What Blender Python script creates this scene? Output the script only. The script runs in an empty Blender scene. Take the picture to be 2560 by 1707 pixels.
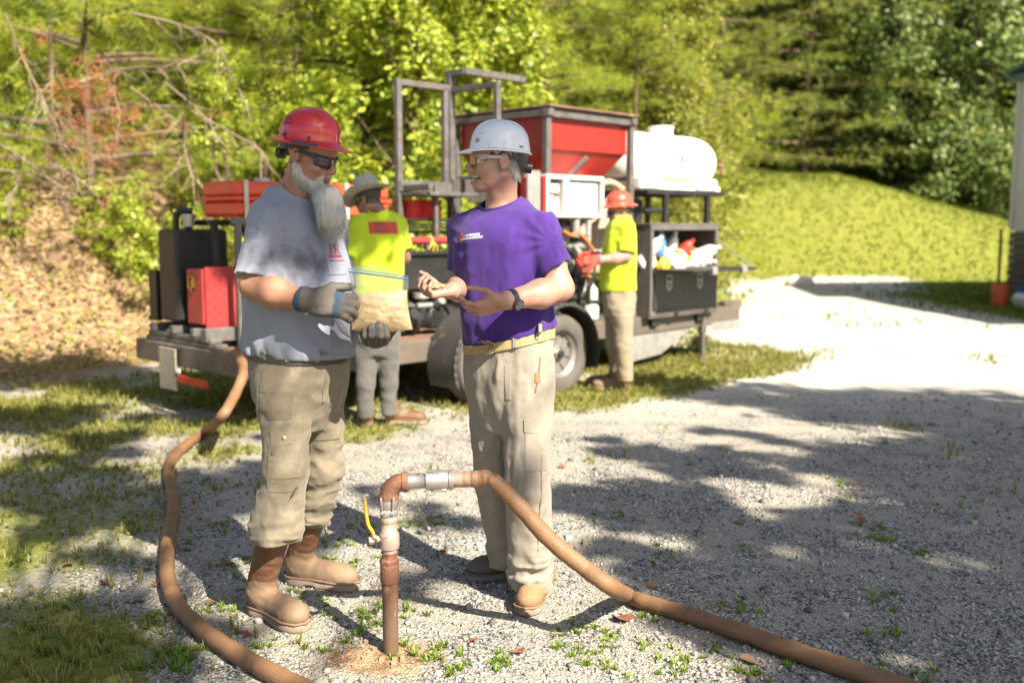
import bpy, math, random, numpy as np
from mathutils import Vector, Matrix, noise as mnoise
from mathutils.bvhtree import BVHTree
random.seed(7); RNG = np.random.default_rng(7)
SC = bpy.context.scene
COL = SC.collection
rad = math.radians

# ------------------------------------------------------------------ camera, light, exposure
FPX, CAMH = 2489.0, 1.45
PITCH = math.atan(290.0 / FPX)
cam = bpy.data.cameras.new('camera'); camo = bpy.data.objects.new('camera', cam); COL.objects.link(camo)
camo.location = (0, 0, CAMH); camo.rotation_euler = (math.pi / 2 - PITCH, 0, 0)
cam.sensor_width = 36.0; cam.lens = 35.0; cam.clip_end = 600.0
cam.dof.use_dof = True; cam.dof.focus_distance = 3.62; cam.dof.aperture_fstop = 1.8
SC.camera = camo

SUN = Vector((0.458, -0.596, 0.66)).normalized()
SUN_EL = math.asin(SUN.z)
world = bpy.data.worlds.new('World'); SC.world = world; world.use_nodes = True
wn = world.node_tree.nodes; wl = world.node_tree.links
sky = wn.new('ShaderNodeTexSky'); sky.sky_type = 'NISHITA'; sky.sun_disc = False
sky.sun_elevation = SUN_EL; sky.sun_rotation = math.atan2(SUN.x, SUN.y)
sky.air_density = 1.0; sky.dust_density = 1.5; sky.ozone_density = 1.0
wl.new(sky.outputs[0], wn['Background'].inputs[0]); wn['Background'].inputs[1].default_value = 0.056
sl = bpy.data.lights.new('sun', 'SUN'); slo = bpy.data.objects.new('sun', sl); COL.objects.link(slo)
sl.energy = 5.0; sl.angle = rad(0.53); sl.color = (1.0, 0.90, 0.745)
slo.rotation_euler = (-SUN).to_track_quat('-Z', 'Y').to_euler()
slo.location = (8, -10, 14)
SC.view_settings.view_transform = 'Standard'; SC.view_settings.look = 'None'
SC.view_settings.exposure = 1.78; SC.view_settings.gamma = 1.0
SC.view_settings.use_curve_mapping = False
SC.cycles.max_bounces = 7; SC.cycles.transparent_max_bounces = 10

# measuring: a point of the photograph (2352 wide) at a known real distance
VS = 2560.0 / 2352.0
def _ray(px, py):
    x = (px * VS - 1280) / FPX; y = (py * VS - 853.5) / FPX
    c, s = math.cos(PITCH), math.sin(PITCH)
    return np.array([x, c - y * s, -s - y * c])
def at(px, py, Y):
    r = _ray(px, py); return np.array([0, 0, CAMH]) + r * (Y / r[1])
def gnd(px, py, z=0.0):
    r = _ray(px, py); return np.array([0, 0, CAMH]) + r * ((z - CAMH) / r[2])

# ------------------------------------------------------------------ materials
def srgb(r, g, b):
    f = lambda c: (c / 255 / 12.92) if c / 255 < .04045 else ((c / 255 + .055) / 1.055) ** 2.4
    return (f(r), f(g), f(b))
def M(name, c, c2=None, sc=6.0, rough=.6, metal=0.0, bump=0.0, bsc=80.0, spot=None, ssc=20.0, sth=.6, stretch=None, coat=0.0, detail=4.0, spec=.5, sheen=0.0, sss=0.0, trans=0.0, contrast=.22):
    m = bpy.data.materials.new(name); m.use_nodes = True
    n = m.node_tree.nodes; l = m.node_tree.links; b = n['Principled BSDF']
    b.inputs['Roughness'].default_value = rough; b.inputs['Metallic'].default_value = metal
    b.inputs['Coat Weight'].default_value = coat; b.inputs['Coat Roughness'].default_value = .08
    b.inputs['Specular IOR Level'].default_value = spec
    if sheen: b.inputs['Sheen Weight'].default_value = sheen
    if sss:
        b.inputs['Subsurface Weight'].default_value = sss; b.inputs['Subsurface Radius'].default_value = (.012, .005, .003); b.inputs['Subsurface Scale'].default_value = .6
    if trans: b.inputs['Transmission Weight'].default_value = trans
    tc = n.new('ShaderNodeTexCoord'); src = tc.outputs['Object']
    if stretch:
        mp = n.new('ShaderNodeMapping'); mp.inputs['Scale'].default_value = stretch; l.new(src, mp.inputs[0]); src = mp.outputs[0]
    if c2 is None: c2 = tuple(x * .72 for x in c)
    nz = n.new('ShaderNodeTexNoise'); nz.inputs['Scale'].default_value = sc; nz.inputs['Detail'].default_value = detail; nz.inputs['Roughness'].default_value = .62
    l.new(src, nz.inputs['Vector'])
    rp = n.new('ShaderNodeValToRGB'); rp.color_ramp.elements[0].position = .5 - contrast; rp.color_ramp.elements[1].position = .5 + contrast
    rp.color_ramp.elements[0].color = (*c, 1); rp.color_ramp.elements[1].color = (*c2, 1)
    l.new(nz.outputs[0], rp.inputs[0]); out = rp.outputs[0]
    if spot:
        n2 = n.new('ShaderNodeTexNoise'); n2.inputs['Scale'].default_value = ssc; n2.inputs['Detail'].default_value = 5; l.new(src, n2.inputs['Vector'])
        r2 = n.new('ShaderNodeValToRGB'); r2.color_ramp.elements[0].position = sth; r2.color_ramp.elements[1].position = min(1, sth + .07)
        l.new(n2.outputs[0], r2.inputs[0])
        mx = n.new('ShaderNodeMixRGB'); l.new(r2.outputs[0], mx.inputs[0]); l.new(out, mx.inputs[1]); mx.inputs[2].default_value = (*spot, 1); out = mx.outputs[0]
    l.new(out, b.inputs['Base Color'])
    if bump:
        n3 = n.new('ShaderNodeTexNoise'); n3.inputs['Scale'].default_value = bsc; n3.inputs['Detail'].default_value = 4; l.new(src, n3.inputs['Vector'])
        bp = n.new('ShaderNodeBump'); bp.inputs['Strength'].default_value = bump; bp.inputs['Distance'].default_value = .01
        l.new(n3.outputs[0], bp.inputs['Height']); l.new(bp.outputs[0], b.inputs['Normal'])
    return m
def LEAF(name, c1, c2, c3=None, tr=.45, rough=.5):
    """leaf: diffuse + light through the leaf, tone differs leaf by leaf"""
    m = bpy.data.materials.new(name); m.use_nodes = True
    n = m.node_tree.nodes; l = m.node_tree.links; n.remove(n['Principled BSDF']); o = n['Material Output']
    g = n.new('ShaderNodeNewGeometry'); rp = n.new('ShaderNodeValToRGB'); e = rp.color_ramp.elements
    e[0].color = (*c1, 1); e[1].color = (*c2, 1)
    if c3: x = e.new(.9); x.color = (*c2, 1); e[2].color = (*c3, 1)
    l.new(g.outputs['Random Per Island'], rp.inputs[0])
    d = n.new('ShaderNodeBsdfPrincipled'); d.inputs['Roughness'].default_value = rough; d.inputs['Specular IOR Level'].default_value = .35
    t = n.new('ShaderNodeBsdfTranslucent'); mx = n.new('ShaderNodeMixShader'); mx.inputs[0].default_value = tr
    hs = n.new('ShaderNodeHueSaturation'); hs.inputs['Hue'].default_value = .485; hs.inputs['Value'].default_value = 1.5; hs.inputs['Saturation'].default_value = 1.05
    l.new(rp.outputs[0], d.inputs['Base Color']); l.new(rp.outputs[0], hs.inputs['Color']); l.new(hs.outputs[0], t.inputs[0])
    l.new(d.outputs[0], mx.inputs[1]); l.new(t.outputs[0], mx.inputs[2]); l.new(mx.outputs[0], o.inputs[0])
    return m

# ------------------------------------------------------------------ mesh helpers
def tag(o, label=None, cat=None, group=None, kind=None):
    if label: o['label'] = label
    if cat: o['category'] = cat
    if group: o['group'] = group
    if kind: o['kind'] = kind
    return o
def link(name, me, parent=None):
    o = bpy.data.objects.new(name, me); COL.objects.link(o)
    if parent is not None: o.parent = parent
    return o
def empty(name, loc=(0, 0, 0), rz=0.0):
    o = bpy.data.objects.new(name, None); COL.objects.link(o); o.location = loc; o.rotation_euler = (0, 0, rz); o.empty_display_size = .1
    return o
def fast_mesh(name, V, Fc, mats, smooth=False, midx=None):
    """V (n,3), Fc (m,k) array -> mesh"""
    V = np.asarray(V, np.float32); Fc = np.asarray(Fc, np.int32); m, k = Fc.shape
    me = bpy.data.meshes.new(name)
    me.vertices.add(len(V)); me.vertices.foreach_set('co', V.ravel())
    me.loops.add(m * k); me.loops.foreach_set('vertex_index', Fc.ravel())
    me.polygons.add(m); me.polygons.foreach_set('loop_start', np.arange(0, m * k, k, dtype=np.int32))
    me.polygons.foreach_set('loop_total', np.full(m, k, np.int32))
    if smooth: me.polygons.foreach_set('use_smooth', np.ones(m, bool))
    for mt in (mats if isinstance(mats, (list, tuple)) else [mats]): me.materials.append(mt)
    if midx is not None: me.polygons.foreach_set('material_index', np.asarray(midx, np.int32))
    me.update(calc_edges=True); me.validate()
    return me
def frame_from(d, up=(0, 0, 1)):
    d = Vector(d).normalized(); up = Vector(up)
    if abs(d.dot(up)) > .98: up = Vector((1, 0, 0))
    x = d.cross(up).normalized(); y = x.cross(d).normalized()
    return x, y, d
# chamfered box template
def _chbox():
    sg = (-1, 1); idx = {}; V = []
    for x in sg:
        for y in sg:
            for z in sg:
                for a in range(3):
                    idx[(x, y, z, a)] = len(V); V.append((x, y, z, a))
    Fs = []
    def quad_on(axis, s):
        o = [a for a in range(3) if a != axis]; L = []
        for p, q in ((-1, -1), (1, -1), (1, 1), (-1, 1)):
            c = [0, 0, 0]; c[axis] = s; c[o[0]] = p; c[o[1]] = q; L.append(idx[(*c, axis)])
        return L
    for a in range(3):
        for s in sg: Fs.append(quad_on(a, s))
    for a in range(3):           # edges parallel to axis a
        o = [b for b in range(3) if b != a]
        for p in sg:
            for q in sg:
                c0 = [0, 0, 0]; c0[a] = -1; c0[o[0]] = p; c0[o[1]] = q; c1 = list(c0); c1[a] = 1
                Fs.append([idx[(*c0, o[0])], idx[(*c1, o[0])], idx[(*c1, o[1])], idx[(*c0, o[1])]])
    for x in sg:
        for y in sg:
            for z in sg: Fs.append([idx[(x, y, z, a)] for a in range(3)])
    return V, Fs
_CBV, _CBF = _chbox()
class MB:
    def __init__(s): s.v = []; s.f = []
    def add(s, V, Fs):
        k = len(s.v); s.v += [tuple(map(float, p)) for p in V]; s.f += [[i + k for i in f] for f in Fs]; return s
    def box(s, c, size, R=None, ch=.006):
        h = [x / 2 for x in size]; ch = min(ch, min(h) * .45); c = Vector(c); V = []
        for (x, y, z, a) in _CBV:
            p = [x * h[0], y * h[1], z * h[2]]
            for b in range(3):
                if b != a: p[b] -= (x, y, z)[b] * ch
            p = Vector(p)
            if R is not None: p = R @ p
            V.append(c + p)
        cen = [sum((Vector(V[i]) for i in f), Vector()) / len(f) for f in _CBF]; Fs = []
        for f, m in zip(_CBF, cen):
            nrm = (Vector(V[f[1]]) - Vector(V[f[0]])).cross(Vector(V[f[2]]) - Vector(V[f[0]]))
            Fs.append(f if nrm.dot(m - c) > 0 else f[::-1])
        return s.add(V, Fs)
    def bb(s, x0, x1, y0, y1, z0, z1, ch=.006):
        return s.box(((x0 + x1) / 2, (y0 + y1) / 2, (z0 + z1) / 2), (abs(x1 - x0), abs(y1 - y0), abs(z1 - z0)), None, ch)
    def bar(s, a, b, w, h=None, ch=.005, up=(0, 0, 1)):
        a, b = Vector(a), Vector(b); x, y, d = frame_from(b - a, up); R = Matrix((x, y, d)).transposed()
        return s.box((a + b) / 2, (w, h or w, (b - a).length), R, ch)
    def tube(s, pts, r, n=8, cap=True):
        P = [Vector(p) for p in pts]; m = len(P); rs = r if isinstance(r, (list, tuple, np.ndarray)) else [r] * m
        up = None; V = []; Fs = []
        for i, p in enumerate(P):
            d = (P[min(i + 1, m - 1)] - P[max(i - 1, 0)]).normalized()
            if up is None: x, y, _ = frame_from(d); up = y
            else:
                x = d.cross(up).normalized(); y = x.cross(d).normalized(); up = y
            for k in range(n):
                t = 2 * math.pi * k / n; V.append(p + (x * math.cos(t) + y * math.sin(t)) * rs[i])
        for i in range(m - 1):
            for k in range(n):
                a = i * n + k; b = i * n + (k + 1) % n; Fs.append([a, a + n, b + n, b])
        if cap: Fs.append(list(range(n))); Fs.append(list(range((m - 1) * n, m * n))[::-1])
        return s.add(V, Fs)
    def cyl(s, a, b, r, n=16, r2=None): return s.tube([a, b], [r, r if r2 is None else r2], n)
    def lathe(s, prof, o=(0, 0, 0), ax=(0, 0, 1), n=24, sx=1.0, sy=1.0, cap=True):
        o = Vector(o); x, y, d = frame_from(ax, (0, 1, 0)); V = []; Fs = []; m = len(prof)
        for r, z in prof:
            for k in range(n):
                t = 2 * math.pi * k / n; V.append(o + x * (math.cos(t) * r * sx) + y * (math.sin(t) * r * sy) + d * z)
        for i in range(m - 1):
            for k in range(n):
                a = i * n + k; b = i * n + (k + 1) % n; Fs.append([a, b, b + n, a + n])
        if cap and prof[0][0] > 1e-4: Fs.append(list(range(n))[::-1])
        if cap and prof[-1][0] > 1e-4: Fs.append(list(range((m - 1) * n, m * n)))
        return s.add(V, Fs)
    def prism(s, pts, off):
        off = Vector(off); P = [Vector(p) for p in pts]; n = len(P)
        return s.add(P + [p + off for p in P], [list(range(n))[::-1], list(range(n, 2 * n))] + [[i, (i + 1) % n, (i + 1) % n + n, i + n] for i in range(n)])
    def sheet(s, grid, thick=None):
        """grid[i][j] of points"""
        ni, nj = len(grid), len(grid[0]); V = [p for row in grid for p in row]
        return s.add(V, [[i * nj + j, i * nj + j + 1, (i + 1) * nj + j + 1, (i + 1) * nj + j] for i in range(ni - 1) for j in range(nj - 1)])
    def build(s, name, mat, parent=None, smooth=0, fix=True):
        me = bpy.data.meshes.new(name); me.from_pydata(s.v, [], s.f)
        for mt in (mat if isinstance(mat, (list, tuple)) else [mat]): me.materials.append(mt)
        if fix:
            import bmesh
            bm = bmesh.new(); bm.from_mesh(me); bmesh.ops.recalc_face_normals(bm, faces=bm.faces); bm.to_mesh(me); bm.free()
        if smooth:
            me.polygons.foreach_set('use_smooth', np.ones(len(me.polygons), bool))
            me.set_sharp_from_angle(angle=rad(smooth))
        me.update()
        return link(name, me, parent)
def spline(pts, n=8):
    P = [np.array(p, float) for p in pts]; P = [2 * P[0] - P[1]] + P + [2 * P[-1] - P[-2]]; out = []
    for i in range(1, len(P) - 2):
        for k in range(n):
            t = k / n; a, b, c, d = P[i - 1:i + 3]
            out.append(.5 * ((2 * b) + (c - a) * t + (2 * a - 5 * b + 4 * c - d) * t * t + (3 * b - a - 3 * c + d) * t ** 3))
    out.append(P[-2]); return out

# value noise on numpy points
_NT = np.random.default_rng(3).random((64, 64, 64)).astype(np.float32)
def vnoise(p, s=1.0, oct=2):
    p = np.asarray(p, np.float32) * s; out = 0; amp = 1.0; tot = 0
    for o in range(oct):
        q = p * (2 ** o) + o * 17.3; i = np.floor(q).astype(np.int64); f = q - i; f = f * f * (3 - 2 * f)
        i0 = i & 63; i1 = (i + 1) & 63; r = 0
        for dx in (0, 1):
            wx = f[..., 0] if dx else 1 - f[..., 0]; ix = (i1 if dx else i0)[..., 0]
            for dy in (0, 1):
                wy = f[..., 1] if dy else 1 - f[..., 1]; iy = (i1 if dy else i0)[..., 1]
                r = r + wx * wy * ((1 - f[..., 2]) * _NT[ix, iy, i0[..., 2]] + f[..., 2] * _NT[ix, iy, i1[..., 2]])
        out = out + r * amp; tot += amp; amp *= .5
    return out / tot - .5
def sstep(a, b, x): t = np.clip((x - a) / (b - a), 0, 1); return t * t * (3 - 2 * t)
# ------------------------------------------------------------------ trailer frame of reference (where it stands)
TA = rad(45.5); TC = np.array([-1.78, 6.75, 0.0])
TU = np.array([math.cos(TA), math.sin(TA), 0]); TV = np.array([-math.sin(TA), math.cos(TA), 0])

# ------------------------------------------------------------------ ground
def uvq(x, y): return (x - TC[0]) * TU[0] + (y - TC[1]) * TU[1], (x - TC[0]) * TV[0] + (y - TC[1]) * TV[1]
def hgt(x, y):
    x = np.asarray(x, float); y = np.asarray(y, float); u, v = uvq(x, y)
    p = np.stack([x, y, 0 * x], -1)
    z = vnoise(p, 1.3, 3) * .03 * sstep(2.0, 6.0, y)
    w = np.maximum(0, v - 4.2 + .8 * vnoise(p, .5, 2))
    bank = (.62 * w) * w / (w + 1.2)
    bank = np.minimum(bank, 2.6 + .05 * w) * (1 - sstep(6.5, 12.0, u))
    t = np.maximum(0, y - 23.5 - 1.2 * vnoise(p, .2, 1)); rise = 3.5 * (1 - np.exp(-(t / 6.0) ** 1.3))
    fall = np.clip(1.06 - .085 * np.maximum(0, x - 10.5), .2, 1.1)
    hill = rise * fall * sstep(1.0, 6.5, x - .0 * y)
    return z + np.maximum(bank, hill)
def grid_axis(segs):
    out = [segs[0][0]]
    for a, b, st in segs:
        n = max(1, int(round((b - a) / st))); out += list(np.linspace(a, b, n + 1)[1:])
    return np.array(out)
gx = grid_axis([(-120, -30, 6), (-30, -9, .7), (-9, -3.2, .12), (-3.2, 3.6, .05), (3.6, 9, .12), (9, 30, .7), (30, 120, 6)])
gy = grid_axis([(-40, -4, 3), (-4, 2, .5), (2, 6.5, .05), (6.5, 16, .12), (16, 40, .5), (40, 160, 6)])
GX, GY = np.meshgrid(gx, gy); GZ = hgt(GX, GY)
fine = vnoise(np.stack([GX, GY, 0 * GX], -1), 9, 3) * .018 * (sstep(6.5, 5.5, GY)) * sstep(-9, -8, GX)
GZ = GZ + np.where((GY > 1.5) & (GY < 6.5), fine, 0)
V = np.stack([GX, GY, GZ], -1).reshape(-1, 3); ny, nx = GX.shape
ii = (np.arange(ny - 1)[:, None] * nx + np.arange(nx - 1)[None, :]).ravel()
Fc = np.stack([ii, ii + 1, ii + nx + 1, ii + nx], 1)
# what lies where: r grass, g leaf litter / earth, b red clay; alpha paints sun glare on the far drive
P3 = np.stack([GX, GY, 0 * GX], -1); U_, V_ = uvq(GX, GY)
nlow = vnoise(P3, .55, 3); nmid = vnoise(P3, 2.1, 3)
left = sstep(-.2, -2.4, GX + .35 * (GY - 4))
grass = np.clip(left * .60 + nmid * 1.2 + nlow * .8, 0, 1) * sstep(11.5, 9, V_ * 2.2) * sstep(26, 6, GY)
under = sstep(-1.5, -.3, V_) * sstep(4.6, 3.0, V_) * sstep(-2, 0, U_) * sstep(8.5, 6.5, U_)
strip = np.exp(-((V_ + .75) / .55) ** 2) * sstep(1.5, 2.8, U_) * sstep(8, 5, U_)
grass = np.maximum(grass * .92, np.clip(under * .62 + strip * .58 + nmid * 1.1, 0, .8) * np.maximum(under, strip))
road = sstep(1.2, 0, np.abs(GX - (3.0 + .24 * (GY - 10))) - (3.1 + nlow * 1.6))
far = sstep(11.5, 14.5, GY) * (1 - road * sstep(25.5, 23.5, GY + 1.5 * nlow))
hillm = sstep(.02, .5, GZ) * sstep(14, 20, GY)
grass = np.maximum(grass, np.maximum(far * 1.25, hillm * 1.6) * np.clip(1.0 + nmid * .5, .8, 1))
edge = sstep(6.9, 8.6, GX - .0 * GY) * sstep(10, 15, GY) * sstep(24, 20, GY)
grass = np.maximum(grass, edge * .8)
bankm = sstep(3.2, 4.4, V_ + 1.2 * nlow) * (1 - sstep(8, 12, U_))
litter = np.maximum(bankm, sstep(-3.0, -5.5, GX + 1.5 * nlow) * sstep(7.5, 9.5, GY) * (1 - far)) * np.clip(.9 + nmid, 0, 1)
pipe_xy = gnd(893, 1494)[:2]
litter = np.maximum(litter, .85 * np.exp(-(((GX - pipe_xy[0] + .02) / .26) ** 2 + ((GY - pipe_xy[1] + .06) / .2) ** 2)))
clay = np.clip(sstep(.16, .34, nmid + nlow * .6), 0, 1) * hillm * sstep(29, 24.5, GY) * .8
me = fast_mesh('ground', V, Fc, [], smooth=True)
ca = me.color_attributes.new('cover', 'FLOAT_COLOR', 'POINT')
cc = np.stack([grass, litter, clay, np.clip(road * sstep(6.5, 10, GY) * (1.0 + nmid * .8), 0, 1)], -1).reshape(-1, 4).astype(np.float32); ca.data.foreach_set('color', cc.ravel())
def ground_mat():
    m = bpy.data.materials.new('gravel ground'); m.use_nodes = True; n = m.node_tree.nodes; l = m.node_tree.links; b = n['Principled BSDF']
    b.inputs['Roughness'].default_value = .92; b.inputs['Specular IOR Level'].default_value = .25
    tc = n.new('ShaderNodeTexCoord'); at_ = n.new('ShaderNodeAttribute'); at_.attribute_name = 'cover'; sp = n.new('ShaderNodeSeparateColor'); l.new(at_.outputs['Color'], sp.inputs[0])
    def nz(s, d=4, r=.6):
        x = n.new('ShaderNodeTexNoise'); x.inputs['Scale'].default_value = s; x.inputs['Detail'].default_value = d; x.inputs['Roughness'].default_value = r; l.new(tc.outputs['Object'], x.inputs['Vector']); return x.outputs[0]
    def ramp(i, *st):
        x = n.new('ShaderNodeValToRGB'); e = x.color_ramp.elements; e[0].position, e[0].color = st[0][0], (*st[0][1], 1); e[1].position, e[1].color = st[-1][0], (*st[-1][1], 1)
        for p, c in st[1:-1]: k = e.new(p); k.color = (*c, 1)
        l.new(i, x.inputs[0]); return x.outputs[0]
    def mix(f, a, c):
        x = n.new('ShaderNodeMixRGB'); l.new(f, x.inputs[0])
        for k, s in ((1, a), (2, c)):
            if isinstance(s, tuple): x.inputs[k].default_value = (*s, 1)
            else: l.new(s, x.inputs[k])
        return x.outputs[0]
    def math_(op, a, c):
        x = n.new('ShaderNodeMath'); x.operation = op
        for k, s in ((0, a), (1, c)):
            if isinstance(s, (int, float)): x.inputs[k].default_value = s
            else: l.new(s, x.inputs[k])
        return x.outputs[0]
    vor = n.new('ShaderNodeTexVoronoi'); vor.inputs['Scale'].default_value = 95; l.new(tc.outputs['Object'], vor.inputs['Vector'])
    sep = n.new('ShaderNodeSeparateColor'); l.new(vor.outputs['Color'], sep.inputs[0])
    stone = ramp(sep.outputs[0], (0, (.045, .045, .047)), (.3, (.13, .13, .128)), (.65, (.31, .288, .25)), (1, (.53, .49, .425)))
    sand = ramp(nz(60, 5, .7), (.3, (.25, .23, .195)), (.7, (.44, .395, .325)))
    gravel = mix(ramp(nz(2.6, 5, .7), (.42, (0, 0, 0)), (.58, (1, 1, 1))), stone, sand)
    dm = n.new('ShaderNodeMath'); dm.operation = 'MULTIPLY'; dm.inputs[1].default_value = .75; l.new(at_.outputs['Alpha'], dm.inputs[0]); gravel = mix(dm.outputs[0], gravel, ramp(nz(45, 5, .7), (.3, (.44, .41, .36)), (.7, (.66, .63, .57))))  # sunlight on the far drive painted in as paler gravel
    gcol = ramp(nz(14, 6, .75), (.28, (.065, .085, .012)), (.5, (.185, .20, .028)), (.76, (.27, .25, .08)))
    lit = ramp(nz(11, 6, .75), (.3, (.07, .035, .02)), (.48, (.24, .15, .085)), (.6, (.40, .29, .17)), (.75, (.16, .15, .05)))
    def thr(ch, noise, w):
        s = math_('ADD', ch, math_('MULTIPLY', noise, w)); s = math_('SUBTRACT', s, .5 * w); return ramp(s, (.40, (0, 0, 0)), (.62, (1, 1, 1)))
    c = mix(thr(sp.outputs[0], nz(30, 6, .78), 1.5), gravel, gcol)
    c = mix(thr(sp.outputs[1], nz(16, 5, .7), .9), c, lit)
    c = mix(thr(sp.outputs[2], nz(3, 5, .7), .9), c, (.42, .16, .06))
    l.new(c, b.inputs['Base Color'])
    bp = n.new('ShaderNodeBump'); bp.inputs['Strength'].default_value = .8; bp.inputs['Distance'].default_value = .012
    hv = n.new('ShaderNodeMath'); hv.operation = 'ADD'; l.new(vor.outputs['Distance'], hv.inputs[0]); l.new(nz(160, 3), hv.inputs[1]); l.new(hv.outputs[0], bp.inputs['Height']); l.new(bp.outputs[0], b.inputs['Normal'])
    return m
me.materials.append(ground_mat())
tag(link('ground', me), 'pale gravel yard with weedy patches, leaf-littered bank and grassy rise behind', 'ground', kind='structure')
GBVH = BVHTree.FromPolygons([tuple(p) for p in V], [tuple(f) for f in Fc])
def gz(x, y):
    h = GBVH.ray_cast(Vector((x, y, 30)), Vector((0, 0, -1)))[0]
    return h.z if h else 0.0
def gz_many(x, y):
    """bilinear look-up in the ground sheet"""
    i = np.clip(np.searchsorted(gx, x) - 1, 0, nx - 2); j = np.clip(np.searchsorted(gy, y) - 1, 0, ny - 2)
    fx = (x - gx[i]) / (gx[i + 1] - gx[i]); fy = (y - gy[j]) / (gy[j + 1] - gy[j])
    return (GZ[j, i] * (1 - fx) + GZ[j, i + 1] * fx) * (1 - fy) + (GZ[j + 1, i] * (1 - fx) + GZ[j + 1, i + 1] * fx) * fy
def cover(x, y, A):
    i = np.clip(np.searchsorted(gx, x), 0, nx - 1); j = np.clip(np.searchsorted(gy, y), 0, ny - 1); return A[j, i]

# ------------------------------------------------------------------ gravel stones, grass (nobody could count them)
def rand_rot(n):
    q = RNG.normal(size=(n, 4)); q /= np.linalg.norm(q, axis=1)[:, None]; w, x, y, z = q.T
    return np.stack([1 - 2 * (y * y + z * z), 2 * (x * y - z * w), 2 * (x * z + y * w), 2 * (x * y + z * w), 1 - 2 * (x * x + z * z), 2 * (y * z - x * w), 2 * (x * z - y * w), 2 * (y * z + x * w), 1 - 2 * (x * x + y * y)], 1).reshape(n, 3, 3)
def gravel():
    n = 60000
    y = 2.3 + (RNG.random(n) ** 1.6) * 6.2; x = (RNG.random(n) - .5) * (y * 1.12 + .3)
    keep = (cover(x, y, litter) < .4 + .3 * RNG.random(n)) & (cover(x, y, nlow) + .55 * cover(x, y, nmid) + (RNG.random(n) - .5) * .25 > -.16) & (RNG.random(n) > 1.9 * cover(x, y, grass) - .1)
    x, y = x[keep], y[keep]; n = len(x)
    s = .0035 + .0085 * RNG.random(n) ** 2.5 + .012 * (RNG.random(n) < .012)
    B = np.array([[1, 0, 0], [-1, 0, 0], [0, 1, 0], [0, -1, 0], [0, 0, 1], [0, 0, -1]], float)
    T = np.array([[0, 2, 4], [2, 1, 4], [1, 3, 4], [3, 0, 4], [2, 0, 5], [1, 2, 5], [3, 1, 5], [0, 3, 5]])
    R = rand_rot(n); L = B[None] * (s[:, None, None] * (.6 + .7 * RNG.random((n, 6, 1)))) * np.array([1.2, 1, .75])
    W = np.einsum('nij,nkj->nki', R, L) + np.stack([x, y, gz_many(x, y) + s * .25], 1)[:, None]
    Fi = (T[None] + 6 * np.arange(n)[:, None, None]).reshape(-1, 3)
    st = LEAF('gravel stone', (.07, .07, .073), (.43, .40, .35), tr=0.0, rough=.85)
    tag(link('gravel', fast_mesh('gravel', W.reshape(-1, 3), Fi, st)), 'loose pale and bluish gravel over the yard', 'gravel', kind='stuff')
gravel()
def blades(name, cx, cy, nb, hgt_, wid, lean, mat, label, cat):
    """grass tufts: arrays of tuft centres, blades per tuft, height, lean"""
    n = len(cx); k = nb; cz = gz_many(cx, cy)
    a = RNG.random((n, k)) * 2 * np.pi; h = hgt_[:, None] * (.5 + .7 * RNG.random((n, k))); le = lean[:, None] * (.35 + .9 * RNG.random((n, k)))
    d = np.stack([np.cos(a), np.sin(a), 0 * a], -1); sd = np.stack([-np.sin(a), np.cos(a), 0 * a], -1)
    base = np.stack([cx, cy, cz - .004], 1)[:, None] + d * (h * .12)[..., None] * RNG.random((n, k, 1))
    w = (wid[:, None] * (.7 + .6 * RNG.random((n, k))))[..., None]
    mid = base + d * (h * le * .45)[..., None] + np.array([0, 0, 1]) * (h * (1 - .25 * le))[..., None] * .62
    tip = base + d * (h * le * 1.15)[..., None] + np.array([0, 0, 1]) * (h * np.maximum(.12, 1 - .75 * le))[..., None]
    Vv = np.stack([base - sd * w, base + sd * w, mid + sd * w * .8, mid - sd * w * .8, tip], 2).reshape(-1, 3)
    b = 5 * np.arange(n * k)[:, None]
    Fi = np.concatenate([b + np.array([[0, 1, 2]]), b + np.array([[0, 2, 3]]), b + np.array([[3, 2, 4]])])
    return tag(link(name, fast_mesh(name, Vv, Fi, mat)), label, cat, kind='stuff')
GR1 = LEAF('weed green', (.09, .17, .02), (.22, .30, .045), (.34, .33, .10), tr=.35)
GR2 = LEAF('dry grass', (.13, .15, .03), (.27, .25, .07), (.36, .30, .14), tr=.35)
# crabgrass clumps seen in the photograph, then the same sort scattered
spots = [(150,1400,.9),(130,1490,1.3),(200,1510,1.1),(90,1440,1),(330,1440,1.1),(390,1530,1.4),(440,1515,1.3),(350,1420,1),(480,1400,1.0),(540,1310,.8),(555,1360,.7),(470,1480,1.2),(300,1530,1),(560,1290,.8),(760,1340,.9),(700,1350,.8),(780,1480,1),(840,1420,1),(930,1410,1.1),(950,1500,1.2),(860,1440,1),(820,1395,.8),(1000,1520,1.1),(1060,1545,1),(1140,1520,.9),(745,1275,.8),(820,1290,.8),(780,1250,.8),(740,1180,.7),(450,1110,.7),(520,1115,.7),(580,1090,.7),(1330,1440,.9),(1380,1455,1),(1500,1415,1),(1560,1430,1.1),(1700,1390,.8),(1425,1185,.9),(1520,1275,.8),(1930,1110,.9),(2030,1215,1),(2020,1240,1.1),(2100,1270,.7),(1720,1260,.6),(1520,980,.5),(1670,1030,.6),(2030,1380,.9),(2050,1460,.9),(1650,1500,.9),(1560,1540,1),(1410,1540,.9),(1300,1500,.8),(1470,1500,.8),(1840,1520,1),(1750,1550,1),(2110,1555,1),(1360,1490,.7),(620,1480,.7),(660,1400,.7),(1950,1140,.6),(2240,1020,.6),(1760,1190,.5),(2150,1180,.5),(60,1180,1),(40,1290,1),(210,1100,.8),(300,1200,.8),(420,1250,.8),(110,1050,.7),(520,1200,.7),(960,1210,.7),(1000,1195,.7),(910,1205,.7),(840,1215,.7),(1060,1200,.5)]
cs = []; 
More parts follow.
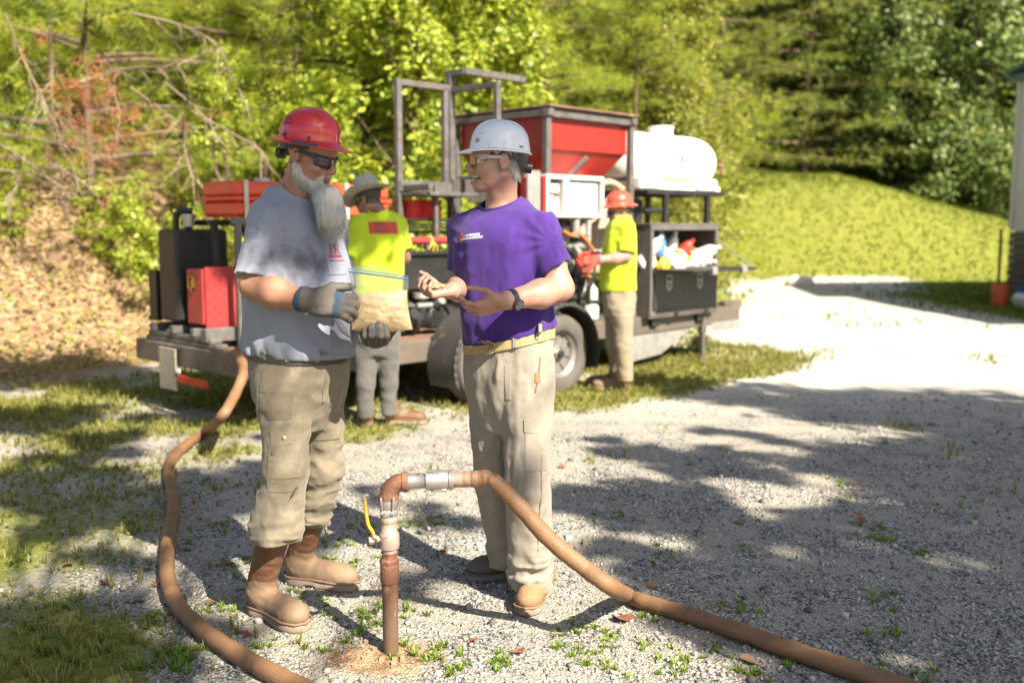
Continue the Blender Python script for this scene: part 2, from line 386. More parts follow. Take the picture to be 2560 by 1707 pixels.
for px, py, s in spots:
    g = gnd(px, py)
    for k in range(6): cs.append((g[0] + random.gauss(0, .05), g[1] + random.gauss(0, .05), s * random.uniform(.55, 1.05)))
cs = np.array(cs)
blades('weed_tufts', cs[:, 0], cs[:, 1], 16, .052 * cs[:, 2], .0026 + 0 * cs[:, 2], .55 + .5 * RNG.random(len(cs)), GR1, 'bright green crabgrass tufts sprouting through the gravel', 'weeds')
n = 120000
y = 2.4 + RNG.random(n) ** 1.2 * 12; x = (RNG.random(n) - .5) * (y * 1.2 + .5)
g = cover(x, y, grass) * (1 - .6 * cover(x, y, litter)); kp = RNG.random(n) < np.where(y < 5, .35, .8) * np.clip(g * 1.3 - .3, 0, 1) ** 1.3
x, y = x[kp], y[kp]; dist = np.hypot(x, y)
blades('grass', x, y, 9, (.03 + .05 * RNG.random(len(x))) * (.8 + .05 * dist), .001 + .00022 * dist, .2 + .5 * RNG.random(len(x)), GR2, 'thin yellow-green grass growing over the left of the yard and under the trailer', 'grass')
n = 34000
y = 14 + RNG.random(n) * 24; x = -2 + RNG.random(n) * 24
g = cover(x, y, grass); kp = RNG.random(n) < g * .9; x, y = x[kp], y[kp]
blades('meadow_grass', x, y, 8, 0.055 + .06 * RNG.random(len(x)), .008 + 0 * x, .2 + .5 * RNG.random(len(x)), LEAF('meadow green', (.115, .16, .014), (.20, .24, .026), tr=.25), 'short yellow-green grass on the slope behind the yard', 'grass')

# fallen leaves, each a thing
def leaf_mesh(seed):
    r = np.random.default_rng(seed); n = 10; ang = np.linspace(0, 2 * np.pi, n, endpoint=False)
    rr = .5 * (1 + .35 * np.cos(5 * ang + r.random() * 3) + .15 * r.normal(size=n)); rr *= np.where(np.abs(ang - np.pi) < .4, .7, 1)
    P = np.stack([rr * np.cos(ang) * 1.25, rr * np.sin(ang), .22 * rr * np.cos(2 * ang + r.random()) + .14 * r.random(n)], 1)
    Vv = [(0, 0, .0)] + [tuple(p) for p in P] + [(0, 0, -.02)] + [tuple(p - np.array([0, 0, .02])) for p in P]
    Fs = [[0, 1 + i, 1 + (i + 1) % n] for i in range(n)] + [[n + 1, n + 2 + (i + 1) % n, n + 2 + i] for i in range(n)]
    return Vv, Fs
LM = [M('dry leaf rust', (.23, .085, .04), (.12, .05, .03), sc=3, rough=.8), M('dry leaf tan', (.33, .19, .10), (.18, .09, .045), sc=3, rough=.8), M('dry leaf brown', (.12, .06, .035), (.2, .1, .06), sc=3, rough=.8)]
LMESH = []
for i in range(4):
    b = MB(); b.add(*leaf_mesh(i)); o = b.build('fallen_leaf', LM[i % 3], smooth=40); LMESH.append(o.data); bpy.data.objects.remove(o)
big = [(1431,1424,.105,0,'large curled rust-brown leaf on the gravel just below the right-hand hose'), (1972,1203,.085,0,'upright rust leaf standing on the shaded gravel at right, beside a weed tuft'), (523,1297,.075,2,'dark brown leaf lying between the left hose and the boots'), (487,1388,.07,1,None), (245,1340,.075,0,None),(318,1385,.07,0,None),(360,1345,.06,1,'orange-tan leaf touching the left hose at its bend'),(1016,1267,.065,0,'rusty leaf on the gravel between the standpipe and the tan trousers'),(1650,1085,.06,2,None),(2140,975,.08,2,None),(1700,1200,.06,0,None),(1960,1113,.07,1,None),(1585,1065,.055,2,None),(2250,1152,.06,2,None),(1290,1075,.06,1,None),(450,1170,.05,0,None),(155,1300,.06,2,None),(130,1140,.06,0,None),(560,1460,.06,1,None),(1880,1530,.08,0,None),(1720,1520,.07,1,None),(1190,1500,.06,1,None),(1085,1475,.06,1,None),(1500,1350,.06,0,None),(1780,1075,.05,0,None),(2310,1010,.06,2,None),(1855,1030,.05,1,None),(8,962,.08,0,'orange-brown leaf at the shaded left margin of the yard'),(215,985,.06,0,None),(320,965,.06,1,None),(100,985,.06,0,None),(1440,905,.08,2,None),(1630,895,.09,1,None)]
ORD = ['first', 'second', 'third', 'fourth', 'fifth', 'sixth', 'seventh', 'eighth', 'ninth', 'tenth', 'eleventh', 'twelfth', 'thirteenth', 'fourteenth', 'fifteenth', 'sixteenth', 'seventeenth']
def leaf_label(px):
    side = lambda x: 0 if x < 600 else (1 if x < 1300 else 2); sibs = sorted(q[0] for q in big if q[4] is None and side(q[0]) == side(px)); w = ('left of the boots', 'between boots and tan trousers', 'right of the tan trousers')[side(px)]
    return 'small dry brown leaf ' + w + ', ' + ORD[sibs.index(px)] + ' such leaf from the left'
for i, (px, py, s, mi, lb) in enumerate(big):
    g = gnd(px, py); o = link('fallen_leaf', LMESH[(i * 7 + mi) % 4]); o.location = (g[0], g[1], gz(g[0], g[1]) + .006 + .05 * s)
    o.rotation_euler = (random.uniform(-.4, .4), random.uniform(-.4, .4), random.uniform(0, 6.3)); s *= .72; o.scale = (s, s, s)
    if px == 1972: o.rotation_euler = (1.0, .3, .4); o.location.z += .03
    tag(o, lb or leaf_label(px), 'leaf', 'dry leaves scattered on the gravel')
# ------------------------------------------------------------------ woods
BARK = M('bark', (.16, .11, .075), (.07, .05, .035), sc=9, rough=.95, bump=.8, bsc=30, stretch=(1, 1, .25))
DEAD = M('dead wood', (.24, .18, .13), (.14, .10, .07), sc=9, rough=.9)
LP = {'bright': LEAF('pine sunny', (.13, .19, .02), (.35, .40, .05), (.47, .45, .09), tr=.45),
      'deep': LEAF('pine deep', (.09, .13, .02), (.23, .26, .045), (.34, .32, .07), tr=.35),
      'rust': LEAF('dead needles', (.22, .085, .03), (.38, .17, .07), tr=.3),
      'leaf': LEAF('broad leaf sunny', (.13, .20, .02), (.42, .47, .065), (.55, .54, .16), tr=.45, rough=.4),
      'leafdark': LEAF('broad leaf cool', (.05, .09, .022), (.18, .235, .065), (.30, .34, .12), tr=.32, rough=.4),
      'leafolive': LEAF('broad leaf olive', (.11, .14, .02), (.27, .28, .05), (.36, .29, .10), tr=.4)}
def unit(a): return a / np.maximum(1e-6, np.linalg.norm(a, axis=-1, keepdims=True))
def needles(C, D, n, L, w, r):
    """needle bursts at C pointing about D"""
    t = len(C); d = unit(D[:, None] * .75 + r.normal(size=(t, n, 3)) * .62); s = unit(np.cross(d, r.normal(size=(t, n, 3)))) * w
    L = L * (.6 + .6 * r.random((t, n, 1))); b = C[:, None] + r.normal(size=(t, n, 3)) * .03
    V = np.stack([b - s, b + s, b + d * L + np.array([0, 0, -.12]) * L], 2).reshape(-1, 3)
    return V, np.arange(len(V)).reshape(-1, 3)
def leaves(C, N, size, r):
    n = len(C); N = unit(N + r.normal(size=(n, 3)) * .55); t = unit(np.cross(N, r.normal(size=(n, 3)))); b = np.cross(N, t)
    s = (size * (.55 + .8 * r.random((n, 1)))); q = [C - t * s * .5, C + b * s * .33 - N * s * .06, C + t * s * .6 - N * s * .12, C - b * s * .33 - N * s * .06]
    V = np.stack(q, 1).reshape(-1, 3); return V, np.arange(len(V)).reshape(-1, 4)
def pine_parts(seed, H, R, z0, nbr, ntf, L, w, nn, flat=.0, droop=.18):
    r = np.random.default_rng(seed); Cs = []; Ds = []; tb = MB()
    lean = r.normal(size=2) * .02 * H
    tr = [np.array([lean[0] * k * k, lean[1] * k * k, H * k]) for k in np.linspace(0, 1, 9)]
    tb.tube(tr, list(np.linspace(.007 * H, .0015 * H, 9)), 9)
    for i in range(nbr):
        k = z0 + (1 - z0) * (i + r.random()) / nbr; base = np.array([lean[0] * k * k, lean[1] * k * k, H * k])
        a = r.random() * 6.283 if not flat else (i * 2.399 + r.random())
        ln = R * (.35 + .75 * r.random()) * (1.15 - k) ** .6; d = np.array([math.cos(a), math.sin(a), .25 if not flat else .05])
        ts = np.linspace(0, 1, 7); P = base + ts[:, None] * ln * d + np.array([0, 0, -droop * ln])[None] * (ts ** 2)[:, None] * (1 + .6 * r.random())
        tb.tube(list(P), list(np.linspace(.005 * H * (1.1 - k) + .005, .004, 7)), 5)
        m = int(ntf * ln / R) + 3; t = .06 + .94 * r.random(m) ** .75
        c = np.stack([np.interp(t, ts, P[:, j]) for j in range(3)], 1); sp = (.16 + .22 * (1 - t))[:, None] * ln
        off = r.normal(size=(m, 3)) * np.array([.5, .5, .22 if not flat else .07]) * sp
        Cs.append(c + off); Ds.append(unit(d + off * 1.5 + np.array([0, 0, .25 if not flat else 0])))
    V, Fi = needles(np.concatenate(Cs), np.concatenate(Ds), nn, L, w, r)
    return tb, V, Fi
def broad_parts(seed, blobs, n, size, r0=None):
    r = np.random.default_rng(seed); Cs = []; Ns = []
    vol = np.array([b[3] ** 2 for b in blobs]); cnt = (n * vol / vol.sum()).astype(int)
    for (x, y, z, q, *e), m in zip(blobs, cnt):
        k = max(3, int(m / 60)); cl = unit(r.normal(size=(k, 3))) * (.35 + .65 * r.random((k, 1)) ** .5)       # twigs with bunches of leaves
        d = cl[r.integers(0, k, m)] + r.normal(size=(m, 3)) * .17
        ez = e[0] if e else .85
        Cs.append(np.array([x, y, z]) + d * q * np.array([1, 1, ez])); Ns.append(unit(d) * .8 + np.array([0, 0, .7]))
    return leaves(np.concatenate(Cs), np.concatenate(Ns), size, r)
def make_tree(name, tb, V, Fi, mat, label, cat, loc, group=None, rz=0.0, sc=1.0, crown='crown'):
    o = empty(name, loc, rz); o.scale = (sc, sc, sc); tag(o, label, cat, group)
    if tb is not None: tb.build('trunk', BARK, o, smooth=60, fix=False)
    link(crown, fast_mesh(crown, V, Fi, mat), o)
    return o
def copy_tree(src, loc, rz, sc, label, group=None, mat=None):
    o = src.copy(); COL.objects.link(o); o.location = loc; o.rotation_euler = (0, 0, rz); o.scale = (sc, sc, sc); o['label'] = label
    if group: o['group'] = group
    elif 'group' in o: del o['group']
    for ch in list(src.children):
        c = ch.copy(); COL.objects.link(c); c.parent = o
        if mat and not ch.name.startswith('trunk'): c.material_slots[0].link = 'OBJECT'; c.material_slots[0].material = mat
    return o
def on(x, y, dz=-.05): return (x, y, float(hgt(x, y)) + dz)
# --- kinds
pA = pine_parts(11, 8.5, 2.7, .05, 84, 60, .17, .0055, 16)
pine = make_tree('pine_tree', *pA, LP['bright'], 'sunny yellow-green pine whose boughs overhang the bank at far left', 'pine tree', on(-5.6, 13.4))
pB = pine_parts(12, 9.5, 2.6, .04, 88, 60, .17, .0055, 16)
pine2 = make_tree('pine_tree', *pB, LP['bright'], 'feathery pine directly behind the red-helmeted man', 'pine tree', on(-2.1, 14.6), rz=1.0)
pD = pine_parts(13, 13, 4.4, .02, 80, 56, .26, .010, 12, flat=1, droop=.08)
fir = make_tree('fir_tree', *pD, LP['deep'], 'dark fir with flat layered boughs at the top of the grassy slope', 'fir tree', on(9.6, 33.2))
def spread(seed, H, R, n, zlo=.12):
    r = np.random.default_rng(seed); out = []
    for i in range(n):
        k = zlo + (1 - zlo) * (i + .5) / n; a = i * 2.4 + r.random(); q = R * math.sin(min(1, k * 1.15 + .25) * math.pi * .85) * (.35 + .5 * r.random())
        out.append((math.cos(a) * q, math.sin(a) * q, H * k, R * (.34 + .2 * r.random())))
    return out
def trunk_for(H, blobs, r0):
    tb = MB(); tb.tube([(0, 0, -.2), (.03 * H, 0, H * .3), (.0, .03 * H, H * .65), (.02 * H, 0, H * .95)], [r0, r0 * .8, r0 * .5, r0 * .15], 9)
    for x, y, z, q, *e in blobs:
        s = min(z * .75, H * .8); tb.tube([(0.02 * H, 0.01 * H, s * .8), (x * .5, y * .5, (s * .8 + z) / 2 + .05), (x, y, z)], [r0 * .32, r0 * .2, r0 * .06], 5)
    return tb
bl = spread(21, 6.0, 1.7, 20, .05); sap = make_tree('broadleaf_tree', trunk_for(6.0, bl, .08), *broad_parts(21, bl, 15000, .095), LP['leaf'], 'bright broadleaf sapling with big leaves behind the steel gantry', 'broadleaf tree', on(-1.3, 13.2))
bl = spread(22, 15, 4.6, 24, .04); big_dk = make_tree('broadleaf_tree', trunk_for(15, bl, .25), *broad_parts(22, bl, 26000, .22), LP['leafdark'], 'tall grey-green broadleaf tree beside the white building', 'broadleaf tree', on(15.2, 33.5))
bl = [(math.cos(i * 2.4) * .55 * (i % 3), math.sin(i * 2.4) * .55 * (i % 3), .25 + .16 * i, .5) for i in range(9)]
shrub = make_tree('shrub', trunk_for(1.6, bl, .03), *broad_parts(23, bl, 4200, .085), LP['leaf'], 'leafy bright shrub on the bank under the pine boughs', 'shrub', on(-4.4, 12.6), crown='foliage'); shrub.scale = (.7, .7, .7)
G1 = 'pines in the wood behind the trailer'; G2 = 'broadleaf trees in the wood behind the trailer'; G3 = 'trees along the top of the grassy slope'; G4 = 'shrubs at the foot of the wood'
rr = random.Random(5); PLACED = []
for src, lst, lab, grp in (
    (pine, [(-8.4, 14.8, 1.05), (-7.4, 17.5, 1.3), (-3.6, 15.6, 1.1), (.5, 16.6, 1.0), (2.2, 18.8, 1.05), (-10.5, 18, 1.3), (-.6, 19.5, 1.5), (-10.8, 14.2, 1.1), (-13.2, 14.6, 1.2)], 'yellow-green pine standing in the wood behind the trailer', G1),
    (pine2, [(.5, 14.1, .66), (1.75, 14.7, .62), (-2.9, 13.6, .62), (-4.9, 19.5, 1.4), (1.6, 21.5, 1.3), (3.3, 24.5, 1.3), (-9, 21, 1.5)], 'yellow-green pine standing in the wood behind the trailer', G1),
    (sap, [(-.3, 13.7, .9), (-2.6, 13.0, .5), (1.0, 13.9, .45), (2.2, 15.4, .7), (1.75, 13.5, .42), (-3.8, 13.6, .5), (-6.6, 13.4, .35), (-8.6, 14.6, .6), (2.8, 17.6, 1.0), (.3, 22.5, 2.0), (-3, 23, 2.0), (-7.4, 24, 2.2), (2.2, 26.5, 2.0), (2.35, 15.3, .62)], 'broadleaf tree in full leaf in the wood behind the trailer', G2),
    (fir, [(6.6, 31.5, .85), (12.0, 35.0, 1.05), (7.6, 36.5, 1.2), (4.6, 31, .9), (18.6, 40, 1.2), (11, 41, 1.4), (4.5, 36, 1.3)], 'dark layered fir in the row above the grassy slope', G3),
    (big_dk, [(12.9, 33.4, .7), (18.9, 34.5, 1.0), (22.5, 38, 1.15), (16.9, 42, 1.3), (9.2, 44, 1.35), (21, 46, 1.4), (26.5, 40, 1.2), (13.5, 47, 1.35)], 'grey-green broadleaf tree in the row above the grassy slope', G3),
    (shrub, [(-6.3, 12.3, .42), (-5.2, 12.9, .55), (-7.6, 12.6, .45), (-2.9, 12.6, .9), (-1.7, 12.5, .8), (-.6, 12.7, .9), (.6, 12.9, 1.0), (1.4, 13.2, .9), (2.0, 13.6, .8), (13.6, 32.6, 1.8), (15.4, 32.4, 2.0), (16.9, 32.6, 1.9), (2.3, 14.4, .7)], 'low leafy shrub at the foot of the wood', G4)):
    for i, (x, y, s) in enumerate(lst):
        m = None
        if src is sap: m = LP['leafolive'] if i in (3, 4, 8, 12, 13) else (LP['leafdark'] if i in (9, 11) else None)
        if src is pine and i in (6,): m = LP['deep']
        if src is pine2 and i in (4,): m = LP['deep']
        if src is shrub and x > 10: m = LP['leafdark']
        PLACED.append((copy_tree(src, on(x, y), rr.random() * 6.28, s * rr.uniform(.95, 1.05), lab, grp, m), lab, x, y))
ZN = [(250, 'above the bank at far left'), (540, 'left of the red-helmeted man'), (850, 'behind the red-helmeted man'), (1180, 'behind the steel gantry'), (1450, 'behind the red hopper'), (1660, 'behind the white tank'), (1850, 'where the slope begins'), (2080, 'above the slope middle'), (2310, 'above the slope right'), (9999, 'behind the white building')]
def zone(x, y): px = (1280 + FPX * x / y) / VS; return next(t for lim, t in ZN if px < lim)
BASE = {'p': 'yellow-green pine', 'b': 'leafy broadleaf tree', 'd': 'dark layered fir', 'g': 'grey-green broadleaf tree', 'l': 'low leafy shrub'}
def kind_of(lab): return 'yellow-green pine' if 'pine' in lab else 'leafy broadleaf tree' if 'full leaf' in lab else 'dark layered fir' if 'fir' in lab else 'grey-green broadleaf tree' if 'grey' in lab else 'low leafy shrub'
for o, lab, x, y in PLACED:
    z = zone(x, y); sib = sorted(q[3] for q in PLACED if kind_of(q[1]) == kind_of(lab) and zone(q[2], q[3]) == z); n_ = min(5, sib.index(y)) if sib.count(y) == 1 else sorted((q[3], q[2]) for q in PLACED if kind_of(q[1]) == kind_of(lab) and zone(q[2], q[3]) == z).index((y, x))
    o['label'] = kind_of(lab) + ' ' + z + ('' if len(sib) == 1 else ', ' + ('nearest', 'second nearest', 'third nearest', 'fourth nearest', 'fifth nearest', 'sixth nearest')[n_] + ' of its kind there')
# the pine at far left carries bare dead limbs and rust-brown needles
def px_limb(pts, Y): return [at(px, py, Y + .25 * math.sin(i * 2.1)) - np.array(pine.location) for i, (px, py) in enumerate(pts)]
limbs = [[(10, 30), (60, 150), (105, 240), (150, 350), (165, 400)], [(300, 30), (420, 60), (500, 110), (560, 230)], [(180, 190), (280, 160), (400, 150), (470, 120)], [(380, 190), (460, 260), (500, 320), (520, 385), (520, 425)],
         [(440, 255), (540, 310), (600, 350), (618, 388)], [(420, 260), (425, 340), (440, 400), (470, 440), (482, 500)], [(-20, 320), (60, 370), (110, 410), (160, 450)], [(490, 330), (498, 400), (530, 440), (545, 470)],
         [(270, 110), (262, 200), (275, 280), (255, 360)], [(0, 390), (60, 400), (130, 440), (150, 500)], [(115, 60), (120, 170), (122, 260), (180, 300)], [(90, 330), (130, 380), (175, 410)], [(300, 200), (380, 260), (430, 290)], [(50, 350), (40, 420), (20, 470)]]
for k, Lm in enumerate(limbs):
    P = spline(px_limb(Lm, 10.9 + .12 * (k % 5)), 5); b = MB(); n = len(P); b.tube(P, list(np.linspace((.024 if k == 2 else .012), .004, n)), 6)
    for i in range(2, n, 2):
        d = np.array(P[min(i + 1, n - 1)]) - np.array(P[i - 1]); q = P[i]
        for _ in range(2):
            t = unit(d + np.array([random.gauss(0, .6), random.gauss(0, .4), random.gauss(-.3, .5)]) * np.linalg.norm(d)) * random.uniform(.12, .42)
            b.tube([q, q + t * .5 + np.array([0, 0, .01]), q + t + np.array([random.gauss(0, .03), 0, -.05])], [.008, .006, .0025], 4)
            b.tube([q + t * .5, q + t * .6 + np.array([random.gauss(0, .09), 0, random.gauss(-.04, .06)])], [.004, .002], 3)
    b.build('dead_limb', DEAD, pine, smooth=60, fix=False)
r = np.random.default_rng(4); cp = []
for px, py, q in [(150, 190, 30), (190, 200, 35), (240, 190, 30), (150, 250, 25), (200, 290, 35), (230, 330, 25), (290, 260, 25), (320, 280, 20), (455, 285, 14), (215, 380, 18), (130, 230, 20), (270, 300, 20), (180, 340, 20), (255, 240, 24), (100, 90, 12)]:
    for _ in range(int(q * .42)): cp.append(at(px + r.normal() * 32, py + r.normal() * 30, 11.0 + .25 * r.normal()))
cp = np.array(cp) - np.array(pine.location)
Vn, Fn = needles(cp, np.tile([[.1, -.3, -.5]], (len(cp), 1)), 12, .10, .005, r); link('dead_needles', fast_mesh('dead_needles', Vn, Fn, LP['rust']), pine)
# low bramble and fallen twigs of the bank: one tangle
n = 26000; x = -15 + RNG.random(n) * 15.5; y = 8.5 + RNG.random(n) * 5.5; u, v = uvq(x, y); k = (v > 4.0) & (RNG.random(n) < .9); x, y = x[k], y[k]
z = gz_many(x, y); Vq, Fq = leaves(np.stack([x, y, z + .02 + .22 * RNG.random(len(x)) ** 2], 1), np.tile([[0, -.3, 1.0]], (len(x), 1)), .065, RNG)
tag(link('undergrowth', fast_mesh('undergrowth', Vq, Fq, LEAF('bank growth', (.22, .14, .07), (.27, .26, .06), (.20, .30, .035), tr=.3))), 'brown litter and small green plants covering the bank behind the trailer', 'undergrowth', kind='stuff')
# far wood reading as one mass
n = 26000; a = RNG.random(n); x = -30 + 75 * a; y = 46 + 14 * RNG.random(n); z = 1 + 20 * RNG.random(n); c = np.stack([x, y, z], 1)
c[:, :2] += 1.4 * np.sin(c[:, [2, 0]] * 1.7); kq = ~((x > 17) & (z > 11 + 2 * np.sin(x * 2.1)))
Vq, Fq = leaves(c[kq], np.tile([[0, -.6, .6]], (kq.sum(), 1)), .9, RNG); tag(link('far_wood', fast_mesh('far_wood', Vq, Fq, LP['leafdark'])), 'dense dark wood closing the view far behind', 'wood', kind='stuff')
# --- trees that stand behind the photographer and throw the dappled shade
def over3(P, t): return tuple(np.array(P, float) + np.array(SUN) * t)
def crown_over(pts, zc): return [tuple((np.array([*g[:2], 0.0]) + np.array(SUN) * ((zz) / SUN.z))) + (q, .55) for (g, q), zz in zip(pts, zc)]
def shade(label, foot, spec, seed, n, size, extra=()):
    pts = [(gnd(px, py) if px is not None else None, q) for px, py, q, z in spec]; zc = [s[3] for s in spec]
    bl = crown_over(pts, zc) + [over3(P, t) + (q, .8) for P, t, q in extra]; f = np.array([*foot, 0.0]); bl = [(x - f[0], y - f[1], z, q, e) for x, y, z, q, e in bl]
    H = max(b[2] for b in bl) + .8; tb = MB(); tb.tube([(0, 0, -.2), (0.1, 0, H * .35), (0, .15, H * .7), (0, 0, H)], [.22, .18, .11, .03], 10)
    for x, y, z, q, e in bl: tb.tube([(0, 0.08, z * .55), (x * .5, y * .5, z * .85), (x, y, z)], [.035, .02, .006], 5)
    make_tree('shade_tree', tb, *broad_parts(seed, bl, n, size), LP['leaf'], label, 'broadleaf tree', (foot[0], foot[1], -.02))
SPEC_R = [(1560, 885, .50, 6.4), (1780, 915, .75, 6.8), (2050, 940, .8, 7.0), (2330, 950, 1.0, 7.4), (2280, 1030, .8, 6.2), (2080, 1075, .6, 7.2), (1820, 1060, .5, 6.6), (2320, 1150, .7, 6.8), (2200, 1280, .55, 6.3), (2330, 1380, .6, 6.9), (2140, 1480, .42, 7.2), (2330, 1530, .5, 6.4), (1640, 1180, .52, 7.1), (1440, 1150, .46, 6.6), (1540, 1050, .45, 6.9), (1700, 1310, .46, 6.4), (1940, 1400, .42, 6.9), (1480, 1280, .40, 7.4), (1840, 1520, .30, 7.4), (1600, 1450, .22, 7.0), (2000, 1250, .40, 7.2), (1400, 1030, .28, 6.4), (2060, 1180, .3, 7.4), (1690, 1000, .3, 7.2), (1900, 1180, .35, 6.4)]
SPEC_L = [(120, 860, .9, 7.0), (380, 880, .7, 7.4), (600, 900, .5, 7.6), (80, 960, .55, 7.8), (420, 960, .35, 7.0), (200, 1060, .36, 7.4), (500, 1100, .38, 7.8), (60, 1120, .4, 7.0), (420, 1180, .25, 7.6), (120, 1440, .33, 7.4), (330, 1500, .30, 7.0), (20, 1520, .3, 7.8), (480, 1440, .12, 7.2), (640, 1150, .24, 7.5), (860, 1130, .18, 7.6), (220, 1000, .3, 7.0), (640, 1010, .2, 7.6), (1010, 1180, .22, 7.4), (960, 1330, .14, 7.8), (700, 1240, .16, 7.2), (260, 1280, .22, 7.8)]
shade('big broadleaf tree behind the photographer at right', (8.2, -1.6), SPEC_R, 31, 19000, .15)
shade('slimmer broadleaf tree behind the photographer near the middle', (2.6, -3.6), SPEC_L, 32, 13500, .14, [((-1.03, 3.6, 1.66), 8.2, .48), ((-.02, 3.7, 1.95), 8.6, .21)])  # two extra leaf clumps added to shade the bearded man and the white hat

# ------------------------------------------------------------------ white building at the right edge
BW = M('white siding', (.62, .60, .57), (.52, .50, .47), sc=1.5, rough=.5, bump=.05); BR = M('blue-grey trim', (.10, .16, .20), (.07, .11, .14), rough=.4)
STN = M('grey block', (.17, .155, .14), (.09, .085, .08), sc=4, rough=.95, bump=.6, bsc=25); DK = M('dark void', (.02, .02, .02), rough=.9)
bld = empty('metal_building', (9.95, 20.0, 0)); tag(bld, 'white metal-clad building with blue-grey eave and dark block base at right edge', 'building')
# its visible face runs away to the right; local x along the face, y into the building
bld.rotation_euler = (0, 0, rad(-88)); BLW, BLD_, BH = 9.0, 11.0, 4.25
MB().bb(.06, BLW, .06, BLD_, 0, BH).build('inner_wall', BW, bld)
b = MB()
for k in range(9): b.bb(0, BLW, -.02 - .012 * (k % 2), .05, .02 + k * .145, .155 + k * .145, .012)
for k in range(9): b.bb(-.02 - .012 * (k % 2), .04, .06, BLD_, .02 + k * .145, .155 + k * .145, .012)
o = b.build('block_base', STN, bld); o['kind'] = 'stuff'
pan = None
for i in range(30):
    if pan is None:
        b = MB(); b.prism([(0, 0, 0), (.22, 0, 0), (.24, -.03, 0), (.28, -.03, 0), (.30, 0, 0), (.30, .03, 0), (0, .03, 0)], (0, 0, BH - 1.36)); pan = b.build('siding_panel', BW, bld); q = pan
    else: q = link('siding_panel', pan.data, bld)
    q.location = (i * .30, .02, 1.34)
for i in range(36):
    q = link('siding_panel', pan.data, bld); q.location = (.045, BLD_ - i * .30, 1.34); q.rotation_euler = (0, 0, -math.pi / 2)
MB().bb(-.02, .08, -.03, .075, 1.35, BH - .02).build('corner_trim', BW, bld)
b = MB(); b.bb(-.16, BLW + .2, -.16, BLD_, BH, BH + .12); b.build('eave', BR, bld)
b = MB(); b.prism([(-.2, -.2, BH + .122), (-.2, BLD_, BH + .122), (-.2 + BLW / 2, BLD_, BH + .9), (-.2 + BLW / 2, -.2, BH + .9)], (0, 0, .06)); b.build('roof', BR, bld)
MB().cyl((-.25, -.05, 0), (-.25, -.05, 1.36), .03, 8).build('post', DK, bld)
p = MB(); p.cyl((0, 0, 0), (.19, .35, 2.1), .028, 8); o = p.build('leaning_pole', DK, smooth=50); o.location = (10.12, 19.2, 1.02 - 1.0); tag(o, 'thin black pole leaning against the white building', 'pole')
o.location = (9.73, 18.85, .02)
def bucket(c, lc, loc, label, s=1.0):
    e = empty('bucket', loc); tag(e, label, 'bucket')
    b = MB(); b.lathe([(0, .0), (.125, 0), (.133, .02), (.148, .30), (.157, .305), (.157, .325), (.149, .33), (.153, .37), (.158, .372), (.158, .385), (.145, .385), (.137, .05), (0, .04)], n=24); b.build('pail', M(label[:12], c, rough=.4), e, smooth=40)
    h = MB(); h.tube(spline([(.158, 0, .33), (.13, -.09, .25), (0, -.17, .21), (-.13, -.09, .25), (-.158, 0, .33)], 5), .004, 5); h.build('bail', lc, e, smooth=60); return e
WIRE = M('wire', (.5, .5, .5), rough=.4, metal=.8)
g = gnd(2296, 702); bucket((.75, .13, .045), WIRE, (g[0], g[1], gz(g[0], g[1])), 'orange plastic bucket beside the white building')
g = gnd(2338, 704); bucket((.04, .07, .25), WIRE, (g[0] + .05, g[1] - .1, gz(g[0], g[1])), 'blue plastic bucket next to the orange one')
def sack(loc):
    b = MB(); b.lathe([(0, 0), (.2, .01), (.26, .08), (.24, .18), (.12, .26), (.03, .29)], n=18, sx=1.5, sy=.9); o = b.build('sack', M('white sack', (.6, .6, .6), rough=.6, bump=.6, bsc=20), smooth=50); o.location = loc; o.rotation_euler = (0, .5, .4); tag(o, 'white plastic sack lying in front of the blue bucket', 'sack')
g = gnd(2345, 716); sack((g[0] + .1, g[1], .0))
def rock(loc, s, label):
    V = unit(RNG.normal(size=(1, 3))); n1, n2 = 12, 18; Vv = []; Fs = []
    for i in range(n1 + 1):
        for j in range(n2):
            t, p = math.pi * i / n1, 2 * math.pi * j / n2; d = np.array([math.sin(t) * math.cos(p), math.sin(t) * math.sin(p), math.cos(t)]); q = d * (1 + .35 * vnoise(d[None] + 3, 1.6, 2)[0]); Vv.append(q * np.array(s))
    for i in range(n1):
        for j in range(n2): Fs.append([i * n2 + j, (i + 1) * n2 + j, (i + 1) * n2 + (j + 1) % n2, i * n2 + (j + 1) % n2])
    b = MB(); b.add(Vv, Fs); o = b.build('rock', M('pale rock', (.62, .58, .52), (.42, .38, .33), sc=4, rough=.9, bump=.4, bsc=20), smooth=35); o.location = loc; tag(o, label, 'rock')
g = at(1837, 634, 23.8); rock((g[0], g[1], gz(g[0], g[1]) + .08), (.34, .2, .17), 'pale rock lying on the grass at the edge of the yard')
# ------------------------------------------------------------------ the grout trailer: one thing, everything bolted to it is a part
BLK = M('black enamel', (.012, .012, .013), (.026, .025, .024), sc=5, rough=.45, bump=.05, spec=.35, spot=(.06, .045, .035), ssc=11, sth=.66)
STL = M('weathered steel', (.16, .15, .14), (.075, .068, .062), sc=9, rough=.55, metal=.35, spot=(.16, .075, .035), ssc=14, sth=.62)
RST = M('rusty deck', (.20, .11, .07), (.10, .055, .04), sc=5, rough=.85, bump=.3, bsc=40, spot=(.32, .24, .18), ssc=7, sth=.62)
RED = M('hopper red', (.34, .018, .010), (.25, .016, .010), sc=3, rough=.38, spot=(.25, .05, .03), ssc=22, sth=.7)
RDX = M('toolbox red', (.36, .03, .03), (.27, .03, .03), sc=6, rough=.45, spot=(.22, .06, .05), ssc=14, sth=.64, bump=.15, bsc=120)
WTK = M('water tank plastic', (.78, .77, .72), (.70, .68, .62), sc=1.5, rough=.45)
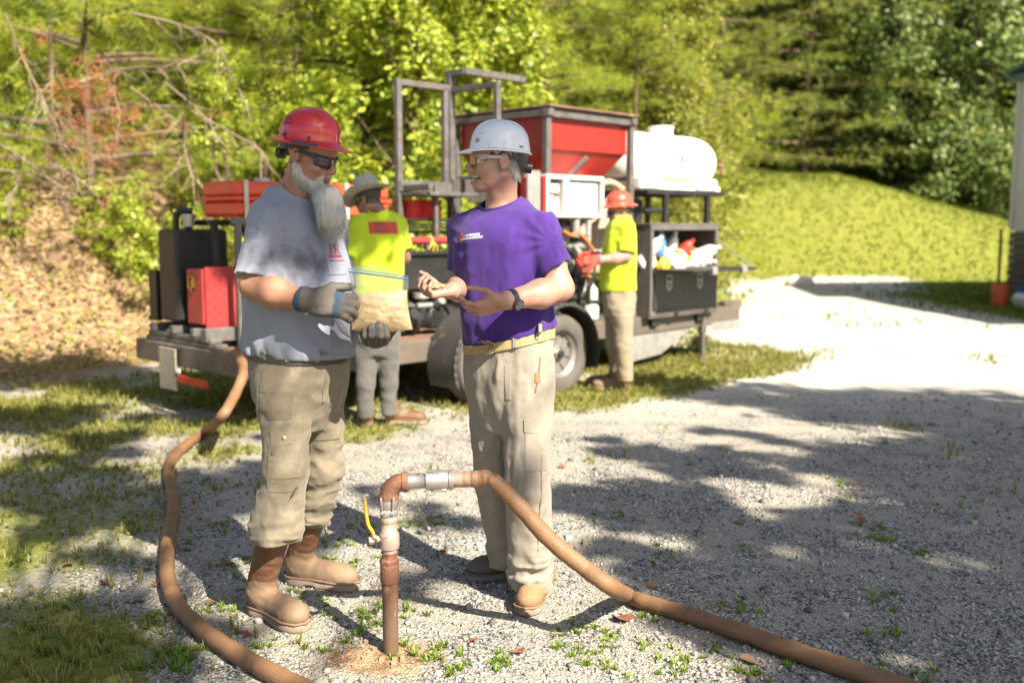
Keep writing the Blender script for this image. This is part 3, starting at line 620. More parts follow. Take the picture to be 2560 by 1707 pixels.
GRN = M('galvanised', (.42, .41, .39), (.28, .27, .26), sc=10, rough=.45, metal=.6)
FND = M('fender steel', (.045, .042, .040), (.028, .027, .026), sc=7, rough=.55, spot=(.12, .09, .07), ssc=10, sth=.64)
RIM = M('wheel rim', (.24, .225, .21), (.14, .13, .12), sc=14, rough=.5, metal=.4)
RUB = M('tyre rubber', (.055, .050, .045), (.10, .09, .078), sc=4, rough=.9, bump=.3, bsc=60)
BRS = M('brass', (.55, .36, .12), (.35, .22, .08), sc=20, rough=.35, metal=.9)
TAN = M('tan tank', (.42, .33, .22), (.36, .28, .19), sc=2, rough=.6)
WHT = M('cabinet white', (.62, .60, .56), (.45, .43, .40), sc=4, rough=.5)
GLS = M('window glass', (.75, .78, .78), rough=.05, spec=.8)
ORG = M('orange hose', (.55, .16, .04), rough=.6)
YEL = M('yellow cord', (.62, .45, .05), rough=.6)
trl = empty('grout_trailer', tuple(TC), TA); tag(trl, 'long black equipment trailer with red hopper and white tank parked behind the men', 'trailer')
# frame: near side rail, rear bumper, far rail, deck boards
b = MB()
b.bb(.06, 6.2, 0, .07, .37, .545, .01); b.bb(.06, 6.2, 1.69, 1.76, .37, .545, .01); b.bb(0, .07, -.01, 1.77, .385, .55, .01)
for u in (.9, 1.8, 2.7, 3.6, 4.5, 5.4, 6.15): b.bb(u, u + .06, .07, 1.69, .38, .50)
b.bar((6.15, .10, .43), (7.3, .85, .43), .09, .12); b.bar((6.15, 1.66, .43), (7.3, .92, .43), .09, .12); b.bb(7.2, 7.6, .83, .93, .40, .50)
fr = b.build('frame', M('frame steel', (.12, .095, .075), (.07, .06, .05), sc=6, rough=.6, spot=(.17, .10, .06), ssc=12, sth=.6), trl)
pl = None
for i in range(9):
    v0 = .075 + i * .180
    if pl is None: pl = MB().bb(.075, 3.0, 0, .176, .505, .548, .006).build('deck_board', RST, trl); q = pl
    else: q = link('deck_board', pl.data, trl)
    q.location = (0, v0, random.uniform(-.002, .003))
MB().bb(3.02, 6.15, .08, 1.68, .51, .545).build('deck_plate', STL, trl)
MB().bb(5.62, 6.2, -.004, .0, .30, .40).build('skirt_plate', GRN, trl)
# rear: licence plate, lamp, red marker
lp = MB().bb(-.035, -.02, .0, .26, -.16, .16, .01).build('licence_plate', M('dull plate', (.36, .32, .26), (.20, .17, .14), sc=12, rough=.5, stretch=(1, 6, 1)), trl); lp.location = (-.01, 1.02, .365)
b = MB(); b.lathe([(0, 0), (.022, 0), (.022, .012), (.012, .022), (0, .024)], (-.03, .985, .36), (-1, 0, 0), 12); b.build('plate_lamp', WHT, trl, smooth=40)
ml = MB().bb(-.05, -.025, .56, .985, .275, .335, .012).build('tail_marker', M('red lens', (.50, .03, .015), (.35, .03, .015), rough=.3), trl)
# hydraulic tank on its skid
b = MB(); b.bb(.62, 1.06, 1.05, 1.34, .70, 1.40, .02); tk = b.build('hydraulic_tank', BLK, trl); tk.location = (-.60, .02, .02)
b = MB(); b.cyl((.36, 1.12, 1.42), (.36, 1.12, 1.49), .045, 14); b.cyl((.36, 1.12, 1.49), (.36, 1.12, 1.515), .055, 14); b.build('filler_cap', GRN, tk, smooth=50).location = (.60 - .2, -.02, -.0)
b = MB(); b.tube(spline([(.14, 1.28, 1.40), (.14, 1.28, 1.52), (.17, 1.24, 1.56), (.24, 1.2, 1.56)], 4), .026, 8); b.build('breather_pipe', BLK, trl, smooth=60)
b = MB()
for v in (.80, 1.12, 1.45): b.bb(-.0, 1.9, v, v + .06, .63, .69)
for u in (.02, .35): b.bb(u, u + .10, .52, 1.62, .552, .59); b.bb(u, u + .10, .60, 1.58, .592, .628)
b.bb(.0, .9, .62, .70, .60, .70); b.build('skid_rails', STL, trl)
b = MB(); b.bb(.05, .09, 1.47, 1.60, .70, 1.10); b.bb(.05, .5, 1.6, 1.63, .70, .74); b.build('skid_bracket', BLK, trl)
# red diamond-plate tool box at the rear
b = MB(); b.bb(.06, .75, .76, 1.0, .715, 1.13, .01); rb = b.build('red_tool_box', RDX, trl)
b = MB(); b.bb(.075, .80, .735, .758, .69, 1.145, .008); lid = b.build('lid', RDX, rb)
b = MB()
for i in range(16):
    for j in range(10):
        u, z = .10 + i * .043, .72 + j * .042; s = 1 if (i + j) % 2 else -1; b.bar((u - .009, .733, z - .009 * s), (u + .009, .733, z + .009 * s), .005, .005, .001)
o = b.build('tread_pattern', RDX, lid); o['kind'] = 'stuff'
b = MB()
for z0, z1, a, c in ((.985, 1.075, .86, .872), (.985, 1.075, .925, .937), (.985, .997, .86, .937), (1.063, 1.075, .86, .937)): b.bb(.035, .058, a, c, z0, z1, .003)
b.bb(.045, .056, .885, .912, 1.0, 1.05); b.bb(.04, .056, .89, .907, .955, .985); b.build('latch', BRS, rb)
b = MB(); b.lathe([(.02, -.02), (.05, 0), (.05, .1), (.036, .105), (.036, .2), (.052, .2), (.052, .25), (.03, .25), (.03, .02)], (.55, .42, .64), (1, -.05, 0), 18); b.build('hose_coupling', GRN, trl, smooth=40); MB().bar((.62, .40, .60), (.80, .38, .59), .02, .05).build('coupling_lever', M('blue lever', (.04, .09, .2), rough=.5), trl)
# engine block, radiator, valves and lines behind the rear box
b = MB(); b.bb(.75, 1.35, .95, 1.45, .72, 1.25, .02); b.bb(.82, 1.25, 1.0, 1.4, 1.25, 1.36, .02); eng = b.build('engine', BLK, trl)
b = MB()
for i in range(7): b.bb(.80 + .08 * i, .84 + .08 * i, .90, .95, .80, 1.18, .008)
o = b.build('cooling_fin', GRN, eng)
b = MB()
for i in range(12): b.cyl((.62 + i * .045, .93, 1.285), (.62 + i * .045, .90, 1.285), .014, 8)
o = b.build('terminal', BRS, trl); o['kind'] = 'stuff'
b = MB(); b.bar((.2, .9, 1.47), (1.75, .9, 1.47), .045, .045); b.bar((.2, 1.3, 1.47), (1.75, 1.3, 1.47), .045, .045); b.bar((.95, .9, 1.46), (1.05, .9, 1.33), .045, .045); b.bar((1.05, .9, 1.33), (1.75, .9, 1.33), .045)
for u in (.25, 1.7):
    for v in (.9, 1.3): b.bar((u, v, .55), (u, v, 1.46), .05, .05)
b.build('rear_rack', BLK, trl)
b = MB(); b.bar((.55, .93, 1.5), (.75, .93, 1.5), .09, .12); b.cyl((.58, .93, 1.5), (.58, .93, 1.60), .03, 10); b.cyl((.7, .93, 1.5), (.7, .93, 1.62), .025, 10); b.tube(spline([(.5, .93, 1.66), (.62, .93, 1.69), (.83, .93, 1.68), (.86, .93, 1.62), (.85, .93, 1.5)], 4), .016, 6); b.cyl((.62, .9, 1.6), (.62, .9, 1.66), .05, 12); b.build('control_valve', GRN, trl, smooth=40)
for i in range(6):
    u = .45 + .16 * i; b = MB(); b.tube(spline([(u, .95, 1.5), (u + .04, .86 - .03 * (i % 3), 1.38), (u + .12, .9, 1.15 - .05 * (i % 2)), (u + .3, .98, .95), (u + .35, 1.0, .75)], 5), .017, 7); b.build('hydraulic_line', BLK, trl, smooth=60)
# red poly tank over the rear deck, strapped
b = MB(); b.bb(.22, 1.66, .55, 1.02, 1.51, 1.635, .03); b.bb(.205, 1.675, .54, 1.03, 1.63, 1.66, .012); b.bb(.22, 1.66, .55, 1.02, 1.655, 1.775, .03)
rt = b.build('red_fuel_tank', M('fuel red', (.62, .075, .028), (.5, .05, .02), sc=3, rough=.4), trl); b = MB(); b.cyl((.62, .8, 1.77), (.62, .8, 1.81), .07, 16); b.build('cap', GRN, rt, smooth=50)
for u in (.3, .62, 1.2): MB().bb(u, u + .035, .535, .545, 1.5, 1.78, .003).build('strap', M('pale strap', (.55, .5, .42), rough=.8), rt)
b = MB(); b.bar((.2, .56, 1.48), (1.8, .56, 1.48), .045); b.bar((.25, .56, .55), (.25, .56, 1.48), .045); b.bar((1.72, .56, .55), (1.72, .56, 1.48), .045); b.build('tank_support', STL, trl)
# gantry
b = MB(); w = .055
b.bar((2.0, .85, .55), (2.0, .85, 2.70), w); b.bar((2.54, .85, 1.75), (2.54, .85, 2.67), w); b.bar((2.03, .85, 2.675), (2.58, .85, 2.675), w)
b.bar((2.62, .86, .55), (2.62, .86, 2.80), .062); b.bar((2.62, .91, 2.81), (2.62, .66, 2.81), w); b.bar((2.60, .66, 2.81), (3.37, .66, 2.81), .06)
b.bar((2.62, .83, 2.66), (2.62, .24, 2.66), .05); b.bar((2.62, .26, 1.78), (2.62, .26, 2.68), .055)
b.build('gantry', STL, trl)
ch = MB()
for i in range(26):
    z = 2.62 - i * .034; c = Vector((2.585, .88, z)); a = 1.57 * (i % 2)
    ch.tube([c + Vector((math.cos(a) * .011 * math.sin(t), math.sin(a) * .011 * math.sin(t), .021 * math.cos(t))) for t in np.linspace(0, 6.283, 9)], .0042, 4, cap=False)
ch.build('chain', GRN, trl, smooth=60, fix=False)
b = MB(); b.bb(1.98, 2.62, .80, .90, 1.74, 1.84); b.bb(2.0, 2.62, .5, .9, 1.70, 1.735); b.bb(2.0, 2.05, .45, .85, 1.745, 1.80); b.build('platform_beam', STL, trl)
MB().bb(2.58, 2.86, .78, .90, 1.73, 1.865, .01).build('gear_box', M('dark box', (.07, .06, .055), (.05, .045, .04), rough=.6), trl)
MB().bb(2.87, 3.0, .6, .9, 1.66, 1.855).build('motor_cover', GRN, trl)
b = MB(); b.bar((2.22, .62, 1.26), (2.22, .62, 1.80), .04); b.bar((2.5, .95, .55), (2.5, .95, 1.74), .05); b.bar((2.62, .35, .55), (2.62, .35, 1.74), .05); b.build('platform_leg', STL, trl)
b = MB(); b.bb(1.95, 2.5, .70, 1.05, 1.485, 1.51)
for z in (1.40, 1.43, 1.46): b.bar((1.95, .72, z), (2.5, .72, z), .014)
b.bb(1.95, 2.5, .74, 1.05, 1.38, 1.40); b.build('shelf', BLK, trl)
# mixing trough and pump beneath
b = MB(); b.prism([(1.2, .30, 1.22), (1.2, .33, .93), (1.2, .45, .88), (1.2, .8, .88), (1.2, .95, 1.22)], (1.55, 0, 0)); b.bb(1.18, 2.78, .27, .31, 1.205, 1.235); b.build('mixing_trough', BLK, trl)
b = MB(); b.cyl((1.5, .28, .68), (2.5, .28, .68), .075, 16); b.cyl((1.72, .24, .68), (1.72, .24, .86), .05, 12); b.cyl((1.98, .28, .68), (2.06, .28, .68), .11, 16); b.cyl((1.62, .28, .68), (1.67, .28, .68), .11, 16); b.bb(1.78, 1.95, .2, .36, .60, .78, .02); b.cyl((1.55, .3, .68), (1.55, .12, .75), .045, 12); b.build('grout_pump', BLK, trl, smooth=40)
b = MB(); b.cyl((1.72, .24, .86), (1.72, .24, .90), .07, 14); b.cyl((1.86, .2, .8), (1.86, .14, .84), .035, 12); b.cyl((1.64, .2, .80), (1.80, .2, .80), .022, 8); b.build('valve_fitting', GRN, trl, smooth=40)
b = MB(); b.tube(spline([(1.5, .28, .68), (1.35, .22, .7), (1.2, .2, .62), (1.02, .3, .6)], 5), .04, 10); b.build('suction_hose', BLK, trl, smooth=60)
# hopper: corner posts, rails, funnel
b = MB(); H0, H1 = 1.25, 2.47
for u, v in ((3.04, .06), (4.24, .06), (3.04, 1.24), (4.24, 1.24)): b.bar((u, v, .55), (u, v, H1 - .03), .06, .06)
for v in (.06, 1.24): b.bar((3.0, v, H1 - .03), (4.30, v, H1 - .03), .06, .075)
for u in (3.04, 4.24): b.bar((u, .0, H1 - .03), (u, 1.30, H1 - .03), .075, .06)
for u in (3.04, 4.24): b.bar((u, .09, 1.90), (u, 1.21, 1.90), .045)
b.build('hopper_frame', STL, trl)
def funnel(): 
    m = MB(); T = [(3.07, .09), (4.21, .09), (4.21, 1.21), (3.07, 1.21)]; Bt = [(3.45, .5), (3.8, .5), (3.8, .82), (3.45, .82)]
    P = [(*p, 2.46) for p in T] + [(*p, 2.14) for p in T] + [(*p, 1.58) for p in Bt] + [(*p, 1.35) for p in Bt]
    return m.add(P, [[4 * k + i, 4 * k + (i + 1) % 4, 4 * k + 4 + (i + 1) % 4, 4 * k + 4 + i] for k in range(3) for i in range(4)] + [[12, 13, 14, 15]])
hp = funnel().build('hopper', RED, trl)
b = MB(); b.bar((3.07, .085, 2.14), (4.21, .085, 2.14), .012, .02); b.bar((3.065, .09, 2.14), (3.065, 1.21, 2.14), .012, .02); b.build('seam', RED, hp)
b = MB(); b.bb(3.0, 4.28, -.01, 1.30, 2.485, 2.505); b.build('lid', RST, hp)
b = MB(); b.bar((3.47, .40, 1.80), (3.68, .14, 2.09), .10, .07); b.cyl((3.48, .36, 1.82), (3.58, .36, 1.82), .03, 10); b.build('brace', STL, hp)
# control cabinet with its pale windows, flat bar beside it
MB().bb(2.74, 2.90, .0, .03, 1.40, 1.925).build('flat_bar', GRN, trl)
b = MB(); b.bb(3.0, 3.80, .02, .30, 1.86, 1.90); b.bb(3.0, 3.80, .02, .30, 1.52, 1.56); b.bb(3.0, 3.035, .02, .30, 1.56, 1.86); b.bb(3.765, 3.80, .02, .30, 1.56, 1.86); b.bb(3.23, 3.30, .02, .30, 1.56, 1.86); b.bb(3.0, 3.8, .28, .30, 1.55, 1.87); cab = b.build('control_cabinet', WHT, trl)
MB().bb(3.33, 3.74, .06, .07, 1.575, 1.845, .004).build('window', GLS, cab)
MB().bb(2.955, 2.998, .02, .3, 1.40, 1.88).build('red_post', RED, trl)
b = MB(); b.bb(3.06, 3.2, .05, .15, 1.74, 1.82); b.cyl((3.1, .08, 1.58), (3.1, .08, 1.72), .035, 12); b.cyl((3.18, .08, 1.58), (3.18, .08, 1.70), .03, 12); b.build('gauge', WHT, cab, smooth=40)
b = MB(); b.prism([(3.85, .12, 1.42), (4.22, .12, 1.46), (4.22, .12, 1.78), (3.95, .12, 1.70)], (0, .02, 0)); b.tube(spline([(3.8, .1, 1.84), (4.0, .1, 1.86), (4.2, .12, 1.80)], 4), .03, 8); b.build('folded_tarp', M('tan tarp', (.45, .33, .22), rough=.8), trl)
# working end: manifold, filters, pipework between hopper and front tool box
b = MB(); b.bb(3.1, 3.9, .35, 1.1, .75, 1.30, .03); b.bb(3.2, 3.8, .3, .9, 1.30, 1.42, .03); b.bb(3.3, 3.45, .12, .3, 1.2, 1.5, .01); b.build('mixer_body', BLK, trl)
b = MB()
for u, z in ((3.10, 1.28), (3.10, 1.12), (3.7, 1.2)): b.cyl((u - .02, .12, z), (u + .55, .12, z - .03), .032, 10)
b.tube(spline([(3.45, .1, 1.28), (3.55, .05, 1.1), (3.52, .04, .9), (3.4, .05, .78)], 5), .03, 10); b.tube(spline([(3.3, .06, 1.2), (3.22, .03, 1.0), (3.32, .03, .82), (3.5, .05, .8), (3.62, .06, .98)], 5), .026, 10)
b.build('manifold_pipe', GRN, trl, smooth=50)
b = MB(); b.cyl((3.28, .12, .78), (3.28, .12, 1.02), .055, 16); b.cyl((3.28, .12, 1.02), (3.28, .12, 1.06), .045, 16); b.build('filter_canister', M('cream canister', (.62, .52, .30), rough=.5), trl, smooth=40)
b = MB(); b.lathe([(0, 0), (.06, 0), (.06, .1), (.02, .14), (.02, .17), (0, .17)], (3.72, .1, .75), n=16); b.lathe([(0, 0), (.07, 0), (.075, .1), (.06, .13), (0, .13)], (3.62, .02, .58), n=16); b.build('white_jug', WHT, trl, smooth=40)
b = MB(); b.cyl((3.46, .08, 1.34), (3.46, .08, 1.52), .04, 12); b.cyl((3.62, .06, 1.30), (3.62, .06, 1.5), .028, 10); b.cyl((3.56, .1, 1.36), (3.56, .1, 1.44), .05, 12); b.build('solenoid', GRN, trl, smooth=40)
b = MB(); b.bb(3.4, 3.62, .03, .10, .90, 1.02, .01); b.bb(3.42, 3.46, .0, .03, .7, .9); b.bb(3.56, 3.60, .0, .03, .7, .9); b.build('step_bracket', BLK, trl)
b = MB()
for u in (3.35, 3.5, 3.62): b.tube(spline([(u, .08, 1.25), (u + .05, .02, 1.12), (u, .0, .95), (u - .06, .04, .74)], 5), .014, 7)
b.build('whip_hose', BLK, trl, smooth=60)
b = MB(); b.tube(spline([(3.2, .0, 1.4), (3.3, -.01, 1.36), (3.4, .0, 1.38), (3.5, -.01, 1.32), (3.62, .0, 1.22)], 5), .016, 7); b.build('orange_line', ORG, trl, smooth=60); b = MB(); b.tube(spline([(3.44, .0, .98), (3.5, -.02, .99), (3.58, 0, .975)], 4), .016, 6); b.build('orange_line', ORG, trl, smooth=60)
# white tank with saddle and filler neck
def capsule_tank(u0, u1, vc, z0, z1, rv):
    n = 22; m = 30; V = []; Fs = []; zc = (z0 + z1) / 2; rz_ = (z1 - z0) / 2
    for i in range(n + 1):
        t = i / n; u = u0 + (u1 - u0) * t; e = min(t, 1 - t) / .24; k = 1 if e >= 1 else max(.02, 1 - (1 - e) ** 2.6) ** .5
        rib = 1 - .012 * (math.cos(t * 2 * math.pi * 3) > .8)
        for j in range(m):
            a = 2 * math.pi * j / m; cx, sx = math.cos(a), math.sin(a); f = lambda q: math.copysign(abs(q) ** .93, q)
            zz = zc + f(sx) * rz_ * k * rib; V.append((u, vc + f(cx) * rv * k * rib, max(zz, z0 + .06 * (1 - k))))
    for i in range(n):
        for j in range(m): Fs.append([i * m + j, i * m + (j + 1) % m, (i + 1) * m + (j + 1) % m, (i + 1) * m + j])
    return MB().add(V, Fs + [list(range(m))[::-1], list(range(n * m, n * m + m))])
wt = capsule_tank(4.42, 6.14, .52, 1.83, 2.42, .36).build('water_tank', WTK, trl, smooth=50)
b = MB(); b.cyl((5.33, .5, 2.38), (5.33, .5, 2.475), .13, 20); b.cyl((5.33, .5, 2.475), (5.33, .5, 2.50), .14, 20); b.build('filler_neck', WTK, wt, smooth=40)
b = MB()
for u0, u1 in ((4.6, 4.95), (5.65, 6.0)): b.bb(u0, u1, .2, .84, 1.815, 1.95, .02)
b.bb(4.6, 6.15, .26, .78, 1.815, 1.88, .02); b.build('saddle', WTK, wt)
b = MB()
for u, z in ((5.25, 2.13), (6.02, 2.08)): b.cyl((u, .19, z), (u, .15, z), .022, 10); b.prism([(u - .025, .155, z - .06), (u + .025, .155, z), (u, .155, z + .10), (u - .03, .155, z + .02)], (0, .01, 0))
b.build('rusty_bolt', RST, wt)
b = MB(); b.bar((4.62, .15, 1.79), (6.0, .15, 1.79), .05); b.bar((4.62, .95, 1.79), (6.0, .95, 1.79), .05)
for u in (4.95, 5.72):
    for v in (.15, .95): b.bar((u, v, 1.455 if v < .5 else .55), (u, v, 1.79), .055)
for u in (4.65, 5.35, 5.97): b.bar((u, .15, 1.785), (u, .95, 1.785), .045)
b.cyl((5.42, .13, 1.75), (5.42, .13, 1.81), .03, 8); b.cyl((4.62, .17, 1.60), (4.95, .17, 1.60), .022, 8); b.build('tank_stand', BLK, trl)
b = MB(); b.lathe([(0, 0), (.22, .0), (.24, .05), (.24, .62), (.2, .72), (.1, .76), (0, .77)], (4.28, .62, .98), n=24); b.build('tan_additive_tank', TAN, trl, smooth=40)
MB().bb(4.72, 5.1, .55, .75, 1.48, 1.73, .01).build('battery_box', BLK, trl)
# front tool box, upper door dropped to a shelf
t0, t1, v0, v1, za, zb, zm = 4.37, 5.56, -.10, .48, .55, 1.45, 1.0; th = .028
b = MB(); b.bb(t0, t0 + th, v0, v1, za, zb); b.bb(t1 - th, t1, v0, v1, za, zb); b.bb(t0, t1, v1 - th, v1, za, zb); b.bb(t0 - .01, t1 + .01, v0 - .01, v1, zb, zb + .022); b.bb(t0, t1, v0, v1, za - .02, za); b.bb(t0 + th, t1 - th, v0 + .01, v1, zm - .02, zm)
for z0, z1 in ((za, za + .055), (zb - .05, zb)): b.bb(t0 + .0, t1, v0 - .012, v0 + .02, z0, z1)
for u0, u1 in ((t0, t0 + .045), (t1 - .045, t1)): b.bb(u0, u1, v0 - .012, v0 + .02, za + .055, zb - .05)
tb = b.build('front_tool_box', M('tool box grey', (.13, .115, .10), (.07, .065, .06), sc=4, rough=.5, spot=(.2, .15, .11), ssc=9, sth=.66), trl)
DG = M('black door', (.035, .035, .03), (.055, .052, .045), sc=3, rough=.38)
MB().bb(t0 + .05, t1 - .05, v0 - .03, v0 - .014, za + .06, zm - .01, .004).build('lower_door', DG, tb)
dr = MB().bb(t0 + .02, t1 - .02, v0 - .50, v0 - .02, zm + .0, zm + .022, .004).build('drop_door', BLK, tb)
b = MB()
for u in (t0 + .28, t0 + .82):
    c = (u, v0 - .034, 0); b.prism([(u - .045, v0 - .036, .955), (u + .045, v0 - .036, .955), (u + .045, v0 - .036, .83), (u, v0 - .036, .79), (u - .045, v0 - .036, .83)], (0, .006, 0))
la = b.build('latch', GRN, tb)
b = MB()
for u in (t0 + .28, t0 + .82):
    b.bb(u - .026, u + .026, v0 - .040, v0 - .036, .90, .94, .001); b.prism([(u - .022, v0 - .040, .875), (u + .022, v0 - .040, .875), (u, v0 - .040, .825)], (0, .003, 0))
b.build('latch_slot', BLK, la)
b = MB()
for u in (t0 + .38, t0 + .92): b.bb(u - .04, u + .04, v0 - .515, v0 - .46, zm - .03, zm + .05, .008)
b.build('door_catch', GRN, dr)
MB().bar((t1 - .03, v0 - .005, 1.32), (t1 - .05, v0 - .46, 1.02), .010, .010, .002).build('door_stay', GRN, tb)
for u in (4.5, 5.3): MB().bb(u, u + .12, -.05, .10, .44, .53).build('box_bracket', BLK, trl)
b = MB(); b.bar((5.46, .0, .56), (5.46, .0, .02), .05, .05); b.bb(5.38, 5.54, -.07, .07, .0, .02); b.bb(5.42, 5.5, -.03, .04, .3, .5); b.build('jack_leg', STL, trl)
b = MB()
for du, zz in ((5.0, .22), (5.12, .26)): b.tube([(du + .08 * math.sin(t) * .5, .85, .42 - (.42 - zz) * math.sin(t)) for t in np.linspace(0, 3.14, 9)], .012, 6)
b.build('safety_chain', STL, trl, smooth=50)
b = MB(); b.prism([(4.2, .02, .37), (5.3, .02, .37), (4.75, .02, .14), (4.2, .02, .10)], (0, .012, 0)); b.build('splash_plate', GRN, trl)
MB().bb(4.14, 4.22, -.06, .0, .38, .62).build('stake_pocket', STL, trl)
# wheels and fenders
def tyre_lathe(vc, R): return [(R * .60, -.085), (R * .66, -.10), (R * .86, -.105), (R * .955, -.092), (R, -.06), (R, .06), (R * .955, .092), (R * .86, .105), (R * .66, .10), (R * .60, .085)]
def wheel(u, v, s):
    e = MB(); e.lathe([(r, z * s) for r, z in tyre_lathe(0, .345) + [(.345 * .60, -.085)]], n=44, cap=False); t = e.build('wheel', RUB, trl, smooth=35); t.rotation_euler = (math.pi / 2, 0, 0); t.location = (u, v, .335)
    e = MB(); e.lathe([(.207, -.08), (.215, -.085), (.205, -.07), (.175, -.045), (.165, -.0), (.205, .06)], n=40, cap=False); e.lathe([(0, -.055), (.035, -.06), (.05, -.05), (.06, -.035), (.075, -.028), (.165, -.012)], n=24, cap=False); e.build('rim', RIM, t, smooth=35).scale = (1, 1, -1 if s < 0 else 1)
    e = MB()
    for k in range(8):
        a = k * math.pi / 4; e.prism([(math.cos(a + q) * rr_, math.sin(a + q) * rr_, -.03 + .0 * rr_) for rr_, q in ((.07, .36), (.07, -.36), (.168, -.22), (.168, .22))], (0, 0, .012))
    e.build('spoke', RIM, t).scale = (1, 1, -1 if s < 0 else 1)
    e = MB(); e.cyl((0, 0, -.05), (0, 0, -.085), .032, 16)
    for k in range(6): a = k * math.pi / 3; e.cyl((math.cos(a) * .055, math.sin(a) * .055, -.035), (math.cos(a) * .055, math.sin(a) * .055, -.056), .008, 6)
    e.build('hub', BLK, t, smooth=40).scale = (1, 1, -1 if s < 0 else 1)
for u in (2.0, 2.88):
    wheel(u, -.19, -1); wheel(u, 1.95, 1)
def fender(u, va, vb):
    R = .425; A = np.linspace(rad(-22), rad(202), 26); o = MB(); V = []
    for a in A:
        for q in (R, R + .012):
            for vv in (va, vb): V.append((u + math.cos(a) * q, vv, .345 + math.sin(a) * q))
    Fs = []
    for i in range(len(A) - 1):
        k = 4 * i; Fs += [[k, k + 1, k + 5, k + 4], [k + 2, k + 6, k + 7, k + 3], [k, k + 4, k + 6, k + 2], [k + 1, k + 3, k + 7, k + 5]]
    o.add(V, Fs + [[0, 2, 3, 1], [len(V) - 4, len(V) - 3, len(V) - 1, len(V) - 2]])
    for i in range(len(A) - 1):      # rolled outer lip
        a, b_ = A[i], A[i + 1]; o.bar((u + math.cos(a) * R, va, .345 + math.sin(a) * R), (u + math.cos(b_) * R, va, .345 + math.sin(b_) * R), .022, .03, .004)
    return o.build('fender', FND, trl, smooth=50)
fender(2.0, -.33, -.01); fender(2.88, -.33, -.01); fender(2.0, 2.09, 1.77); fender(2.88, 2.09, 1.77)
b = MB(); b.cyl((2.0, .05, .335), (2.0, 1.75, .335), .045, 12); b.cyl((2.88, .05, .335), (2.88, 1.75, .335), .045, 12); b.build('axle', BLK, trl, smooth=40)
def tw(u, v, z): return tuple(TC + TU * u + TV * v + np.array([0, 0, z]))

# ------------------------------------------------------------------ loose things on the trailer
e = empty('storage_bin', tw(2.04, .73, 1.511), TA); tag(e, 'bright red plastic bin standing on the black shelf of the trailer', 'bin')
RB = M('bin red', (.62, .012, .008), (.5, .01, .008), rough=.35)
b = MB(); b.bb(.01, .33, .01, .26, 0, .008); b.bb(.01, .33, .0, .012, 0, .15); b.bb(.01, .33, .258, .27, 0, .15); b.bb(0, .012, .0, .27, 0, .15); b.bb(.328, .34, .0, .27, 0, .15); b.build('body', RB, e)
b = MB(); b.bb(-.012, .352, -.012, .282, .135, .16); b.build('rim', RB, e); b = MB(); b.bb(.05, .12, -.012, 0, .012, .035, .008); b.bb(.22, .29, -.012, 0, .012, .035, .008); b.build('foot', RB, e)
b = MB(); b.cyl((0, 0, 0), (1.62, 0, 0), .033, 16); o = b.build('red_pipe', M('pipe red', (.30, .03, .035), (.22, .03, .03), sc=5, rough=.5), smooth=40); o.location = tw(1.05, .48, 1.322); o.rotation_euler = (0, 0, TA); tag(o, 'long dull red pipe lying along the trailer behind the purple shirt', 'pipe')
for u in (1.3, 2.0, 2.55): MB().bar((u, .48, 1.24), (u, .48, 1.29), .05).build('pipe_rest', STL, trl)
def knot(u, mat, name, lb, cat, ln):
    b = MB(); c = [(u + .012 * math.sin(3 * t), .48 + .037 * math.cos(t), 1.322 + .037 * math.sin(t)) for t in np.linspace(0, 9.4, 22)]; b.tube(c, .006, 5)
    for k in range(3): b.tube(spline([(u, .445, 1.31), (u + .03 * (k - 1), .42, 1.28), (u + .05 * (k - 1), .43, 1.31 - ln * (.5 + .3 * k))], 4), [.006] * 9, 5)
    o = b.build(name, mat, smooth=60, fix=False); o.location = tuple(TC); o.rotation_euler = (0, 0, TA); tag(o, lb, cat)
knot(2.02, YEL, 'tie_cord', 'yellow cord knotted round the red pipe', 'cord', .12); knot(1.62, ORG, 'tie_cord', 'orange cord knotted round the red pipe', 'cord', .06)
# tangle of gear inside the open tool box: every piece is a thing
TBZ = 1.003
def put(o, u, v, z, rx=0, ry=0, rz=0): o.location = tw(u, v, z); o.rotation_euler = (rx, ry, TA + rz); return o
cols = {'white': (.72, .7, .66), 'yellow': (.62, .42, .04), 'red': (.5, .04, .03), 'blue': (.10, .25, .5), 'orange': (.6, .18, .04), 'grey': (.3, .3, .3), 'green': (.15, .4, .28)}
CM = {k: M('gear ' + k, c, rough=.5) for k, c in cols.items()}
def coil(c, R, r, turns, lab, u, v, z, rx, rz):
    b = MB(); t = np.linspace(0, turns * 6.283, turns * 22); b.tube([(R * math.cos(a) * (1 + .07 * math.sin(2.3 * a)), R * math.sin(a) * (1 + .06 * math.sin(1.7 * a)), r * 1.2 * math.sin(a * .73) + r * a * .18) for a in t], r, 6); tag(put(b.build('coiled_cord', CM[c], smooth=60, fix=False), u, v, z, rx, 0, rz), lab, 'cord')
coil('yellow', .14, .013, 3, 'coiled yellow cord at the front of the open tool box, left of its middle', 4.72, .03, 1.06, 1.0, .2); coil('orange', .15, .014, 3, 'coiled orange cord at the right end of the open tool box', 5.36, .06, 1.08, .9, -.3)
coil('white', .12, .018, 3, 'coil of white hose heaped beside the yellow cord', 4.86, -.01, 1.06, .8, .5); coil('yellow', .09, .014, 3, 'small yellow coil under the white jug in the tool box', 5.12, .0, 1.055, .9, 0); coil('white', .10, .016, 3, 'white coil at the left end of the open tool box', 4.47, .05, 1.1, 1.1, .3)
coil('grey', .15, .012, 3, 'grey cord coil at the back of the open tool box', 4.95, .22, 1.08, .5, 0)
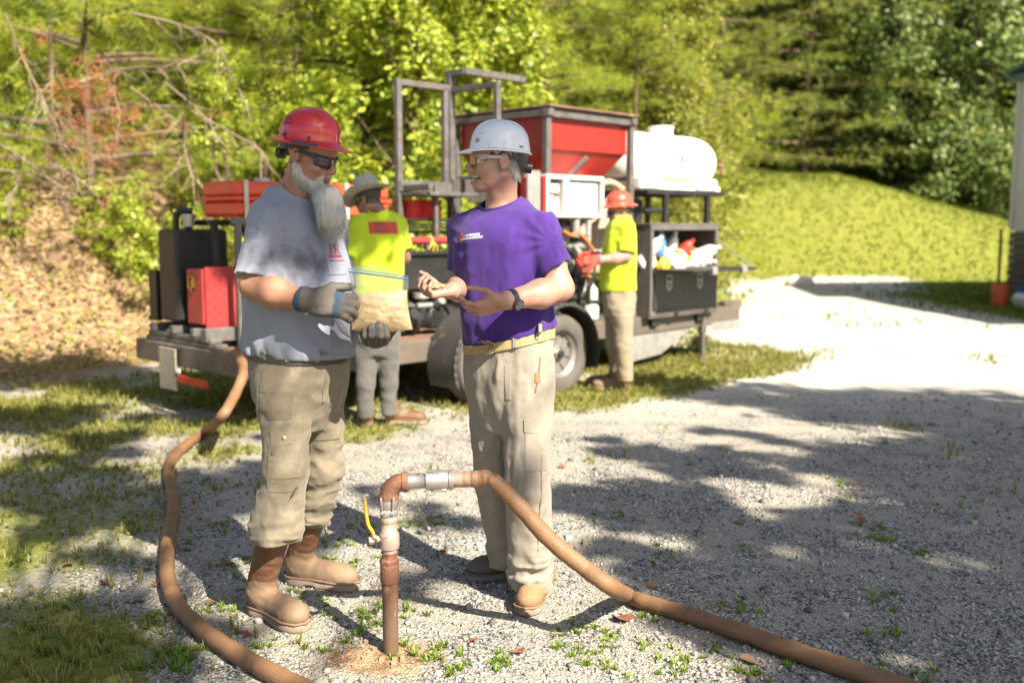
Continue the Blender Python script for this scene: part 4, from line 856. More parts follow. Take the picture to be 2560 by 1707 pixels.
def bottle(c, s, lab, u, v, z, rx, ry, cat='bottle'):
    b = MB(); b.lathe([(0, 0), (.045 * s, 0), (.05 * s, .02 * s), (.05 * s, .15 * s), (.03 * s, .19 * s), (.018 * s, .2 * s), (.018 * s, .235 * s), (0, .235 * s)], n=14); tag(put(b.build('bottle', CM[c], smooth=40), u, v, z, rx, ry), lab, cat)
bottle('white', 1.1, 'white jug standing highest in the open tool box', 5.0, .14, 1.14, .25, .2); bottle('white', 1.0, 'white bottle lying on its side by the right end of the tool box', 5.2, .0, 1.08, 1.2, .9); bottle('blue', 1.0, 'blue bottle half buried in the tool box gear', 4.82, .16, 1.12, .5, -.3); bottle('white', .9, 'white bottle tipped at the far right corner of the tool box', 5.38, -.02, 1.04, 1.3, -.8); bottle('white', 1.0, 'white bottle on the front lip of the open tool box', 5.02, -.05, 1.03, 1.4, .2); bottle('green', .8, 'green bottle among white coils at left of the tool box', 4.6, .14, 1.14, .4, .3)
def pouch(c, lab, u, v, z, s, name='tool_pouch', cat='pouch'):
    b = MB(); b.lathe([(0, 0), (.07, .005), (.085, .05), (.075, .11), (.04, .14), (0, .15)], n=12, sx=1.3, sy=.7); o = put(b.build(name, CM[c], smooth=50), u, v, z, random.uniform(-.6, .6), random.uniform(-.6, .6), random.random()); o.scale = (s, s, s); tag(o, lab, cat)
pouch('red', 'red cloth pouch beneath the white jug in the tool box', 5.03, .05, 1.06, 1.0); pouch('orange', 'orange pouch behind the yellow cord in the tool box', 4.62, .1, 1.06, .9); pouch('white', 'white rag bundle at left front of the open tool box', 4.46, .0, 1.02, 1.1, 'rag', 'rag'); pouch('grey', 'grey pouch at the back right of the open tool box', 5.25, .2, 1.12, 1.1); pouch('white', 'white rag bundle in front of the coils, middle of the tool box', 4.9, -.05, 1.0, .9, 'rag', 'rag')
def tool(c, lab, u, v, z, rx, ry, rz, L=.28):
    e = MB(); e.cyl((0, 0, 0), (0, 0, L * .55), .016, 10); e.cyl((0, 0, L * .55), (0, 0, L), .009, 8); e.bb(-.03, .03, -.008, .008, L - .01, L + .03); tag(put(e.build('hand_tool', CM[c], smooth=40), u, v, z, rx, ry, rz), lab, 'tool')
tool('grey', 'grey hand tool sticking upright out of the tool box heap', 4.92, .2, 1.16, .1, .15, 0, .2); tool('orange', 'orange-handled tool leaning at the left of the tool box', 4.45, .1, 1.19, 0, 1.2, .3); tool('grey', 'grey tool lying across the back right of the heap', 5.1, .12, 1.19, 0, 1.5, .1); tool('red', 'red-handled tool slanting down over the right of the heap', 5.08, .03, 1.17, .3, 2.0, 0)

coil('white', .13, .02, 2, 'thick white hose coil lying over the middle of the tool box heap', 4.95, .06, 1.15, .7, .2); coil('yellow', .12, .016, 2, 'bright yellow hose loop on top of the tool box heap, right of the jug', 5.18, .08, 1.15, .8, .1); coil('orange', .11, .013, 3, 'orange cord loops at the left back of the tool box', 4.56, .2, 1.14, .7, .2)
bottle('blue', 1.3, 'blue bottle standing highest left of the white jug', 4.78, .1, 1.14, .2, -.2); bottle('white', 1.25, 'large white bottle tipped against the left wall of the tool box', 4.50, .08, 1.12, .5, .5); bottle('white', 1.3, 'large white bottle lying across the right of the tool box heap', 5.32, .04, 1.12, 1.1, .7); bottle('red', 1.1, 'red bottle leaning in the middle of the tool box heap', 5.10, .1, 1.12, .6, .5)
pouch('yellow', 'yellow pouch on the front lip of the tool box', 4.70, -.05, 1.01, .9); pouch('white', 'white rag bundle at right front of the tool box', 5.30, -.05, 1.01, 1.1, 'rag', 'rag'); pouch('blue', 'blue pouch behind the tall white bottle at the tool box left', 4.66, .18, 1.13, 1.1)
# ------------------------------------------------------------------ bodies: one closed surface from blended volumes
def A3(p): return np.asarray(p, np.float32)
class Sdf:
    def __init__(s): s.ops = []
    def add(s, f, k=.02): s.ops.append(('u', f, k)); return s
    def cut(s, f, k=.01): s.ops.append(('c', f, k)); return s
    def keep(s, f, k=.004): s.ops.append(('i', f, k)); return s
    def disp(s, f): s.ops.append(('d', f, 0)); return s
    def __call__(s, p):
        d = None
        for op, f, k in s.ops:
            e = f(p)
            if op == 'd': d = d + e; continue
            if op == 'u':
                if d is None: d = e; continue
                h = np.maximum(k - np.abs(d - e), 0) / k if k else 0; d = np.minimum(d, e) - h * h * k * .25
            else:
                if op == 'c': e = -e
                h = np.maximum(k - np.abs(d - e), 0) / k if k else 0; d = np.maximum(d, e) + h * h * k * .25
        return d
def rc(a, b, ra, rb=None):
    a, b = A3(a), A3(b); rb = ra if rb is None else rb; ba = b - a; L = float(ba @ ba) + 1e-12
    def f(p):
        q = p - a; t = np.clip((q @ ba) / L, 0, 1); q -= t[:, None] * ba; return np.sqrt((q * q).sum(1)) - (ra + (rb - ra) * t)
    return f
def ell(c, r, R=None):
    c, r = A3(c), A3(r); R = None if R is None else A3(R)
    def f(p):
        q = p - c
        if R is not None: q = q @ R
        k0 = np.sqrt(((q / r) ** 2).sum(1)); k1 = np.sqrt(((q / (r * r)) ** 2).sum(1)) + 1e-9; return k0 * (k0 - 1) / k1
    return f
def rbox(c, h, r=.01, R=None):
    c, h = A3(c), A3(h); R = None if R is None else A3(R)
    def f(p):
        q = p - c
        if R is not None: q = q @ R
        q = np.abs(q) - (h - r); return np.sqrt((np.maximum(q, 0) ** 2).sum(1)) + np.minimum(q.max(1), 0) - r
    return f
def half(o, n):
    o = A3(o); n = A3(n); n = n / np.linalg.norm(n)
    return lambda p: (p - o) @ n
def chain(P, r, k=.006):
    s = Sdf()
    for i in range(len(P) - 1): s.add(rc(P[i], P[i + 1], r[i], r[i + 1]), k)
    return s
def zloft(Z, C, a, b, yaw, pw=2.3):
    """stack of rounded sections: heights Z, centres C, half widths a (across) and b (fore-aft), turned by yaw"""
    Z = np.asarray(Z, float); o = np.argsort(Z); Z = Z[o]; C = np.asarray(C, float)[o]; a = np.asarray(a, float)[o]; b = np.asarray(b, float)[o]
    zz = np.linspace(Z[0], Z[-1], 80); S = lambda v: np.convolve(np.pad(np.interp(zz, Z, v), 4, mode='edge'), np.ones(9) / 9, 'valid')
    cx, cy, aa, bb = S(C[:, 0]), S(C[:, 1]), S(a), S(b); c, s = math.cos(yaw), math.sin(yaw)
    def f(p):
        z = np.clip(p[:, 2], Z[0], Z[-1]); x = p[:, 0] - np.interp(z, zz, cx); y = p[:, 1] - np.interp(z, zz, cy)
        u, v = x * c + y * s, -x * s + y * c; A, B = np.interp(z, zz, aa), np.interp(z, zz, bb)
        d = ((np.abs(u / A) ** pw + np.abs(v / B) ** pw) ** (1 / pw) - 1) * np.minimum(A, B)
        dz = np.maximum(p[:, 2] - Z[-1], Z[0] - p[:, 2]); return np.where(dz > 0, np.sqrt(np.maximum(d, 0) ** 2 + dz * dz) * .999, d)
    return f
def surf(f, lo, hi, h, smooth=1):
    """surface nets in a narrow band"""
    lo, hi = np.asarray(lo, float), np.asarray(hi, float); n = np.ceil((hi - lo) / h).astype(int) + 2; K = 5
    nc = (n + K - 1) // K + 1; ax = [lo[i] + np.arange(nc[i]) * h * K for i in range(3)]
    Gc = np.stack(np.meshgrid(*ax, indexing='ij'), -1).reshape(-1, 3).astype(np.float32); dc = f(Gc).reshape(nc)
    near = np.abs(dc) < h * K * 2.0
    nb = near[:-1, :-1, :-1].copy()
    for i in (0, 1):
        for j in (0, 1):
            for k in (0, 1): nb |= near[i:nc[0] - 1 + i, j:nc[1] - 1 + j, k:nc[2] - 1 + k]
    D = np.repeat(np.repeat(np.repeat(dc[:-1, :-1, :-1], K, 0), K, 1), K, 2).astype(np.float32); Mk = np.repeat(np.repeat(np.repeat(nb, K, 0), K, 1), K, 2)
    ix = np.argwhere(Mk); P = (lo + ix * h).astype(np.float32); D[Mk] = np.concatenate([f(P[i:i + 200000]) for i in range(0, len(P), 200000)])
    D[[0, -1]] = h; D[:, [0, -1]] = h; D[:, :, [0, -1]] = h
    S = D < 0; m = np.array(D.shape) - 1
    cnt = np.zeros(m, np.int8)
    for i in (0, 1):
        for j in (0, 1):
            for k in (0, 1): cnt += S[i:m[0] + i, j:m[1] + j, k:m[2] + k]
    act = (cnt > 0) & (cnt < 8); ci = np.argwhere(act); idx = np.full(m, -1, np.int64); idx[act] = np.arange(len(ci))
    acc = np.zeros((len(ci), 3)); num = np.zeros(len(ci)); cor = np.array([(i, j, k) for i in (0, 1) for j in (0, 1) for k in (0, 1)])
    val = {tuple(c): D[ci[:, 0] + c[0], ci[:, 1] + c[1], ci[:, 2] + c[2]] for c in cor}
    for c in cor:
        for a in range(3):
            if c[a] == 0:
                e = c.copy(); e[a] = 1; v0, v1 = val[tuple(c)], val[tuple(e)]; x = (v0 < 0) != (v1 < 0); t = np.where(x, v0 / np.where(x, v0 - v1, 1), 0)
                pt = np.tile(c.astype(float), (len(ci), 1)); pt[:, a] += t; acc += np.where(x[:, None], pt, 0); num += x
    V = lo + (ci + acc / num[:, None]) * h; Fs = []
    for a in range(3):
        b, c = (a + 1) % 3, (a + 2) % 3; sl0 = [slice(None)] * 3; sl1 = [slice(None)] * 3; sl0[a] = slice(0, -1); sl1[a] = slice(1, None)
        s0, s1 = S[tuple(sl0)], S[tuple(sl1)]; e = np.argwhere(s0 != s1); e = e[(e[:, b] > 0) & (e[:, c] > 0) & (e[:, b] < m[b]) & (e[:, c] < m[c]) & (e[:, a] < m[a])]
        def g(db, dcc): q = e.copy(); q[:, b] -= db; q[:, c] -= dcc; return idx[q[:, 0], q[:, 1], q[:, 2]]
        q = np.stack([g(1, 1), g(0, 1), g(0, 0), g(1, 0)], 1); fl = ~s0[e[:, 0], e[:, 1], e[:, 2]]; q[fl] = q[fl][:, ::-1]; Fs.append(q[(q >= 0).all(1)])
    Fs = np.concatenate(Fs)
    for _ in range(smooth):
        nb_ = np.zeros_like(V); w = np.zeros(len(V))
        for i in range(4):
            p, q = Fs[:, i], Fs[:, (i + 1) % 4]
            for k in range(3): nb_[:, k] += np.bincount(p, V[q, k], len(V)) + np.bincount(q, V[p, k], len(V))
            w += np.bincount(p, minlength=len(V)) + np.bincount(q, minlength=len(V))
        V = V * .5 + .5 * nb_ / np.maximum(w, 1)[:, None]
    return V, Fs
def solid(name, f, lo, hi, h, mats, parent=None, smooth=1, pick=None, org=None):
    V, Fs = surf(f, lo, hi, h, smooth); mi = None if pick is None else pick(V[Fs].mean(1))
    o = link(name, fast_mesh(name, V, Fs, mats, True, mi), parent); o['_'] = 1; del o['_']; return o
def bvh(o): return BVHTree.FromPolygons([v.co for v in o.data.vertices], [p.vertices for p in o.data.polygons])
def rotm(yaw, pitch=0.0, roll=0.0):
    """columns: forward, left, up of a figure facing -Y turned to yaw (0 = towards camera, + = towards picture right)"""
    f = np.array([math.sin(yaw), -math.cos(yaw), 0]); l = np.array([math.cos(yaw), math.sin(yaw), 0]); u = np.array([0, 0, 1.0])
    f2 = f * math.cos(pitch) - u * math.sin(pitch); u2 = f * math.sin(pitch) + u * math.cos(pitch)
    l2 = l * math.cos(roll) + u2 * math.sin(roll); u3 = u2 * math.cos(roll) - l * math.sin(roll)
    return np.stack([f2, l2, u3], 1)
class Fr:
    """local frame: forward, left, up"""
    def __init__(s, o, R, sc=1.0): s.o = np.asarray(o, float); s.R = R; s.s = sc
    def __call__(s, x, y, z): return s.o + s.R @ (np.array([x, y, z]) * s.s)
    def e(s, c, r): return ell(s(*c), np.array(r) * s.s, s.R)
    def c(s, a, b, ra, rb=None): return rc(s(*a), s(*b), ra * s.s, None if rb is None else rb * s.s)
    def box(s, c, h, r): return rbox(s(*c), np.array(h) * s.s, r * s.s, s.R)
    def loc(s, p): return ((p - s.o) @ s.R) / s.s
def head(S, F, smile=0.0, jaw=1.0):
    S.add(F.e((-.012, 0, .045), (.098, .077, .086)), .02).add(F.e((.030, 0, -.035), (.060, .061, .083)), .03)
    for y in (-1, 1): S.add(F.c((-.008, .052 * y, -.052), (.060, .020 * y, -.096), .019, .016), .022)
    S.add(F.e((.074, 0, -.101), (.022 * jaw, .024, .019)), .016).add(F.e((.050, 0, .040), (.043, .060, .040)), .03)
    for y in (-1, 1):
        S.add(F.c((.086, .012 * y, .017), (.066, .046 * y, .016), .0085, .008), .014).add(F.e((.062, .045 * y, -.030), (.026, .020, .019 + .004 * smile)), .022)
    for y in (-1, 1): S.cut(F.e((.092, .033 * y, -.003), (.016, .016, .011)), .014)
    for y in (-1, 1): S.add(F.e((.070, .033 * y, -.004), (.0145, .014, .0125)), .006)
    S.add(F.c((.088, 0, .014), (.116, 0, -.028), .0085, .0125), .012).add(F.e((.112, 0, -.034), (.014, .013, .010)), .008)
    for y in (-1, 1): S.add(F.e((.100, .014 * y, -.036), (.013, .008, .009)), .007)
    S.add(F.e((.082, 0, -.066), (.018, .028, .020)), .02)
    up = -.058 - .0 * smile
    for y in (-1, 1):
        S.add(F.c((.1005, 0, -.0605), (.086, .026 * y, -.064 + .007 * smile), .0052, .0035), .006).add(F.c((.099, 0, -.0745 - .010 * smile), (.085, .025 * y, -.068 + .004 * smile), .0065, .0035), .006)
        if smile: S.add(F.c((.098, .016 * y, -.042), (.074, .042 * y, -.074), .008, .008), .012)
    if smile:
        S.cut(F.e((.089, 0, -.0655), (.034, .039, .0130 * smile)), .004)
        for y in (-1, 1):
            S.cut(F.c((.092, .026 * y, -.040), (.066, .047 * y, -.086), .0045, .004), .010).cut(F.c((.078, .036 * y, -.090), (.045, .05 * y, -.100), .002, .003), .008)
            S.cut(F.c((.074, .047 * y, -.008), (.050, .061 * y, -.020), .0018, .0015), .006).cut(F.c((.074, .046 * y, -.002), (.050, .063 * y, .004), .0018, .0015), .006)
            S.add(F.e((.074, .036 * y, -.044), (.016, .014, .013)), .012)
    for y in (-1, 1):
        S.add(F.e((-.014, .079 * y, -.004), (.021, .008, .032)), .006); S.cut(F.e((-.009, .088 * y, -.001), (.012, .0075, .020)), .004); S.add(F.e((-.008, .083 * y, -.028), (.009, .006, .010)), .004)
    return S
def finger(S, K, d, n, L, r, curl, k=.004):
    """three bones from knuckle K along d, bending towards n (palm side)"""
    p = np.array(K, float); d = np.array(d, float); P = [p - d * .012]; a = 0.0; d /= np.linalg.norm(d); n = np.array(n, float); n = n - d * (n @ d); n /= np.linalg.norm(n)
    P.append(p)
    for q, c in zip((.46, .30, .24), curl):
        a += c; p = p + (d * math.cos(a) + n * math.sin(a)) * L * q; P.append(p)
    rr = [r * 1.02, r, r * .95, r * .88, r * .72]
    for i in range(4): S.add(rc(P[i], P[i + 1], rr[i], rr[i + 1]), k if i else .008)
    return P
def hand(S, W, d, n, curl=.4, sc=1.0, side=1, thumb=(.5, .5), curls=None, rs=1.0, spread=.10):
    """W wrist, d along the hand, n out of the palm; side=+1: thumb towards d x n"""
    d = np.array(d, float); d /= np.linalg.norm(d); n = np.array(n, float); n = n - d * (n @ d); n /= np.linalg.norm(n); t = np.cross(d, n) * side
    W = np.array(W, float); R = np.stack([d, t, n], 1)
    S.add(rbox(W + d * .048 * sc, np.array([.050, .041, .0145]) * sc, .013 * sc, R), .014)
    S.add(ell(W + d * .035 * sc + t * .026 * sc + n * .010 * sc, np.array([.034, .018, .015]) * sc, R), .012)
    S.add(ell(W + d * .03 * sc - t * .026 * sc + n * .006 * sc, np.array([.034, .014, .013]) * sc, R), .012)
    for i, (o, L, r) in enumerate(((.030, .078, .0088), (.010, .086, .0092), (-.011, .080, .0088), (-.031, .063, .0078))):
        c = curls[i] if curls else curl; K = W + (d * (.092 - .004 * abs(i - 1) - .004 * (i == 3)) + t * o) * sc
        finger(S, K, d + t * spread * (1 - i * .65), n, L * sc, r * sc * rs, (c * .8, c * 1.1, c * .75))
    b = W + (d * .022 + t * .036 + n * .004) * sc; td = d * (.75 - .3 * thumb[0]) + t * (.8 - .3 * thumb[1]) + n * .9 * thumb[1]; td /= np.linalg.norm(td)
    m = b + td * .038 * sc; e = m + (td * .6 + d * .5 + n * .25 * thumb[1] - t * .15) * .036 * sc; f = e + (td * .4 + d * .65 + n * .2 * thumb[1] - t * .25 * thumb[1]) * .028 * sc
    S.add(rc(b, m, .0155 * sc, .0115 * sc * rs), .014).add(rc(m, e, .0112 * sc * rs, .0100 * sc * rs), .004).add(rc(e, f, .0098 * sc * rs, .0078 * sc * rs), .004)
    return S
def folds(p, amp, sx, sz, seed=0.0):
    """soft cloth folds"""
    q = np.stack([p[:, 0] * sx + seed, p[:, 1] * sx + seed * 1.7, p[:, 2] * sz], 1); n = vnoise(q, 1.0, 2); return amp * (.52 - 2 * np.abs(n) * 2.2)
SKIN_A = M('skin ruddy', (.33, .17, .11), (.27, .125, .08), sc=28, rough=.5, sss=.12, bump=.15, bsc=220)
SKIN_F = M('skin fair', (.36, .205, .15), (.30, .15, .108), sc=26, rough=.48, sss=.12, bump=.15, bsc=220)
SKIN_D = M('skin brown', (.22, .12, .075), (.18, .09, .06), sc=26, rough=.5, sss=.1)
LIP = M('lips', (.24, .085, .07), (.21, .075, .06), rough=.45)
HAIRW = M('white hair', (.42, .405, .375), (.26, .25, .23), sc=60, rough=.6, stretch=(1, 1, .12))
HAIRG = M('grey hair', (.36, .34, .31), (.17, .155, .14), sc=90, rough=.6, stretch=(1, 1, .4))
BLACK = M('matte black', (.018, .018, .02), rough=.45); LENS = M('dark lens', (.006, .006, .008), rough=.06, spec=.8)
LEATH = M('boot leather', (.10, .040, .019), (.155, .075, .038), sc=7, rough=.6, contrast=.4, spot=(.19, .125, .075), ssc=14, sth=.66, bump=.2, bsc=60)
BTAN = M('dusty boot foot', (.235, .16, .10), (.15, .09, .052), sc=7, rough=.8, contrast=.45, bump=.2, bsc=50); SOLE = M('boot sole', (.16, .12, .09), (.26, .20, .15), sc=15, rough=.9)
GREYS = M('grey suede', (.14, .105, .075), (.09, .068, .05), sc=14, rough=.85, bump=.2); TOEC = M('rubber toe', (.06, .055, .05), (.09, .08, .07), rough=.7)
TANS = M('tan suede', (.26, .155, .075), (.20, .115, .055), sc=12, rough=.85, bump=.2)
def cloth(name, c, c2, sc=160, weave=.10, stain=None, spots_=None, rough=.85, **kw):
    m = M(name, c, c2, sc=sc, rough=rough, bump=weave, bsc=420, sheen=.15, spec=.2, contrast=.3, **kw)
    return m
def add_patch(m, centre, radius, col, strength=.8, sc=9.0):
    """a stain with a shape of its own soaked into the cloth round a point"""
    n = m.node_tree.nodes; l = m.node_tree.links; b = n['Principled BSDF']; src = b.inputs['Base Color'].links[0].from_socket
    tc = n.new('ShaderNodeTexCoord'); mp = n.new('ShaderNodeMapping'); mp.vector_type = 'POINT'
    mp.inputs['Location'].default_value = tuple(-c / r for c, r in zip(centre, radius)); mp.inputs['Scale'].default_value = tuple(1 / r for r in radius); l.new(tc.outputs['Object'], mp.inputs[0])
    ln = n.new('ShaderNodeVectorMath'); ln.operation = 'LENGTH'; l.new(mp.outputs[0], ln.inputs[0])
    nz = n.new('ShaderNodeTexNoise'); nz.inputs['Scale'].default_value = sc; nz.inputs['Detail'].default_value = 5; l.new(tc.outputs['Object'], nz.inputs['Vector'])
    ad = n.new('ShaderNodeMath'); ad.operation = 'MULTIPLY_ADD'; l.new(nz.outputs[0], ad.inputs[0]); ad.inputs[1].default_value = 2.2; l.new(ln.outputs['Value'], ad.inputs[2])
    mr = n.new('ShaderNodeMapRange'); mr.inputs['From Min'].default_value = 1.35; mr.inputs['From Max'].default_value = 2.2; mr.inputs['To Min'].default_value = strength; mr.inputs['To Max'].default_value = 0; l.new(ad.outputs[0], mr.inputs['Value'])
    mx = n.new('ShaderNodeMixRGB'); l.new(mr.outputs[0], mx.inputs[0]); l.new(src, mx.inputs[1]); mx.inputs[2].default_value = (*col, 1); l.new(mx.outputs[0], b.inputs['Base Color'])
def hard_hat(F, kind, mat, parent, dark):
    """shell on head frame F"""
    m = 64; V = []; Fs = []
    if kind == 'full':
        prof = [(.0, .178), (.03, .176), (.058, .166), (.083, .147), (.101, .118), (.110, .085), (.1135, .062), (.117, .054), (.128, .047), (.150, .037), (.153, .033), (.150, .031), (.126, .041), (.112, .048), (.107, .080), (.09, .12), (.05, .155), (0, .165)]
    else:
        prof = [(.0, .168), (.03, .166), (.058, .157), (.083, .138), (.100, .108), (.108, .075), (.111, .052), (.113, .044), (.118, .040), (.118, .035), (.112, .036), (.107, .045), (.104, .075), (.09, .108), (.05, .145), (0, .155)]
    q_ = [np.array(q) for q in prof]; e_ = 11 if kind == 'full' else 10; dense = spline([np.array([-q_[1][0], q_[1][1]])] + q_[:e_], 3)[3:]; ii = [i / 3 for i in range(len(dense))] + list(range(e_, len(prof))); prof = [tuple(q) for q in dense] + prof[e_:]
    for (r, z), i in zip(prof, ii):
        r = max(r, 0)
        for k in range(m):
            t = 2 * math.pi * k / m; c, s = math.cos(t), math.sin(t); x, y, zz = r * c * 1.14 - .008, r * s * .98, z
            if kind == 'full' and 0 < i < 6: zz += .006 * math.exp(-(y / .028) ** 2); 
            if kind == 'full' and 2 <= i <= 5: q = .0045 * sstep(.15, .45, abs(s)) * sstep(-.75, -.4, c) * min(1, (i - 1.9) * 2, (5.1 - i) * 2); x += q * c; y += q * s
            if kind != 'full':
                zz += .006 * (1 - sstep(.010, .022, abs(y))) * min(1, max(0, 5.5 - i))
                if 7 <= i <= 10:
                    v = max(0, c) ** 3; x += .058 * v; zz -= .026 * v - .004
            else:
                if 7 <= i <= 12: v = max(0, c) ** 4; x += .016 * v; zz -= .004 * v; x -= .010 * max(0, -c) ** 4
            V.append(tuple(F(x, y, zz)))
    n = len(prof)
    for i in range(n - 1):
        for k in range(m): Fs.append([i * m + k, i * m + (k + 1) % m, (i + 1) * m + (k + 1) % m, (i + 1) * m + k])
    h = MB().add(V, Fs).build('hard_hat', mat, parent, smooth=50)
    b = MB(); L = [F(.10 * math.cos(t) - .008 - .018 * (math.cos(t) < -.3) * 1, .083 * math.sin(t), .028 + .012 * math.cos(t)) for t in np.linspace(0, 6.283, 30)]
    for i in range(29): b.bar(L[i], L[i + 1], .003, .028, .001, up=F.R[:, 2])
    b.build('head_band', dark, h)
    b = MB(); b.cyl(F(-.122, 0, -.012), F(-.146, 0, -.014), .021, 16); b.bar(F(-.118, -.04, -.005), F(-.118, .04, -.005), .01, .03)
    if kind != 'full':
        for y in (-1, 1): b.bar(F(-.05, .083 * y, .04), F(-.112, .045 * y, -.012), .004, .022, .001)
    b.build('ratchet_knob', dark, h, smooth=40)
    return h
def boot(parent, name, H, T, L, shaft, mats, sole_mat, top_r=.064, h=.006, toe=None, lift=0.0):
    """boot from heel point H to toe point T on the ground"""
    H = np.array(H, float); T = np.array(T, float); d = T - H; d[2] = 0; d /= np.linalg.norm(d); l = np.array([-d[1], d[0], 0]); R = np.stack([d, l, [0, 0, 1]], 1); F = Fr([H[0], H[1], lift], R, L / .30)
    S = Sdf(); S.add(F.e((.055, 0, .068), (.058, .042, .062)), .03).add(F.e((.15, .003, .052), (.10, .045, .050)), .035).add(F.e((.232, .002, .050), (.066, .051, .045)), .03)
    top = shaft(F); S.add(rc(F(.05, 0, .10), top, .052, top_r), .04); S.cut(half(F(0, 0, .026), (0, 0, 1)), .004)
    S.disp(lambda p: .0022 * folds(p, 1, 22, 30, 3.0))
    lo = np.minimum.reduce([H, T, top]) - .12; hi = np.maximum.reduce([H, T, top]) + .12; lo[2] = lift - .02; hi[2] = max(top[2] + .02, .15)
    pk = None
    if toe: pk = lambda c: toe(F.loc(c))
    o = solid(name, Sdf().add(S).keep(half(top, (0, 0, 1))), lo, hi, h, mats, parent, 1, pk)
    S2 = Sdf().add(F.e((.052, 0, .014), (.058, .046, .04)), .03).add(F.e((.15, .003, .014), (.11, .046, .04)), .04).add(F.e((.235, .002, .014), (.073, .055, .04)), .03)  .keep(half(F(0, 0, .033), (0, 0, 1)), .004).keep(half(F(0, 0, .0), (0, 0, -1)), .004).cut(F.box((.112, 0, 0), (.022, .08, .009), .004), .003)
    solid('sole', S2, lo, np.array([hi[0], hi[1], lift + .06]), h * .8, sole_mat, o, 1)
    W = []; 
    for k in range(40):
        a = 2 * math.pi * k / 40; c_, s_ = math.cos(a), math.sin(a); x_ = .145 + .165 * c_; hw = float(np.interp(x_, [-.02, .02, .06, .12, .17, .24, .29, .31], [.01, .042, .047, .041, .047, .056, .040, .01])); W.append(F(x_, hw * (1 if s_ >= 0 else -1) * min(1, abs(s_) * 2.2) + .002, .035))
    MB().tube(W + W[:1], .0042, 6, cap=False).build('welt', BTAN if mats[0] is not GREYS else TOEC, o, smooth=60, fix=False)
    return o
def text_on(txt, size, target, org, right, up, mat, name, parent, off=.0015, italic=0.0, bold=.0, sx=1.0):
    """flat print laid on a surface"""
    cu = bpy.data.curves.new('lettering', 'FONT'); cu.body = txt; cu.size = size; cu.align_x = 'CENTER'; cu.align_y = 'CENTER'; cu.shear = italic; cu.offset = bold; cu.resolution_u = 2
    o = bpy.data.objects.new('lettering', cu); COL.objects.link(o); bpy.context.view_layer.update(); me = bpy.data.meshes.new_from_object(o); bpy.data.objects.remove(o)
    pts = [(v.co.x * sx, v.co.y) for v in me.vertices]; fs = [list(p.vertices) for p in me.polygons]; return lay(pts, fs, target, org, right, up, mat, name, parent, off)
def lay(pts, fs, target, org, right, up, mat, name, parent, off=.0015):
    right = Vector(right).normalized(); up = Vector(up).normalized(); nrm = right.cross(up); V = []
    for x, y in pts:
        p = Vector(org) + right * x + up * y; h = target.ray_cast(p + nrm * .15, -nrm)
        V.append((h[0] + nrm * off) if h[0] is not None else p)
    return MB().add(V, fs).build(name, mat, parent, fix=False)
def ribbons(name, roots, dirs, L, w, mat, parent, r, curve=.3, grav=.5, seg=5):
    """hair strands as thin blades"""
    n = len(roots); P = [np.array(roots)]; d = unit(np.array(dirs) + r.normal(size=(n, 3)) * .12); st = (L * (.5 + .6 * r.random(n)))[:, None] / seg if np.ndim(L) else np.full((n, 1), L / seg) * (.5 + .6 * r.random((n, 1)))
    wob = r.normal(size=(n, 3)) * curve
    for i in range(seg): d = unit(d + wob * .3 * math.sin(i * 1.7) + np.array([0, 0, -grav / seg])); P.append(P[-1] + d * st)
    side = unit(np.cross(d, r.normal(size=(n, 3)))); V = []
    for i, p in enumerate(P): k = w * (1 - .85 * i / seg); V += [p - side * k, p + side * k]
    V = np.stack(V, 1).reshape(-1, 3); b = (2 * (seg + 1) * np.arange(n))[:, None, None] + np.array([[2 * i, 2 * i + 1, 2 * i + 3, 2 * i + 2] for i in range(seg)])[None]
    return link(name, fast_mesh(name, V, b.reshape(-1, 4), mat), parent)
# ------------------------------------------------------------------ people
def patch_on(target, org, right, up, w, h, th, mat, name, parent, shape=None, n=8, face=None):
    """a piece of cloth or strap with its own thickness, fitted to a surface; shape(s,t)->(x,y) in -1..1"""
    right = Vector(right).normalized(); up = Vector(up).normalized(); nrm = right.cross(up) if face is None else Vector(face).normalized(); T = []; Bt = []
    for i in range(n + 1):
        for j in range(n + 1):
            s, t = -1 + 2 * i / n, -1 + 2 * j / n
            if shape: s, t = shape(s, t)
            p = Vector(org) + right * (s * w / 2) + up * (t * h / 2); q = target.ray_cast(p + nrm * .2, -nrm); b = q[0] if q[0] is not None and (q[0] - p).length < .15 else p
            T.append(b + nrm * th); Bt.append(b - nrm * .003)
    m = n + 1; Fs = [[i * m + j, (i + 1) * m + j, (i + 1) * m + j + 1, i * m + j + 1] for i in range(n) for j in range(n)]
    ring = [j for j in range(m)] + [i * m + n for i in range(1, m)] + [n * m + j for j in range(n - 1, -1, -1)] + [i * m for i in range(n - 1, 0, -1)]
    k = len(T); Fs += [[a, b, b + k, a + k] for a, b in zip(ring, ring[1:] + ring[:1])]
    return MB().add(T + Bt, Fs).build(name, mat, parent, smooth=35)
